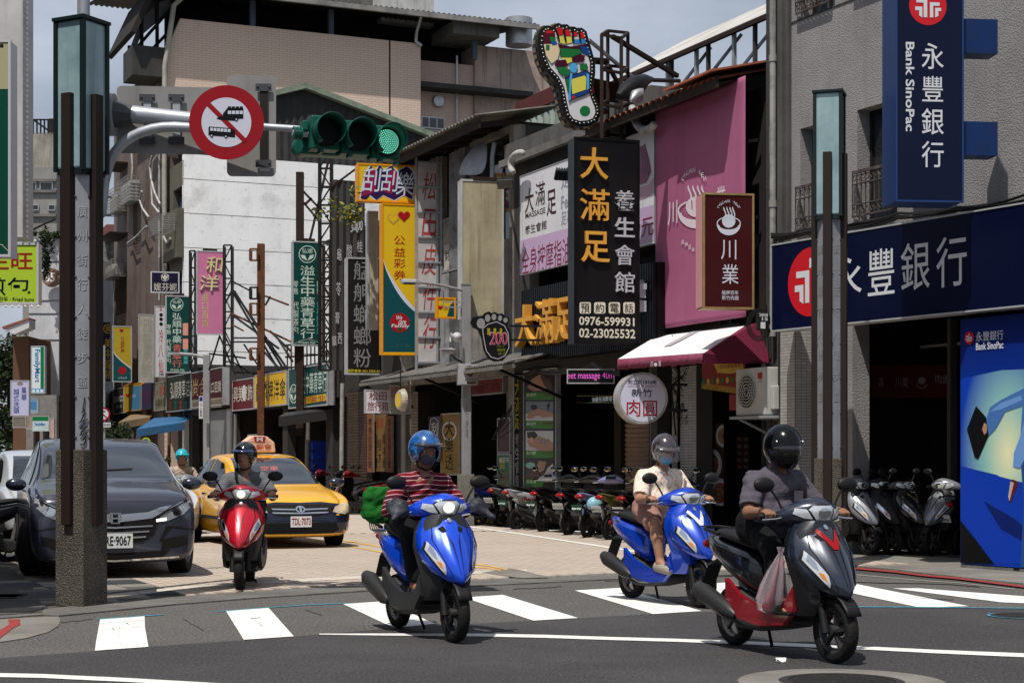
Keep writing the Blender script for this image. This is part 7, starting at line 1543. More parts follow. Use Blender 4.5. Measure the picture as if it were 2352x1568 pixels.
MB().tube([(LX(1008),-.35, LZ(812)),(LX(1034),-.3, LZ(808))],.06,10).build('camera_body', C('cam_white', 'b8b8bc', .85), lp, smooth=50); MB().box((LX(1005),-.43, LZ(806)),(LX(1038),-.22, LZ(804))).build('camera_hood', C('cam_white', 'b8b8bc'), lp); MB().tube([(LX(1030),-.3, LZ(815)),(LX(1045),-.1, LZ(825)),(-.08,0, LZ(832))],.02,6).build('camera_arm', black, lp)
MB().lathe([(0,0),(.05,.02),(.09,.1),(.1,.11)],(LX(1047),-.3, LZ(776)), 'y', 16).build('horn', C('cam_white', 'b8b8bc'), lp, smooth=60); MB().lathe([(.1,-.08),(.03,.02),(.03,.12)],(LX(1040),-.2, LZ(776)), 'x', 16).build('horn', C('cam_white', 'b8b8bc'), lp, smooth=60)
for z in (1500,): text('人行步道', lp, -.03,.03, LZ(1005), LZ(920), M('faint_grey', (.17,.17,.17),.6), y=-.088, vert=True)
t = thing('street_lamp', 'slim grey street lamp with a flat head left of the taxi', 'street lamp', at(474,1100,55));
wb(MB().bar(at(475,1140,55), at(475,815,55),.2), 'pole', pm_, t); wb(MB().tube([at(471,820,55), at(440,814,55), at(410,812,55)],.05,8), 'lamp_arm', pm_, t); wb(MB().loft([[at(x, y-3,55)+Vector((0,-.1,0)), at(x, y-3,55)+Vector((0,.2,0)), at(x, y+2,55)+Vector((0,.2,0)), at(x, y+2,55)+Vector((0,-.1,0))] for x, y in ((390,814),(396,812),(412,812))]), 'lamp_head', galv, t)
s = Sign('direction_plate', 'narrow white direction plate on the slim street lamp', 'sign', 457,466,909,961,54.5, 'f', .02, C('plate_white', 'c8c8d0'), galv, 0); s.t('行人專用', 459,925,464,958, blk, vert=True); s.rect(458,911,465,921, C('plate_blue', '24427c'),-.003)
# road signs by the left pillar
s = Sign('road_sign', 'upper dark green road sign right of the left pillar', 'road sign', 215,241,805,868,40, 'f', .03, C('road_green', '0a5440'), galv, .01); s = Sign('road_sign', 'lower dark green road sign above the no-turn disc', 'road sign', 215,242,879,940,40, 'f', .03, C('road_green', '0a5440'), galv, .01)
t = thing('no_turn_sign', 'round no-left-turn sign with an hours plate on a grey pole', 'road sign', frame(at(237,951,39.8),(1,0))); r = 16*39.8/FPX
MB().tube([(0,.08,-1.1-CAMH+.4),(0,.08,1.6)],.035,8).build('pole', galv, t); MB().lathe([(0,0),(r, 0),(r, .01),(0,.01)], axis='y', n=36).build('disc', C('ban_red', 'a41420'), t); MB().lathe([(0,-.003),(r*.76,-.003)], axis='y', n=36).build('ground', C('ban_white', 'c8cad6'), t)
MB().prism([(-.05,-.1),(-.02,-.1),(-.02,.05),(.05,.05),(.05,.08),(-.05,.08)],-.006,-.005).build('arrow', bk2, t); MB().prism([(-.11,.09),(-.09,.11),(.11,-.09),(.09,-.11)],-.008,-.007).build('bar', C('ban_red', 'a41420'), t)
MB().box((-.17,.0,-.3),(.17,.01,-.19)).build('hours_plate', C('plate_white', 'c8c8d0'), t); text('15:00-23:00', t, -.155,.155,-.275,-.215, blk, y=-.002, bold=.02)
# air conditioner of the dumpling shop
ac = thing('air_conditioner', 'white outdoor air conditioner on a shelf beside the tiled pillar', 'air conditioner', frame(Pv(1690,955,-.75),(-UX, -UY))); acm = C('ac_white', 'bcbcb8', .85, dirt=.35, dcol=(.3,.29,.26), ns=2)
Wd, Dp, Ht = .80,.42,.70; MB().box((0,0,0),(Wd, Dp, Ht)).build('casing', acm, ac, bevel=.015)
MB().lathe([(0,-.004),(.24,-.004)],(.32,0,.35), 'y', 32).build('fan_opening', M('fan_dark', (.05,.05,.05),.6), ac)
for r in (.06,.11,.16,.205,.25): MB().lathe([(r-.004,-.02),(r+.004,-.02),(r+.004,-.012),(r-.004,-.012),(r-.004,-.02)],(.32,0,.35), 'y', 28).build('grille_ring', acm, ac)
for z in np.linspace(.12,.58,12): MB().box((.32-sqrt(max(.25**2-(z-.35)**2,.001)),-.014, z-.003),(.32+sqrt(max(.25**2-(z-.35)**2,.001)),-.008, z+.003)).build('grille_bar', acm, ac)
MB().box((.62,-.006,.53),(.74,-.001,.62)).build('label', red_, ac); text('大沅', ac, .64,.72,.47,.52, red_, y=-.006);
MB().box((Wd, .1,.08),(Wd+.09,.3,.42)).build('valve_cover', acm, ac, bevel=.01); MB().tube([(Wd+.05,.26,.2),(Wd+.1,.38,.34),(Wd+.06,.46,.55)],.028,8).build('pipe', C('pipe_white', 'c8c8c8'), ac, smooth=60); MB().tube([(Wd+.03,.2,.42),(Wd+.07,.3,.5),(Wd+.02,.4,.5)],.012,6).build('pipe', C('pipe_white', 'c8c8c8'), ac, smooth=60)
MB().box((-.1,-.05,-.05),(Wd+.1,.7,-.01)).build('shelf', galv, ac); MB().bar((.1,0,-.05),(.1,.7,-.35),.03).build('strut', galv, ac)
for i in range(9): MB().box((Wd+.0005,.05+.0*i, .1),(Wd+.001,.06,.1))
# smart meter and its wires
t = thing('meter_box', 'black cable box with a white number label among loops of wire', 'meter', frame(at(1751,737,24.0),(1,.3))); MB().box((-.08,-.05,-.13),(.08,.05,.12)).build('case', black, t, bevel=.02); MB().box((-.05,-.056,-.11),(.02,-.051,-.02)).build('label', wht, t); text('200/8', t, -.07,.06,.06,.1, wht, y=-.052); text('15', t, -.03,.06,.0,.05, wht, y=-.052)
for i in range(5): a = .13+i*.012; wb(MB().tube([at(1745,745,24.2)+Vector((a*cos(q_),.02*i, a*1.3*sin(q_))) for q_ in np.linspace(0,6,18)],.006,5), 'wire_loop', cable, t)
# overhead and facade cables
wn_ = []
ORD = 'first second third fourth fifth sixth seventh eighth ninth tenth eleventh twelfth'.split()
def wire(label, pts, r=.012, sag=0, n=14, name='cable', mat=None):
 P = [];
 for a, b_ in zip(pts[:-1], pts[1:]):
  for i in range(n): u = i/n; p = a.lerp(b_, u); p.z -= sag*4*u*(1-u); P.append(p)
 P.append(pts[-1]); o = MB().tube(P, r, 5).build(name, mat or cable, None, smooth=60); tag(o, label, 'cable'); return o
rc = random.Random(11)
lab = 'thin dark cable slung along the shop fronts'
for i in range(6): wire(ORD[i]+' '+lab+' below the black sign', [Pv(x, y+rc.uniform(-5,5),-.75) for x, y in ((1182,862),(1230,848),(1300,852),(1360,838),(1425,856))], rc.uniform(.008,.02),.05)
for i in range(7):
 a = lambda px, py, o_: at(px, py, (16.3+.0)/(1) if False else 0)
 P = []
 for px, py in ((1772,545),(1850,532),(1965,520),(2065,497),(2200,480),(2352,455)):
  t_ = (px-CX)/FPX; dd = (4.02+.5*26)/(t_+.5)-.12-.06*i; P.append(at(px, py+rc.uniform(-9,6), dd))
 wire(ORD[i]+' dark cable resting along the top of the bank sign', P, rc.uniform(.01,.022),.03)
for i in range(4): wire(ORD[i]+' drooping loop of cable left of the slim massage sign', [Pv(1160+i*6,940+i*14,-.6), Pv(1140-i*4,985+i*8,-.7), Pv(1150+i*8,960-i*6,-.65), Pv(1175,930,-.6)],.009,.05)
wire('thin cable hanging down beside the wire tangle behind the round sign', [Pv(1545,770,-.5), Pv(1540,870,-.4), Pv(1552,1000,-.4)],.014); wire('thin cable hanging down the tiled pillar beside the meter', [Pv(1760,700,-.2), Pv(1768,860,-.2), Pv(1772,990,-.2)],.01); wire('thin wire from the left edge to the pillar', [at(0,536,30), at(70,530,30), at(128,502,30)],.02)
t = MB()
for i in range(26):
 c = Pv(1555+rc.uniform(-12,12),880+rc.uniform(-55,90),-.45); t.tube([c+Vector((rc.uniform(-.12,.12),0, rc.uniform(-.15,.15))) for k in range(5)],.006,4)
tag(t.build('cable_tangle', cable, None), 'tangle of dark wires on the wall behind the round sign', 'cable', kind='stuff')
# pole beside the slim sign
o = MB().tube([G(1170,1200), Vector((G(1170,1200).x, G(1170,1200).y, 4.6))],.06,12).build('utility_pole', M('pole_pvc', (.2,.2,.21),.6, dirt=.5, ns=3), None, smooth=60); tag(o, 'grey round pole left of the slim massage sign', 'pole')
o = MB().box((-.5,-.14,0),(.5,.14,.16)).build('kerb_block', M('yellow_block', (.4,.28,.04),.7, dirt=.6, ns=5), None, bevel=.02); o.location = G(1142,1201); tag(o, 'yellow painted concrete block behind the parked scooters', 'kerb block')
# blue crates
t = thing('crate_stack', 'stack of blue plastic crates in the dark shop behind the taxi', 'crates', frame(at(748,1100,47.5),(1,.3)))
bc_ = C('crate_blue', '1438a8', .9);
for i in range(6):
 q_ = MB(); z = -.55+i*.27; w_ = .42;
 for a, b_ in (((-w_, -.3),(w_, -.27)),((-w_, .27),(w_, .3)),((-w_, -.27),(-w_+.03,.27)),((w_-.03,-.27),(w_, .27))): q_.box((a[0], a[1], z),(b_[0], b_[1], z+.24))
 q_.box((-w_-.02,-.32, z+.2),(w_+.02,-.3, z+.25)); q_.build('crate', bc_, t)
# greenery
def foliage(name, label, cat, c, r, n, cols, leaf=.12, seed=0, trunk=None):
 rr_ = random.Random(seed); t = thing(name, label, cat, c)
 cl = [(Vector((rr_.gauss(0,.45)*r[0], rr_.gauss(0,.45)*r[1], rr_.gauss(0,.42)*r[2])), rr_.uniform(.25,.5)) for _ in range(16)]
 mbs = [MB() for _ in cols]
 for i in range(n):
  cc, cr_ = rr_.choice(cl); v = Vector((rr_.gauss(0,1), rr_.gauss(0,1), rr_.gauss(0,1))).normalized()*cr_*rr_.uniform(.6,1)
  p = cc+Vector((v.x*r[0], v.y*r[1], v.z*r[2])); a = Vector((rr_.gauss(0,1), rr_.gauss(0,1), rr_.gauss(0,.6))).normalized(); b_ = a.orthogonal().normalized(); b_.rotate(Matrix.Rotation(rr_.uniform(0,6),3, a)); s_ = leaf*rr_.uniform(.6,1.3)
  mbs[rr_.randrange(len(cols))].add([p, p+a*s_*.5+b_*s_*.3, p+a*s_, p+a*s_*.5-b_*s_*.3],[(0,1,2,3)])
 for m_, col_ in zip(mbs, cols): tag(m_.build('crown', M('leaf_%02d%02d' % (int(col_[0]*99), int(col_[1]*99)), col_, .6), t, fix=False), kind='stuff')
 if trunk: MB().tube([(0,0, trunk),(.05,0, trunk*.4),(0,0,0)],[.12,.09,.04],8).build('trunk', M('bark', (.09,.07,.05),.9), t);
 return t
dg = [(.035,.06,.02),(.055,.095,.03),(.025,.045,.018)]
foliage('tree', 'dark street tree at the far left edge behind the house with the red eave', 'tree', at(18,850,75),(1.3,1.5,2.6),5200, dg, .22,1,-4)
foliage('tree', 'low dark trees beneath the left-hand signs', 'tree', at(-10,960,72),(1.6,1.2,1.3),2600, dg, .22,2,-1.2)
foliage('bush', 'round dark green bush beside the no-turn sign', 'bush', at(262,1002,60),(.65,.6,.5),2600, dg, .12,3,-.7)
foliage('bush', 'small lit bush under the blue awning', 'bush', at(376,1085,58),(.35,.4,.35),1200,[(.07,.11,.03),(.04,.07,.02)],.1,4)
foliage('plant', 'trailing weeds on the white building beside the number plate', 'plant', at(104,600,65),(.2,.2,.9),700, dg, .13,5)
foliage('plant', 'potted plants on the roof edge of the white building', 'plant', at(112,545,66),(.45,.3,.28),700,[(.07,.11,.04),(.04,.07,.02)],.13,6)
foliage('plant', 'wild yellow-green branch growing out beside the black corrugated billboard', 'plant', at(787,488,38.5),(.5,.25,.3),230,[(.16,.2,.05),(.35,.3,.05),(.09,.13,.03)],.13,8)
# ================================================================ SCOOTERS
rub = M('tyre_rubber', (.017,.016,.016),.75, bump=.3, bs=40, dirt=.4, dcol=(.04,.037,.033), ns=6); bpl = M('black_plastic', (.02,.02,.021),.45, dirt=.3, dcol=(.045,.042,.04), ns=5); seatm = M('seat_vinyl', (.022,.021,.021),.5, bump=.2, bs=90); steel = M('dull_steel', (.25,.24,.23),.4,.8, dirt=.5, dcol=(.1,.08,.07), ns=8)
chrome = M('chrome', (.7,.71,.73),.12,1); lensm = M('lamp_lens', (.62,.64,.66),.07,.3, spec=.9, dirt=.5, dcol=(.25,.26,.28), ns=16); redl = M('red_lens', (.35,.01,.01),.15); orl = M('orange_lens', (.6,.2,.03),.2); mirr = M('mirror_glass', (.6,.63,.66),.05,1); plw = M('plate_white2', (.62,.64,.62),.5); lampon = M('headlamp_lit', (1,.93,.75),.3, emit=2.2)
tyre_me = MB().lathe([(.15,-.035),(.185,-.047),(.207,-.035),(.216,0),(.207,.035),(.185,.047),(.15,.035)], axis='y', n=36).mesh('tyre', rub, 60)
rimb = MB().lathe([(.15,-.03),(.135,-.02),(.135,.02),(.15,.03)], axis='y', n=28); rimb.lathe([(0,-.05),(.035,-.045),(.04,.045),(0,.05)], axis='y', n=12)
for i in range(5): a = i*2*pi/5; rimb.bar((.03*cos(a),0,.03*sin(a)),(.14*cos(a+.15),0,.14*sin(a+.15)),.03,.02)
rim_me = rimb.mesh('rim', M('rim_grey', (.06,.06,.062),.4,.6, dirt=.3),40); disc_me = MB().lathe([(.05,0),(.09,0),(.09,.004),(.05,.004),(.05,0)], axis='y', n=24).mesh('brake_disc', steel, 40)
def wheel(par, x, steer=0):
 w = bpy.data.objects.new('wheel', None); COL.objects.link(w); w.parent = par; w.location = (x, 0,.216); w.rotation_euler = (0,0, steer)
 link('tyre', tyre_me, w); link('rim', rim_me, w); q = link('brake_disc', disc_me, w); q.location = (0,.045,0)
def sym(pts): return pts+[(-a, b) for a, b in pts[::-1]]
def scooter(label, X, col, low=None, plate='', group=None, lit=False, side='', accent=None, seat=None, tail=None, shield=None, mir=True, scale=1, cat='scooter'):
 t = thing('scooter', label, cat, X @ Matrix.Scale(scale, 4), group); low = low or bpl; tail = tail or col
 wheel(t, .62); wheel(t, -.60)
 for s in (-1,1): MB().tube([(.47,.075*s, .62),(.55,.075*s, .42),(.62,.078*s, .2)],[.022,.022,.03],8).build('fork_leg', bpl, t, smooth=60)
 MB().loft([[(.60+.245*cos(a)+.01, y, .216+.245*sin(a)) for a in np.linspace(.45,2.6,10)] for y in (-.055,-.03,.03,.055)], cap=False, closed=False).build('front_mudguard', bpl, t, smooth=60, solid=.008)
 st = [(.945,.085,.41,.37),(.9,.165,.47,.38),(.8,.222,.56,.41),(.7,.238,.64,.45),(.6,.215,.705,.5),(.52,.165,.75,.58),(.46,.08,.765,.64),(.435,.03,.755,.7)]
 A = [[(xs+(xf-xs)*(1-abs(k/8)**2.3)+(.014 if abs(k) < 3 else 0), w*k/8, z) for k in range(-8,9)] for z, w, xf, xs in st]
 ap = MB().loft(A, cap=False, closed=False).build('apron', col, t, smooth=50, solid=.012)
 st2 = [(.935,.13,.34),(.88,.18,.35),(.8,.226,.365),(.7,.242,.385),(.6,.225,.41),(.5,.2,.43),(.4,.185,.43),(.3,.165,.36)]
 MB().loft([[(x-.01, w, z),(x+.04, w*.97, z),(x+.11, w*.8, z),(x+.15, w*.5, z),(x+.15,-w*.5, z),(x+.11,-w*.8, z),(x+.04,-w*.97, z),(x-.01,-w, z),(x-.03,0, z)] for z, w, x in st2]).build('leg_shield', shield or low, t, smooth=40, bevel=.008)
 MB().box((-.2,-.165,.25),(.34,.165,.31)).build('floorboard', bpl, t, bevel=.02)
 for s in (-1,1): MB().loft([[(x, .17*s, z0),(x, .2*s, z0+.01),(x, .2*s, z1),(x, .165*s, z1)] for x, z0, z1 in ((.42,.33,.5),(.3,.22,.36),(0,.19,.33),(-.25,.22,.4),(-.42,.3,.5))]).build('side_skirt', low, t, smooth=40)
 rb_ = [(-.1,.1,.33,.64),(-.22,.155,.36,.7),(-.42,.175,.46,.73),(-.62,.16,.56,.76),(-.8,.11,.65,.79),(-.93,.045,.72,.8)]
 MB().loft([[(x, -w*.7, z0),(x, w*.7, z0),(x, w, z0+(z1-z0)*.4),(x, w*.9, z1-.03),(x, w*.6, z1),(x, -w*.6, z1),(x, -w*.9, z1-.03),(x, -w, z0+(z1-z0)*.4)] for x, w, z0, z1 in rb_]).build('rear_body', tail, t, smooth=40, sub=1)
 MB().loft([[(x, -w, z),(x, -w*.95, z+h*.7),(x, -w*.6, z+h),(x, w*.6, z+h),(x, w*.95, z+h*.7),(x, w, z)] for x, w, z, h in ((.02,.06,.66,.06),(-.06,.11,.68,.08),(-.25,.135,.7,.085),(-.45,.135,.735,.09),(-.7,.11,.77,.075),(-.8,.05,.79,.04))]).build('seat', seat or seatm, t, smooth=60, sub=1)
 MB().tube([(-.6,.14,.8),(-.8,.13,.83),(-.93,.06,.84),(-.93,-.06,.84),(-.8,-.13,.83),(-.6,-.14,.8)],.013,6).build('grab_rail', bpl, t, smooth=60)
 MB().loft([[(x, -.13, z0),(x, .13, z0),(x, .13, z1),(x, -.13, z1)] for x, z0, z1 in ((.2,.2,.28),(-.1,.15,.33),(-.35,.15,.42),(-.5,.2,.4))]).build('engine', M('engine_grey', (.05,.05,.05),.6,.4, dirt=.5), t, bevel=.02)
 MB().loft([[(x, .08, z-h),(x, .15, z-h),(x, .15, z+h),(x, .08, z+h)] for x, z, h in ((-.1,.25,.07),(-.35,.25,.09),(-.6,.22,.09),(-.68,.22,.05))]).build('drive_cover', M('engine_grey', (.05,.05,.05),.6,.4, dirt=.5), t, bevel=.03)
 MB().tube([(.0,-.1,.2),(-.2,-.15,.2),(-.33,-.17,.24)],.022,8).build('exhaust_pipe', steel, t, smooth=60)
 MB().tube([(-.3,-.18,.24),(-.38,-.19,.27),(-.72,-.2,.38),(-.8,-.2,.41)],[.03,.062,.07,.045],12).build('muffler', M('muffler_black', (.03,.03,.03),.4,.3, dirt=.3), t, smooth=50)
 MB().tube([(-.6,.1,.22),(-.7,.1,.6)],[.03,.035],10).build('shock_absorber', steel, t)
 MB().loft([[(x, -.06, z),(x, .06, z),(x, .05, z+.02),(x, -.05, z+.02)] for x, z in ((-.7,.62),(-.88,.56),(-1.0,.38))]).build('rear_mudguard', bpl, t)
 MB().ell((-.9,0,.72),(.05,.09,.04),12,8).build('tail_lamp', redl, t, smooth=180)
 R_ = Matrix.Rotation(radians(-25),3, 'Y')
 pl = None if not plate else MB().box((-.003,-.1,-.055),(.003,.1,.055), R_).build('plate', plw if plate[:1] != '*' else C('plate_green', '2a7a5c'), t)
 if pl: pl.location = (-.985,0,.53)
 if plate: q = text(plate.strip('*'), pl, -.085,.085,-.035,.035, blk if plate[:1] != '*' else wht, y=-.005, bold=.03); q.rotation_euler = (0, radians(-25),-pi/2) if False else (radians(-25),0,-pi/2)
 sec = [(.25,.3,.965,.025,.022),(.19,.33,.98,.06,.045),(.12,.36,.99,.085,.07),(.05,.385,.995,.11,.085),(0,.39,.998,.115,.09)]
 sec = sec+[(-y, a, b, c, e) for y, a, b, c, e in sec[:-1][::-1]]
 hc = MB().loft([[(xc+rx*cos(q), y, zc+rz*sin(q)-(.02 if sin(q) < 0 else 0)) for q in np.linspace(0,2*pi, 13)[:-1]] for y, xc, zc, rx, rz in sec]).build('handlebar_cowl', col, t, smooth=60)
 MB().tube([(.4,0,.85),(.36,0,.97)],.05,10).build('steering_neck', bpl, t); MB().box((.27,-.1,1.0),(.33,.1,1.05)).build('dashboard', bpl, t, bevel=.02)
 hv = bvh_of([hc]); F = (2,0,.985); Dd = (-1,0,0)
 wrap(hv, [(-.1,.02),(-.07,.045),(.07,.045),(.1,.02),(.055,-.05),(0,-.065),(-.055,-.05)], 'headlamp', lensm, t, F, Dd, off=.006, smooth=60, step=.02)
 wrap(hv, [(-.112,.02),(-.075,.056),(.075,.056),(.112,.02),(.062,-.06),(0,-.076),(-.062,-.06)], 'lamp_bezel', bpl, t, F, Dd, off=.003, step=.02)
 wrap(hv, [(.05*cos(a),.036*sin(a)-.005) for a in np.linspace(0,5.8,12)], 'lamp_reflector', chrome, t, F, Dd, off=.009, step=.02)
 if lit: wrap(hv, [(.047*cos(a),.04*sin(a)-.005) for a in np.linspace(0,5.9,14)], 'lit_reflector', M('lamp_glow', (1,.9,.72),.2, emit=.75), t, F, Dd, off=.011, step=.02)
 if lit: wrap(hv, [(.022*cos(a),.02*sin(a)-.005) for a in np.linspace(0,5.8,12)], 'bulb', M('bulb_hot', (1,.95,.85),.3, emit=5), t, F, Dd, off=.014, step=.02)
 for s in (-1,1): wrap(hv, [(s*a, b) for a, b in ((.11,.02),(.17,.028),(.185,-.01),(.12,-.04),(.075,-.045))][::s], 'turn_lamp', lensm if not lit else lensm, t, F, Dd, off=.006, smooth=60, step=.02)
 for s in (-1,1):
  MB().tube([(.3,.24*s, .962),(.26,.36*s, .955)],.018,10).build('grip', bpl, t, smooth=60); MB().tube([(.34,.2*s, .955),(.33,.27*s, .94),(.305,.36*s, .935)],.006,6).build('brake_lever', chrome, t)
  if mir:
   MB().tube([(.31,.2*s, .99),(.3,.24*s, 1.07),(.29,.29*s, 1.14)],.008,6).build('mirror_stem', bpl, t); o = MB().ell((.285,.335*s, 1.165),(.028,.082,.052),14,9, ).build('mirror', bpl, t, smooth=180); q = MB().ell((.262,.335*s, 1.165),(.004,.068,.042),12,7).build('mirror_glass', mirr, o)
 av = bvh_of([ap]); F = (2,0,.7)
 for s in (-1,1):
  sh = [(s*a, b) for a, b in ((.185,.04),(.205,-.02),(.17,-.09),(.125,-.17),(.1,-.2),(.105,-.12),(.145,-.03))][::s]
  wrap(av, sh, 'side_lamp', lensm, t, F, Dd, off=.012, smooth=60, step=.025); wrap(av, [(a*1.06+.0*s, b*1.05) for a, b in sh], 'lamp_surround', bpl, t, F, Dd, off=.006, smooth=60, step=.025)
  if accent != 'plain': wrap(av, [(s*a, b) for a, b in ((.06,.15),(.1,.13),(.075,.1),(.045,.115))][::s], 'vent', dark, t, F, Dd, off=.006, step=.009)
 if accent and accent != 'plain': wrap(av, [(-.1,.19),(-.075,.195),(0,.09),(.075,.195),(.1,.19),(.02,.045),(-.02,.045)], 'chevron', accent, t, F, Dd, off=.009, smooth=60, step=.012)
 for s in (-1,1):
  wrap(av, [(s*a, b) for a, b in ((.118,.2),(.123,.2),(.155,.05),(.09,-.14),(.06,-.225),(.055,-.225),(.085,-.14),(.148,.05))][::s], 'panel_gap', dark, t, F, Dd, off=.003, step=.012); wrap(av, [(s*a, b) for a, b in ((.02,.02),(.05,.1),(.052,.1),(.03,.0),(.012,-.2),(.01,-.2))][::s], 'crease', bpl, t, F, Dd, off=.003, step=.01)
  wrap(av, [(s*a, b) for a, b in ((.175,.02),(.19,-.02),(.165,-.07),(.145,-.09),(.15,-.04))][::s], 'lamp_reflector', chrome, t, F, Dd, off=.016, step=.02); wrap(av, [(s*a, b) for a, b in ((.15,-.1),(.135,-.14),(.115,-.16),(.125,-.11))][::s], 'turn_bulb', orl, t, F, Dd, off=.016, step=.02)
 wrap(av, [(.016*cos(a),.19+.016*sin(a)) for a in np.linspace(0,5.8,12)], 'badge', chrome, t, F, Dd, off=.01, step=.02); MB().tube([(-.2,.02,.15),(-.28,.1,.02)],.012,6).build('stand', bpl, t)
 return t
def paint(n, h, k=1): return M(n, H(h, k),.22,.25, coat=.7, dirt=.15, dcol=tuple(x*.5 for x in H(h, k)), ns=3)
bl1 = paint('paint_blue', '0a46cc'); bl2 = paint('paint_blue2', '083cb0'); rdp = paint('paint_red', 'c0142a'); gph = paint('paint_graphite', '242a38'); dredp = paint('paint_darkred', '8c1420'); gpl = M('grey_plastic', (.05,.052,.055),.5, dirt=.3, ns=4); slv = paint('paint_silver', '8e9298', .8); olv = paint('paint_olive', '6c6a3a', .9); wpt = paint('paint_white', 'c8ccd0', .9); lil = paint('paint_lilac', '8a8ab4', .9); bkp = paint('paint_black', '15161a')
def heading(p, hx, hy):
 h = Vector((hx, hy, 0)).normalized(); R = Matrix(((h.x, -h.y, 0),(h.y, h.x, 0),(0,0,1))).to_4x4(); R.translation = p; return R
def between(f, r, hx, hy, lean=0):
 """stand a scooter so its wheels meet the road at the two measured points"""
 a, b = G(*f), G(*r); m = (a+b)/2; m.x += 0; return heading(m, hx, hy) @ Matrix.Rotation(radians(lean),4, 'X')
XD = between((1920,1520),(1684,1482),.49,-1.06); XB = between((1030,1467),(925,1447),.40,-.92); XC = between((1602,1394),(1456,1374),.5,-1.0); XA = between((547,1358),(578,1336),.07,-1)
sD = scooter('black and red scooter ridden by the man in the grey polo shirt, nearest the camera', XD, gph, dredp, accent=redl, tail=bkp, shield=bkp, group='scooters being ridden'); sB = scooter('blue scooter with its headlamp lit, ridden by the man in the red shirt', XB, bl1, gpl, lit=True, tail=bl1, group='scooters being ridden')
sC = scooter('bright blue scooter ridden by the person in the cream shirt', XC, bl2, bl2, accent=wht, tail=bl2, group='scooters being ridden'); sA = scooter('scratched red scooter with its headlamp lit in front of the taxi', XA, rdp, gpl, lit=True, accent='plain', tail=rdp, group='scooters being ridden')
# parked scooters
def at_g(px, py, ang, z=0): p = G(px, py); return heading(p, cos(ang), sin(ang)) @ Matrix.Translation((.55,0,0))
PK = 'scooters parked along the shops'
ps1 = scooter('dark blue parked scooter nearest the street lamp, tail towards the road', at_g(1105,1208, radians(50)), bkp, bpl, '125-KD', PK, tail=paint('paint_navy', '14286c'))
ps2 = scooter('white rental parked scooter with red lettering on its flank', at_g(1190,1217, radians(46)), wpt, wpt, '*EW-53', PK, tail=wpt, accent='plain', shield=bpl)
ps3 = scooter('black parked scooter with a round chrome mirror between the white and lilac ones', at_g(1308,1230, radians(60)), bkp, bpl, '613-JQ', PK, tail=bkp)
ps4 = scooter('lilac and black parked scooter with a green plate', at_g(1352,1236, radians(60)), lil, lil, '*8090', PK, tail=lil, shield=bpl, seat=M('seat_brown', (.06,.05,.045),.5))
ps5 = scooter('olive green parked scooter with a white helmet on its seat', at_g(1406,1241, radians(50)), olv, olv, 'MAP-173', PK, tail=olv, shield=bpl)
for lab, px, py, an, c in (('silver parked scooter deep between the dark blue and white ones', 1150,1208,55, slv),('black parked scooter right of the olive one', 1452,1246,55, bkp),('graphite parked scooter behind the rider in the cream shirt', 1498,1251,55, gph),('black parked scooter just right of the white rental one', 1250,1222,55, bkp)): scooter(lab, at_g(px, py, radians(an)), c, bpl, '*KD-20' if px == 1250 else '208-JX', PK, tail=c)
q = text('iRent', ps2,-.62,-.26,.53,.65, C('rent_red', 'a01c2c'), y=-.01, bold=.03); q.location = (0,-.172,0)
for lab, px, py, ang, c, pl in (('grey parked scooter facing us beside the right pillar', 1990,1288,-62, slv, ''),('dark grey parked scooter, second from the right pillar', 2040,1287,-60, gpl, ''),('graphite parked scooter with bronze stripes, third from the right pillar', 2098,1288,-58, bkp, ''),('silver parked scooter with a long nose beside the blue poster', 2150,1290,-140, slv, '')):
 s_ = scooter(lab, at_g(px, py-12, radians(ang)) @ Matrix.Translation((-1.1,0,0)), c, bpl, pl, 'scooters parked under the bank', tail=c, accent=None if c != bkp else M('bronze', (.25,.2,.12),.3,.6))
s_ = scooter('black parked scooter showing its tail and plate, half hidden by the blue poster', at_g(2215,1277, radians(38)), slv, bpl, 'AET-1872', 'scooters parked under the bank', tail=bkp)
for lab, px, py, ang, c in (('dark red parked scooter in the shade right of the taxi', 800,1172,150, dredp),('black parked scooter behind the taxi with a grey top box', 770,1160,30, bkp),('second dark parked scooter right of the taxi', 842,1178,140, bkp),('maroon parked scooter behind the green delivery bag', 872,1184,150, dredp)): scooter(lab, at_g(px, py, radians(ang)), c, bpl, '', 'scooters parked right of the taxi', tail=c)
scooter('red parked motorbike cut off by the left edge of the picture', at_g(12,1292, radians(-150)), paint('paint_red3', '6c101c'), bpl, '', None, tail=bkp); scooter('grey parked scooter deep in the arcade behind the green menu board', at_g(1128,1192, radians(70)), slv, bpl, '', None, tail=slv)
# ================================================================ CARS
def bodyloft(st, mat, t, sub=2):
 """st: x, half-width, z bottom, z belt, roof half-width, z roof"""
 A = []
 for x, w, zb, zl, wr, zr in st:
  h = [(0, zb),(w*.8, zb),(w*.97, zb+.06),(w, zb+(zl-zb)*.45),(w*.995, zl-.09),(w*.985, zl-.02),(w*.95, zl+.015),(wr+.015, zr-.1),(wr, zr-.05),(wr*.9, zr-.012),(0, zr)]
  A.append([(x, y, z) for y, z in h]+[(x, -y, z) for y, z in h[-2:0:-1]])
 o = MB().loft(A).build('body', mat, t, smooth=180, sub=sub); return o
cgl = M('car_glass', (.025,.035,.04),.04, spec=1.0, coat=1); tin = M('side_glass', (.008,.009,.01),.05, spec=.8)
ctyre = MB().lathe([(.2,-.1),(.29,-.11),(.318,-.08),(.325,0),(.318,.08),(.29,.11),(.2,.1)], axis='y', n=40).mesh('tyre', rub, 50)
cr_b = MB().lathe([(.215,-.1),(.21,-.02),(.205,.06)], axis='y', n=32);
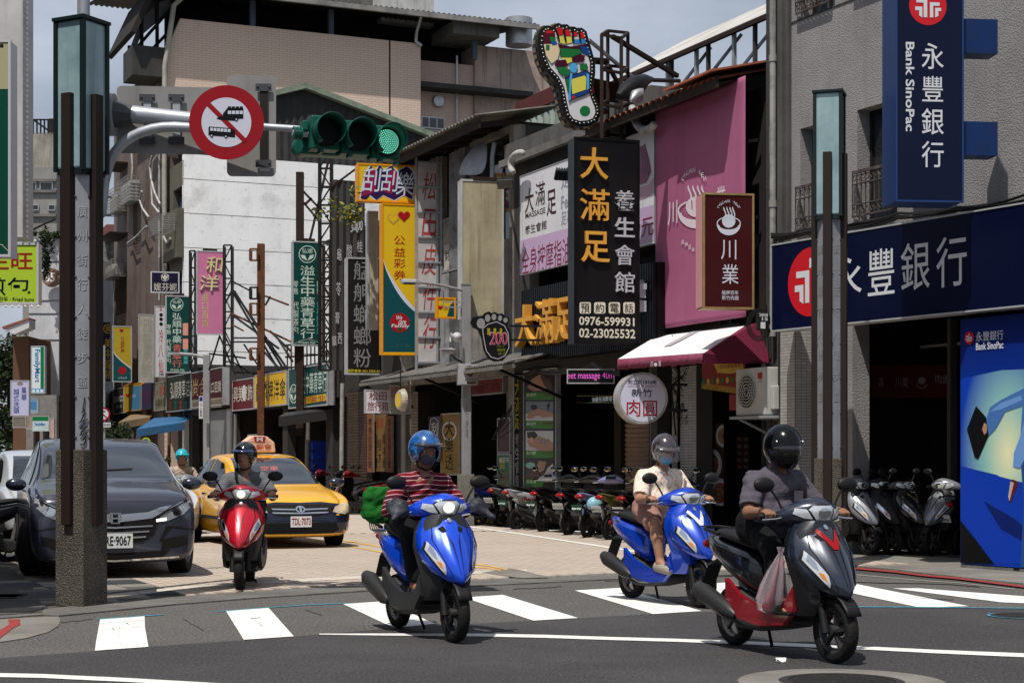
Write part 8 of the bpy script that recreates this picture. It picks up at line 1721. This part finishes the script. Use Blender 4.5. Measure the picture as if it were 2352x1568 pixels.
for i in range(5): a = i*2*pi/5; cr_b.loft([[(r*cos(a)-w*sin(a), y, r*sin(a)+w*cos(a)) for w, y in ((-k, -.07),(k, -.07),(k, -.03),(-k, -.03))] for r, k in ((.03,.035),(.12,.028),(.205,.045))])
cr_b.lathe([(0,-.085),(.05,-.08),(.055,-.04)], axis='y', n=16); crim = cr_b.mesh('rim', M('alloy', (.38,.38,.39),.3,.8, dirt=.3, ns=5),40)
def cwheel(t, x, y, steer=0, r=.325):
 w = bpy.data.objects.new('wheel', None); COL.objects.link(w); w.parent = t; w.location = (x, y, r); w.rotation_euler = (0,0, steer+(0 if y < 0 else pi)); k = r/.325; w.scale = (k, 1, k); link('tyre', ctyre, w); link('rim', crim, w)
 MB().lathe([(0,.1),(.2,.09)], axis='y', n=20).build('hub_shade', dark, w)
def car(label, X, st, mat, L_, W_, hood, ws, sidew, r=.325, wx=(1.4,-1.35), steer=0, cat='car', name='parked_car', full=True):
 t = thing(name, label, cat, X); b = bodyloft(st, mat, t); bv = bvh_of([b]); t['_'] = 0; del t['_']; Fd = (-1,0,0)
 wrap(bv, ws, 'windscreen', cgl, t, (6,0,0), Fd, off=.012, smooth=180, step=.05)
 for s in (-1,1):
  for pl in sidew: wrap(bv, [(s*-a*1, z) for a, z in pl][::s], 'side_window', tin, t, (0, s*3,0),(0,-s, 0), off=.01, smooth=180, step=.06)
  for x in wx:
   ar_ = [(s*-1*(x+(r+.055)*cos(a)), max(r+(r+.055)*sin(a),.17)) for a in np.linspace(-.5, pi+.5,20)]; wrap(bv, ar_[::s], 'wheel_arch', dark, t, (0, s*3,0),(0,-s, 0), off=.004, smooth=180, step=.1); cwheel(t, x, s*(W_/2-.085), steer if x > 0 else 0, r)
  MB().ell((ws[0][1]*0+hood[0], s*(W_/2+.1), hood[1]),(.07,.12,.075),14,9).build('wing_mirror', gph, t, smooth=180)
 return t, bv, b
U2 = -Uv
# minivan
g = G(262,1331); XO = heading(Vector((g.x, g.y, 0)),.31,-.95) @ Matrix.Translation((-2.3,0,0))
st = [(2.42,.72,.25,.6,.6,.8),(2.41,.82,.21,.68,.7,.88),(2.36,.88,.19,.76,.78,.94),(2.26,.905,.19,.85,.81,.98),(2.0,.91,.19,.93,.81,1.03),(1.6,.91,.19,.98,.81,1.1),(1.42,.91,.19,1.0,.8,1.14),(1.32,.91,.19,1.01,.77,1.2),(.8,.91,.19,1.01,.72,1.42),(.42,.91,.19,1.01,.7,1.55),(.25,.91,.19,1.01,.7,1.58),(-.3,.91,.19,1.01,.68,1.62),(-1.4,.91,.19,1.02,.67,1.61),(-2.1,.9,.22,1.03,.64,1.54),(-2.38,.85,.3,1.0,.6,1.2),(-2.42,.7,.35,.8,.5,.95)]
od = paint('paint_gunmetal', '3c3e4c', .8)
od_, bv, bd = car('dark grey minivan parked behind the left pillar, bonnet towards us', XO, st, od, 4.83,1.82,(1.15,1.05),[(-.74,1.1),(.74,1.1),(.6,1.51),(-.6,1.51)],[[(1.0,1.05),(.3,1.5),(-.3,1.58),(-.3,1.05)],[(-.38,1.05),(-.38,1.58),(-1.3,1.57),(-1.3,1.06)],[(-1.38,1.06),(-1.38,1.56),(-2.0,1.48),(-2.1,1.1)]],.335,(1.5,-1.35),-.3)
def fr(poly, n, m, t, bv, off=.006, step=.05, sm=180): return wrap(bv, poly, n, m, t, (6,0,0),(-1,0,0), off=off, smooth=sm, step=step)
hl = M('headlamp_glass', (.42,.45,.48),.06,.4, dirt=.6, dcol=(.07,.08,.09), ns=9, spec=1)
for s in (-1,1):
 fr([(s*a, b) for a, b in ((.44,.69),(.54,.77),(.74,.87),(.87,.93),(.88,.84),(.74,.72),(.54,.64))][::s], 'headlamp', hl, od_, bv); fr([(s*(.68+.055*cos(a)),.77+.055*sin(a)) for a in np.linspace(0,5.8,14)], 'projector', chrome, od_, bv, .012); fr([(s*a, b) for a, b in ((.45,.645),(.56,.66),(.56,.69),(.45,.675))][::s], 'turn_lamp', lampon, od_, bv, .012)
 fr([(s*a, b) for a, b in ((.5,.32),(.78,.4),(.8,.5),(.52,.45))][::s], 'fog_recess', dark, od_, bv); fr([(s*a, b) for a, b in ((.05,.645),(.4,.685),(.52,.75),(.62,.83),(.5,.81),(.36,.755),(.05,.73))][::s], 'chrome_wing', chrome, od_, bv, .012)
fr(sym([(0,.72),(.4,.76),(.5,.72),(.42,.5),(.3,.42),(0,.42)]), 'grille', dark, od_, bv, .008)
for z in (.46,.52,.58): fr(sym([(0, z+.014),(.36+(z-.5)*.6, z+.03),(.36+(z-.5)*.6, z+.012),(0, z-.006)]), 'grille_bar', chrome, od_, bv, .014)
for s in (-1,1): fr([(s*a, b) for a, b in ((.56,.6),(.62,.6),(.86,.56),(.9,.57),(.9,.545),(.62,.585),(.5,.42),(.48,.43))][::s], 'panel_gap', dark, od_, bv, .005,.03); fr([(s*a, b) for a, b in ((.42,.69),(.53,.76),(.74,.86),(.89,.94),(.89,.925),(.74,.845),(.55,.745),(.45,.68))][::s], 'lamp_edge', dark, od_, bv, .014,.03)
fr(sym([(0,.30),(.6,.33),(.5,.24),(0,.22)]), 'lower_intake', dark, od_, bv); fr(sym([(0,.225),(.7,.26),(.7,.24),(0,.205)]), 'lip', chrome, od_, bv, .01)
pt = MB().box((2.44,-.19,.36),(2.45,.19,.52)).build('plate', plw, od_); q = text('ARE·9067', pt, -.17,.17,.385,.495, blk, y=0, bold=.02); q.rotation_euler = (0,0, pi/2); q.location = (2.452,0,0)
q = text('H', od_, -.05,.05,.645,.735, chrome, y=0, bold=.02, ext=.02, depth=.01); q.rotation_euler = (0,0, pi/2); q.location = (2.46,0,0)
MB().loft([[(2.452,.075*k*a, .69+.06*k*b) for a, b in ((-.8,1),(.8,1),(1,.2),(.6,-1),(-.6,-1),(-1,.2))] for k in (1,.82)], cap=False).build('emblem_ring', chrome, od_, solid=.01)
MB().tube([(1.42,-.6,1.13),(1.3,-.1,1.21),(1.25,.3,1.23)],.01,5).build('wiper', bpl, od_)
# taxi
g = G(688,1262); XT = heading(Vector((g.x, g.y, 0)),.4066,-.9136) @ Matrix.Translation((-2.2,0,0))
st = [(2.26,.5,.3,.48,.4,.52),(2.24,.7,.2,.56,.55,.6),(2.12,.82,.18,.68,.66,.73),(1.9,.87,.17,.76,.7,.82),(1.5,.88,.17,.84,.7,.91),(1.1,.88,.17,.87,.68,.99),(.7,.88,.17,.88,.62,1.22),(.3,.88,.17,.89,.6,1.39),(-.3,.88,.17,.9,.61,1.465),(-.9,.88,.17,.91,.6,1.42),(-1.35,.88,.18,.92,.6,1.2),(-1.7,.87,.2,.93,.66,1.0),(-2.15,.84,.22,.9,.66,.97),(-2.27,.75,.3,.8,.55,.85)]
ty = paint('paint_taxi_yellow', 'f8b820', .95); nv = paint('paint_taxi_navy', '0c1428', 1.2)
tx, bv, bd = car('yellow taxi with a dark blue front bumper and a roof lamp', XT, st, ty, 4.54,1.76,(.98,.98),[(-.66,.965),(.66,.965),(.53,1.37),(-.53,1.37)],[[(.8,.95),(.25,1.28),(-.25,1.36),(-.25,.95)],[(-.33,.95),(-.33,1.36),(-.95,1.32),(-1.3,1.12),(-1.35,.98)]],.315,(1.38,-1.22),-.1, 'taxi', 'taxi')
fr(sym([(0,.70),(.35,.71),(.62,.68),(.86,.62),(.9,.3),(.88,.17),(0,.17)]), 'bumper', nv, tx, bv, .008)
fr(sym([(0,.67),(.4,.675),(.56,.66),(.42,.53),(.3,.5),(0,.5)]), 'grille', dark, tx, bv, .014)
for z in (.545,.60): fr(sym([(0, z+.01),(.44, z+.02),(.42, z+.0),(0, z-.012)]), 'grille_bar', chrome, tx, bv, .02)
fr([(.075*cos(a),.605+.05*sin(a)) for a in np.linspace(0,6,20)], 'emblem', chrome, tx, bv, .026); fr([(.05*cos(a),.605+.032*sin(a)) for a in np.linspace(0,6,20)], 'emblem_ground', dark, tx, bv, .03); fr([(.02*cos(a),.605+.045*sin(a)) for a in np.linspace(0,6,14)], 'emblem_bar', chrome, tx, bv, .034)
fr(sym([(0,.4),(.55,.4),(.6,.3),(.5,.24),(0,.24)]), 'lower_grille', M('grille_slat', (.012,.013,.015),.5), tx, bv, .014)
for i in range(4): fr(sym([(0,.275+i*.033),(.52,.275+i*.033),(.52,.268+i*.033),(0,.268+i*.033)]), 'slat', bpl, tx, bv, .018)
for s in (-1,1): fr([(s*a, b) for a, b in ((.5,.56),(.56,.64),(.72,.69),(.84,.68),(.86,.58),(.7,.52))][::s], 'headlamp', M('headlamp_yellowed', (.5,.45,.33),.12,.2, dirt=.5, dcol=(.3,.22,.1), ns=6), tx, bv, .016); fr([(s*(.76+.04*cos(a)),.31+.04*sin(a)) for a in np.linspace(0,5.8,12)], 'fog_lamp', hl, tx, bv, .018)
pt = MB().box((2.275,-.16,.34),(2.285,.16,.5)).build('plate', plw, tx); q = text('TDL·7073', pt, -.145,.145,.37,.475, C('plate_red', 'a82030'), y=0, bold=.02); q.rotation_euler = (0,0, pi/2); q.location = (2.287,0,0)
q = text('空車', tx, -.3,-.02,1.17,1.24, M('led_red', (.8,.2,.15),.5, emit=.4), y=0, bold=0); q.rotation_euler = (0,0, pi/2); q.location = (.80,.1,0)
rl_ = MB().loft([[(x, -w, z),(x, w, z),(x, w*.93, z+.16),(x, w*.45, z+.26),(x, -w*.45, z+.26),(x, -w*.93, z+.16)] for x, w, z in ((.02,.27,1.455),(-.2,.27,1.465))]).build('roof_lamp', C('lamp_cream', 'e0b89c', .9), tx, bevel=.02)
o = MB().sheet([(-.2,1.62),(-.08,1.63),(-.1,1.71),(.1,1.71),(.08,1.63),(.2,1.62)],0).build('emblem_field', red_, rl_); o.rotation_euler = (0,0, pi/2); o.location = (.028,0,0)
for st_, a, b, c, e, m_ in (('M', -.05,.05,1.63,1.7, wht),('大都會', -.2,.2,1.5,1.59, red_)): q = text(st_, rl_, a, b, c, e, m_, y=0, bold=.03); q.rotation_euler = (0,0, pi/2); q.location = (.032,0,0)
for s in (-1,1): MB().box((-1.2, s*.885-.006,.42),(1.0, s*.885+.006,.47)).build('side_trim', bpl, tx)
for x in (-.15,-.95): MB().box((x, -.9,.79),(x+.15,-.885,.82)).build('door_handle', dark, tx)
sd = text('大都會', tx, -.5,-.1,.55,.65, wht, y=-.892); MB().lathe([(.16,-.893),(.175,-.893),(.175,-.889),(.16,-.889)],(-.3,0,.6), 'y', 24).build('door_emblem', wht, tx)
# small cars
st3 = [(x*.9, w*.95, zb, zl*1.0, wr, zr) for x, w, zb, zl, wr, zr in st]
g = G(262,1256); c3, b3, _ = car('white car standing behind the minivan with its windscreen showing', heading(Vector((g.x-.35, g.y+2.4,0)),.4066,-.9136), st3, wpt, 4,1.7,(.9,.98),[(-.62,.965),(.62,.965),(.5,1.36),(-.5,1.36)],[[(.7,.95),(.2,1.28),(-.25,1.34),(-.25,.95)]],.3,(1.3,-1.2));
for s in (-1,1): fr([(s*a, b) for a, b in ((.5,.56),(.56,.64),(.8,.68),(.8,.56))][::s], 'headlamp', hl, c3, b3,.01)
g = G(30,1262); c4, b4, _ = car('white hatchback at the left edge behind the parked motorbike', heading(Vector((g.x-.25, g.y+2.5,0)),.4066,-.9136),[(x, w, zb, zl, wr, zr*1.04) for x, w, zb, zl, wr, zr in st3], wpt, 4,1.7,(.9,1.0),[(-.62,.98),(.62,.98),(.5,1.4),(-.5,1.4)],[[(.7,.98),(.2,1.32),(-.3,1.4),(-.3,.97)],[(-.38,.97),(-.38,1.4),(-.9,1.36),(-1.25,1.0)]],.3,(1.3,-1.2))
for s in (-1,1): fr([(s*a, b) for a, b in ((.5,.56),(.56,.64),(.8,.68),(.8,.56))][::s], 'headlamp', hl, c4, b4,.01)
t = thing('truck', 'small white box truck far down the left side of the street', 'truck', frame(at(34,1115,72),(1,.1))); z0 = -.3
MB().box((-.95,.5,-.2),(.75,4,1.35)).build('cargo_box', M('box_grey', (.4,.4,.4),.6, dirt=.4, ns=2, streak=.4), t, bevel=.03); MB().loft([[(-.75, y, -.9),(.6, y, -.9),(.6, y, z),(.5, y, z2),(-.65, y, z2),(-.75, y, z)] for y, z, z2 in ((-.5,-.2,.0),(-.45,-.1,.1),(.1,.1,.75),(.5,.1,.78))]).build('cab', wpt, t, bevel=.04)
MB().add([(-.6,-.36,.2),(.45,-.36,.2),(.38,.02,.7),(-.52,.02,.7)],[(0,1,2,3)]).build('windscreen', cgl, t);
for x in (-.55,.4): q = link('wheel', ctyre, t); q.location = (x, 0,-.75); q.rotation_euler = (0,0, pi/2)
for x in (-.1,): MB().box((x-.01,.49,-.1),(x+.01,.5,1.3)).build('door_seam', dark, t)
# ================================================================ PEOPLE
skin = M('skin', (.38,.2,.125),.55, dirt=.25, dcol=(.28,.13,.08), ns=9, bump=.1, bs=120); skin2 = M('skin_tan', (.3,.15,.09),.55, dirt=.25, dcol=(.2,.1,.06), ns=9); hair = M('hair', (.012,.01,.009),.6); eyew = M('eye_white', (.6,.57,.54),.3); eyed = M('eye_dark', (.01,.007,.006),.2)
def cloth(n, h, k=.9, dirt=.3, d2=.6): c = H(h, k); return M(n, c, .88, dirt=dirt, dcol=tuple(x*d2 for x in c), ns=7, bump=.35, bs=70)
def stripes(m, c2, sc, lo, hi, rot=(0,0,0), kind='BANDS'):
 n = m.node_tree.nodes; l = m.node_tree.links.new; b = n['Principled BSDF']; t = n.new('ShaderNodeTexCoord'); mp = n.new('ShaderNodeMapping'); mp.inputs['Rotation'].default_value = rot; w = n.new('ShaderNodeTexWave'); w.inputs['Scale'].default_value = sc; w.inputs['Distortion'].default_value = 1.2; w.bands_direction = 'Z'; w.inputs['Detail Scale'].default_value = .6
 r = n.new('ShaderNodeMapRange'); r.inputs[1].default_value = lo; r.inputs[2].default_value = hi; x = n.new('ShaderNodeMixRGB'); x.inputs[2].default_value = (*c2,1); l(t.outputs['Object'], mp.inputs[0]); l(mp.outputs[0], w.inputs[0]); l(w.outputs['Fac'], r.inputs[0]); l(r.outputs[0], x.inputs[0]); l(b.inputs['Base Color'].links[0].from_socket, x.inputs[1]); l(x.outputs[0], b.inputs['Base Color']); return m
def rider(label, X, shirt, trou, hm, yaw=0, pitch=0, dz=0, long_=0, shorts=False, full=False, mask=None, shoe=None, sk=skin, seed=0, look=0, feet=.0, visor=False, bulk=1.0, peak=None, wide=.16):
 t = thing('person', label, 'person', X); V = Vector; z = dz
 from mathutils import Euler
 E_ = Euler((0, pitch, yaw)); R3 = E_.to_matrix(); hc = V((.0,0,1.4+z))
 def hp(*v): return hc+R3 @ V(v)
 pr = [('e', hc, (.098,.08,.115), E_),('e', hp(.03,0,-.075),(.068,.058,.06), E_),('e', hp(.075,0,.02),(.03,.06,.02), E_),('c', hp(.09,0,.0), hp(.112,0,-.035),.010,.015,.012),('e', hp(.082,0,-.075),(.02,.03,.014), E_, .012),('c', hp(-.02,0,-.08), V((-.06,0,1.2+z)),.058,.062),
          ('c', V((-.08,0,1.14+z)), V((-.2,0,.92)),.12,.12),('c', V((-.08,-.13,1.15+z)), V((-.08,.13,1.15+z)),.07,.07),('c', V((-.22,-.08,.86)), V((-.22,.08,.86)),.12,.12)]
 for s in (-1,1):
  sh, el, ha = V((-.08,.185*s, 1.16+z)), V((.03,.29*s, .96+z*.5)), V((.24,.3*s, .985))
  pr += [('c', sh, el, .05,.04),('c', el, ha-V((.02,0,0)),.042,.028),('e', ha+V((.02,0,.0)),(.045,.042,.022), None, .02)]
  for f in range(4):
   y = s*(.265+f*.022); l_ = (.9,1.05,1,.8)[f]; a = V((.275, y, .985)); b_ = V((.305+.008*l_, y, .972)); c_ = V((.305, y, .945)); pr += [('c', a, b_, .011,.0095,.006),('c', b_, c_, .0095,.008,.004)]
  pr += [('c', V((.24, s*.262,.975)), V((.262, s*.25,.95)),.013,.011,.01),('c', V((.262, s*.25,.95)), V((.285, s*.262,.94)),.011,.009,.006)]
  hi_, kn, an, to = V((-.2,.09*s, .86)), V((.14, wide*s, .74)), V((.2,(wide-.02)*s, .39)), V((.33,(wide-.01)*s, .335))
  pr += [('c', hi_, kn, .085,.06),('c', kn, kn.lerp(an, .35),.056,.058),('c', kn.lerp(an, .35), an, .055,.034),('c', an, to, .038,.025),('c', an, an-V((.05,0,.03)),.035,.03)]
  if shoe is None or shoe == 'slide':
   for f in range(5): pr.append(('c', to+V((-.02,(f-2)*.016*s, 0)), to+V((.035-.006*abs(f),(f-2)*.019*s, -.012)),.011,.010 if f else .013,.006))
 sdf_obj('body', sk, t, pr, .009,.022, sm=1)
 for s in (-1,1):
  MB().ell(hp(.083, s*.033,.002),(.013,.015,.009),10,6, R3).build('eye', eyew, t, smooth=180); MB().ell(hp(.092, s*.033,.0),(.006,.007,.007),8,5, R3).build('iris', eyed, t, smooth=180)
  MB().tube([hp(.094, s*.016,.022), hp(.096, s*.035,.028), hp(.086, s*.052,.022)],.005,5).build('eyebrow', hair, t)
 MB().tube([hp(.1,-.02,-.078), hp(.104,0,-.08), hp(.1,.02,-.078)],.003,4).build('mouth', M('lip', (.2,.07,.055),.5), t)
 b = bulk; q = [('c', V((-.09,0,1.12+z)), V((-.17,0,.95)),.145*b, .155*b),('c', V((-.08,-.12,1.15+z)), V((-.08,.12,1.15+z)),.085,.085),('e', V((-.1,0,.97)),(.16*b, .18*b, .14)),('k', V((-.2,0,.93)), V((-.21,0,.8)),.17*b, .19*b),('c', V((-.07,0,1.19+z)), V((-.05,0,1.235+z)),.085,.07)]
 for s in (-1,1):
  sh, el, ha = V((-.08,.185*s, 1.16+z)), V((.03,.29*s, .96+z*.5)), V((.24,.3*s, .985))
  if long_: q += [('c', sh, el, .075,.068),('k', el, el.lerp(ha, .55),.068,.055)]
  else: q += [('k', sh, sh.lerp(el, .86),.075,.078)]
 q += [('h', V((-.03,0,1.235+z)),(.45,0,1),(-.04,0,1.3+z),.14)]
 sdf_obj('shirt', shirt, t, q, .011,.045, folds=.0075, fs=26, seed=seed)
 for s in (-1,1): MB().add([V((.035,.01*s, 1.15+z)), V((.0,.075*s, 1.215+z)), V((-.06,.085*s, 1.25+z)), V((-.035,.06*s, 1.27+z)), V((.02,.035*s, 1.235+z))],[(0,1,2,3,4)]).build('collar', shirt, t, solid=.012, sub=1)
 q = [('c', V((-.22,-.07,.87)), V((-.22,.07,.87)),.14*b, .14*b)]
 for s in (-1,1):
  hi_, kn, an = V((-.2,.09*s, .86)), V((.14, wide*s, .74)), V((.2,(wide-.02)*s, .39))
  if shorts: q += [('k', hi_, hi_.lerp(kn, .93),.115,.1)]
  else: q += [('c', hi_, kn, .105,.078),('k', kn, kn.lerp(an, .93),.078,.066)]
 sdf_obj('shorts' if shorts else 'trousers', trou, t, q, .011,.035, folds=.006, fs=24, seed=seed+1)
 for s in (-1,1):
  an = V((.2,(wide-.02)*s, .39)); to = V((.33,(wide-.01)*s, .335))
  if shoe == 'slide': MB().box((.1,(wide-.07)*s, .3),(.4,(wide+.045)*s, .325)).build('sandal', bpl, t, bevel=.02); MB().loft([[(x, an.y+.0+.058*cos(a),.33+.06*sin(a)) for a in np.linspace(0, pi, 8)] for x in (.24,.31)], cap=False, closed=False).build('strap', bpl, t, solid=.008)
  elif shoe: sdf_obj('shoe', shoe, t, [('c', an+V((-.04,0,-.035)), to+V((.02,0,-.0)),.046,.04),('c', an+V((-.05,0,-.055)), to+V((.04,0,-.015)),.034,.032)],.008,.03, sm=1)
 if full: q = [('e', hp(0,0,.0),(.15,.13,.15), E_),('e', hp(.05,0,-.07),(.115,.1,.09), E_),('h', hp(0,0,-.13), R3 @ V((0,0,-1)), hp(0,0,-.2),.2)]
 else: q = [('e', hp(-.01,0,.02),(.142,.122,.14), E_),('-e', hp(-.01,0,.01),(.122,.103,.12), E_),('-e', hp(.16,0,-.07),(.135,.115,.115), E_),('h', hp(0,0,-.085), R3 @ V((.25,0,-1)), hp(0,0,-.15),.22)]
 sdf_obj('helmet', hm, t, q, .007,.03, sm=2)
 if full:
  o = sdf_obj('visor', M('smoke_visor', (.006,.006,.008),.04, spec=1, coat=1), t, [('e', hp(.008,0,-.01),(.15,.128,.125), E_),('h', hp(.06,0,0), R3 @ V((-1,0,0)), hp(0,0,0),.3),('h', hp(0,0,.05), R3 @ V((.0,0,1)), hp(.0,0,.1),.3),('h', hp(0,0,-.075), R3 @ V((0,0,-1)), hp(0,0,-.15),.3)],.007,.02)
  for s in (-1,1): MB().ell(hp(.09, s*.1,.055),(.01,.006,.01),8,5).build('stud', chrome, t)
 else:
  A = [[hp((.0+rr_)*cos(a),(-.01+rr_)*sin(a), zz_) for a in np.linspace(-1.0,1.0,12)] for rr_, zz_ in ((.135,.065),(.165,.045))]; MB().loft(A, cap=False, closed=False).build('peak', peak or hm, t, smooth=180, solid=.006)
  if visor: A = [[hp(.02+rr_*cos(a), rr_*sin(a), zz_) for a in np.linspace(-1.25,1.25,16)] for rr_, zz_ in ((.125,.08),(.145,.02),(.15,-.06))]; MB().loft(A, cap=False, closed=False).build('face_shield', M('clear_shield', (.35,.33,.33),.05, alpha=.3, spec=1), t, smooth=180)
  for s in (-1,1): MB().tube([hp(.02, s*.088,-.05), hp(.03, s*.07,-.12), hp(.035,0,-.145)],.007,5).build('chin_strap', bpl, t)
 if mask: sdf_obj('face_mask', mask, t, [('e', hp(.05,0,-.062),(.066,.066,.058), E_),('c', hp(.09,0,-.04), hp(.118,0,-.045),.02,.012)],.007,.02, folds=.003, fs=60)
 return t, hp
gs1 = cloth('grey_marl', '7c7c80', .85,.5,.6); stripes(gs1, H('6c6c70'),14,.8,.95); dkp = cloth('dark_trousers', '17171f', 1); sock = None
rider('man in grey V-neck shirt and black helmet with blue peak riding the red scooter', XA, gs1, dkp, M('helmet_black', (.008,.008,.012),.12, coat=1), yaw=-.25, dz=-.03, shoe=cloth('navy_shoe', '1c2448'), seed=3, peak=M('helmet_blue', H('14307c'),.15, coat=1), sk=skin, bulk=1.0)
o = MB().tube([Vector(p) for p in ((.06,.0,.95),(.075,-.05,1.02),(.04,-.09,1.14),(-.04,-.1,1.24),(-.15,-.06,1.2))],.018,6).build('bag_strap', bpl, bpy.data.objects['person'])
rs2 = cloth('red_stripe_shirt', '9a1428', .75,.35,.45); stripes(rs2, H('3a121c'),4.2,.66,.78,(0,.25,0)); stripes(rs2, H('d8b8c0'),8.4,.96,.99,(0,.25,0))
hb = M('helmet_bluepattern', H('1c5ca8'),.15, coat=1, dirt=.9, dcol=H('0c1c3c'), ns=14); gnoise(hb, H('6ac0d8'),20,.56,.7)
pB, _ = rider('masked man in a red striped shirt and patterned blue helmet riding the blue scooter', XB, rs2, dkp, hb, yaw=.05, pitch=.05, dz=-.0, long_=1, mask=cloth('grey_mask', '5c5e66', 1,.6), shoe=cloth('brown_shoe', '4a4448'), seed=9, sk=skin2, peak=M('peak_smoke', (.03,.03,.035),.1, coat=1), wide=.17)
ov = M('mitt_cover', H('3a3c48', .8),.45, dirt=.9, dcol=H('888a94', .6), ns=9)
for s in (-1,1): sdf_obj('hand_cover', ov, pB, [('c', (.14,.3*s, .985),(.3,.31*s, .97),.07,.075),('c', (.3,.31*s, .97),(.4,.4*s, .9),.06,.018)],.009,.04, folds=.006, fs=30, seed=2)
crm = cloth('cream_shirt', 'e8dccc', .9,.3,.8); stripes(crm, H('d0a890'),14,.8,.9,(0, pi/2,0)); pks = cloth('pink_shorts', 'b08478', .85,.4); stripes(pks, H('7c5450'),20,.8,.9,(0, pi/2,0))
pC, _ = rider('person in a cream shirt, striped shorts and beige clogs riding the bright blue scooter', XC, crm, pks, M('helmet_bronze', H('4c4448', .8),.2,.4, coat=1), yaw=-.15, pitch=.35, dz=.02, mask=cloth('blue_mask', '3a9cd0', 1,.3), shoe=cloth('clog_beige', 'a89c8c', .9,.2), shorts=True, seed=15, visor=True, wide=.19)
plo = cloth('grey_polo', '6c6672', .85,.3,.75);
pD, _ = rider('man in grey polo shirt, glossy black full-face helmet and sandals riding the nearest scooter', XD, plo, cloth('black_trousers', '141216', 1), M('helmet_gloss', (.004,.004,.005),.16, spec=.35), yaw=-.1, pitch=.3, dz=.03, full=True, shoe='slide', seed=21, sk=skin2, bulk=1.08, wide=.18)
MB().box((.068,.05,1.05),(.075,.12,1.12), Matrix.Rotation(0,3, 'Z')).build('pocket', plo, pD)
mt = lambda t, n, x, y, z_, m_: MB().tube([(x, y-.035, z_),(x, y+.035, z_)],.034,12).build(n, m_, t)
# teal-helmet rider behind the minivan
XE = heading(G(418,1226),.35,-1); pat = cloth('floral_shirt', 'b8a894', .85,.9,.35); scooter('grey scooter of the rider with the teal helmet, mostly behind the minivan', XE, slv, gpl, tail=slv); rider('rider with a teal helmet and floral shirt behind the minivan', XE, pat, dkp, M('helmet_teal', H('18a0b4'),.2, coat=.5), yaw=-.1, dz=-.02, long_=1, mask=None, shoe=dkp, seed=30)
# delivery bag and rack on the blue scooter
gb_ = thing('delivery_bag', 'bright green delivery bag strapped behind the man in the red shirt', 'bag', XB @ Matrix.Translation((-.6,-.1,.86)) @ Matrix.Scale(.62,4)); gm = cloth('bag_green', '1c7c28', .9,.5,.4)
sdf_obj('bag', gm, gb_, [('c', (0,-.16,.04),(0,.16,.04),.1,.1),('c', (-.05,-.2,.1),(-.05,.2,.1),.13,.13),('c', (-.05,-.19,.28),(-.05,.19,.28),.12,.12),('c', (-.02,-.2,.36),(-.02,.16,.36),.07,.07)],.014,.05, folds=.01, fs=16, seed=4)
q = text('Uber', gb_, -.13,.13,.1,.19, wht, y=0, bold=.02); q.rotation_euler = (0,0,-pi/2+.0); q.location = (-.18,0,0); q = text('ber', gb_, -.05,.09,.14,.21, M('bag_print', H('12541c'),.8), y=0, bold=.02); q.location = (-.02,-.335,0)
for k in range(5): MB().tube([(-.1,-.2+k*.02,-.02),(-.05,-.2+k*.03,-.12),(.1,-.1+k*.04,-.2)],.008,5).build('rack_wire', steel, gb_)
# plastic bag on the black scooter's floor
pg = thing('plastic_bag', 'clear pink plastic bag with umbrellas on the floor of the nearest scooter', 'bag', XD @ Matrix.Translation((.2,-.2,.3)))
MB().loft([[(cx_+r*(1+.16*cos(7*q)+.07*sin(13*q+k))*cos(q),.8*r*(1+.16*cos(7*q)+.07*sin(13*q+k))*sin(q), z_) for q in np.linspace(0,2*pi, 57)[:-1]] for k, (cx_, r, z_) in enumerate(((-.03,.04,0),(-.04,.09,.02),(-.03,.115,.1),(.0,.1,.19),(.04,.07,.29),(.07,.03,.38),(.08,.015,.41),(.09,.035,.45)))], cap=False).build('film', M('pink_film', (.75,.6,.66),.12, alpha=.28, spec=1), pg, smooth=180)
for i, (a, b_, m_) in enumerate((((-.1,0,.03),(.08,.02,.36), redl),((-.03,-.02,.02),(.06,0,.33), dred),((.03,.01,.0),(.08,0,.3), bpl))): MB().tube([a, b_],[.03,.015],8).build('umbrella', m_, pg, smooth=60)
# loose helmets
def loose(label, X, m_):
 t = thing('helmet', label, 'helmet', X); sdf_obj('shell', m_, t, [('e', (0,0,0),(.15,.125,.13)),('-e', (0,0,-.02),(.125,.105,.11)),('-e', (.16,0,-.08),(.12,.1,.09)),('h', (0,0,-.09),(0,0,-1),(0,0,-.16),.2)],.008,.02); return t
XP5 = at_g(1420,1243, radians(30)); loose('white open-face helmet on the seat of the olive scooter', XP5 @ Matrix.Translation((-.0,0,.87)) @ Matrix.Rotation(2.2,4, 'Z'), M('helmet_white', H('c0ccd0', .9),.2, coat=.5))
loose('pale blue half-helmet hanging beside the lilac scooter', at_g(1365,1238, radians(42)) @ Matrix.Translation((-.75,-.22,.6)), M('helmet_sky', H('8cbccc', .8),.3))
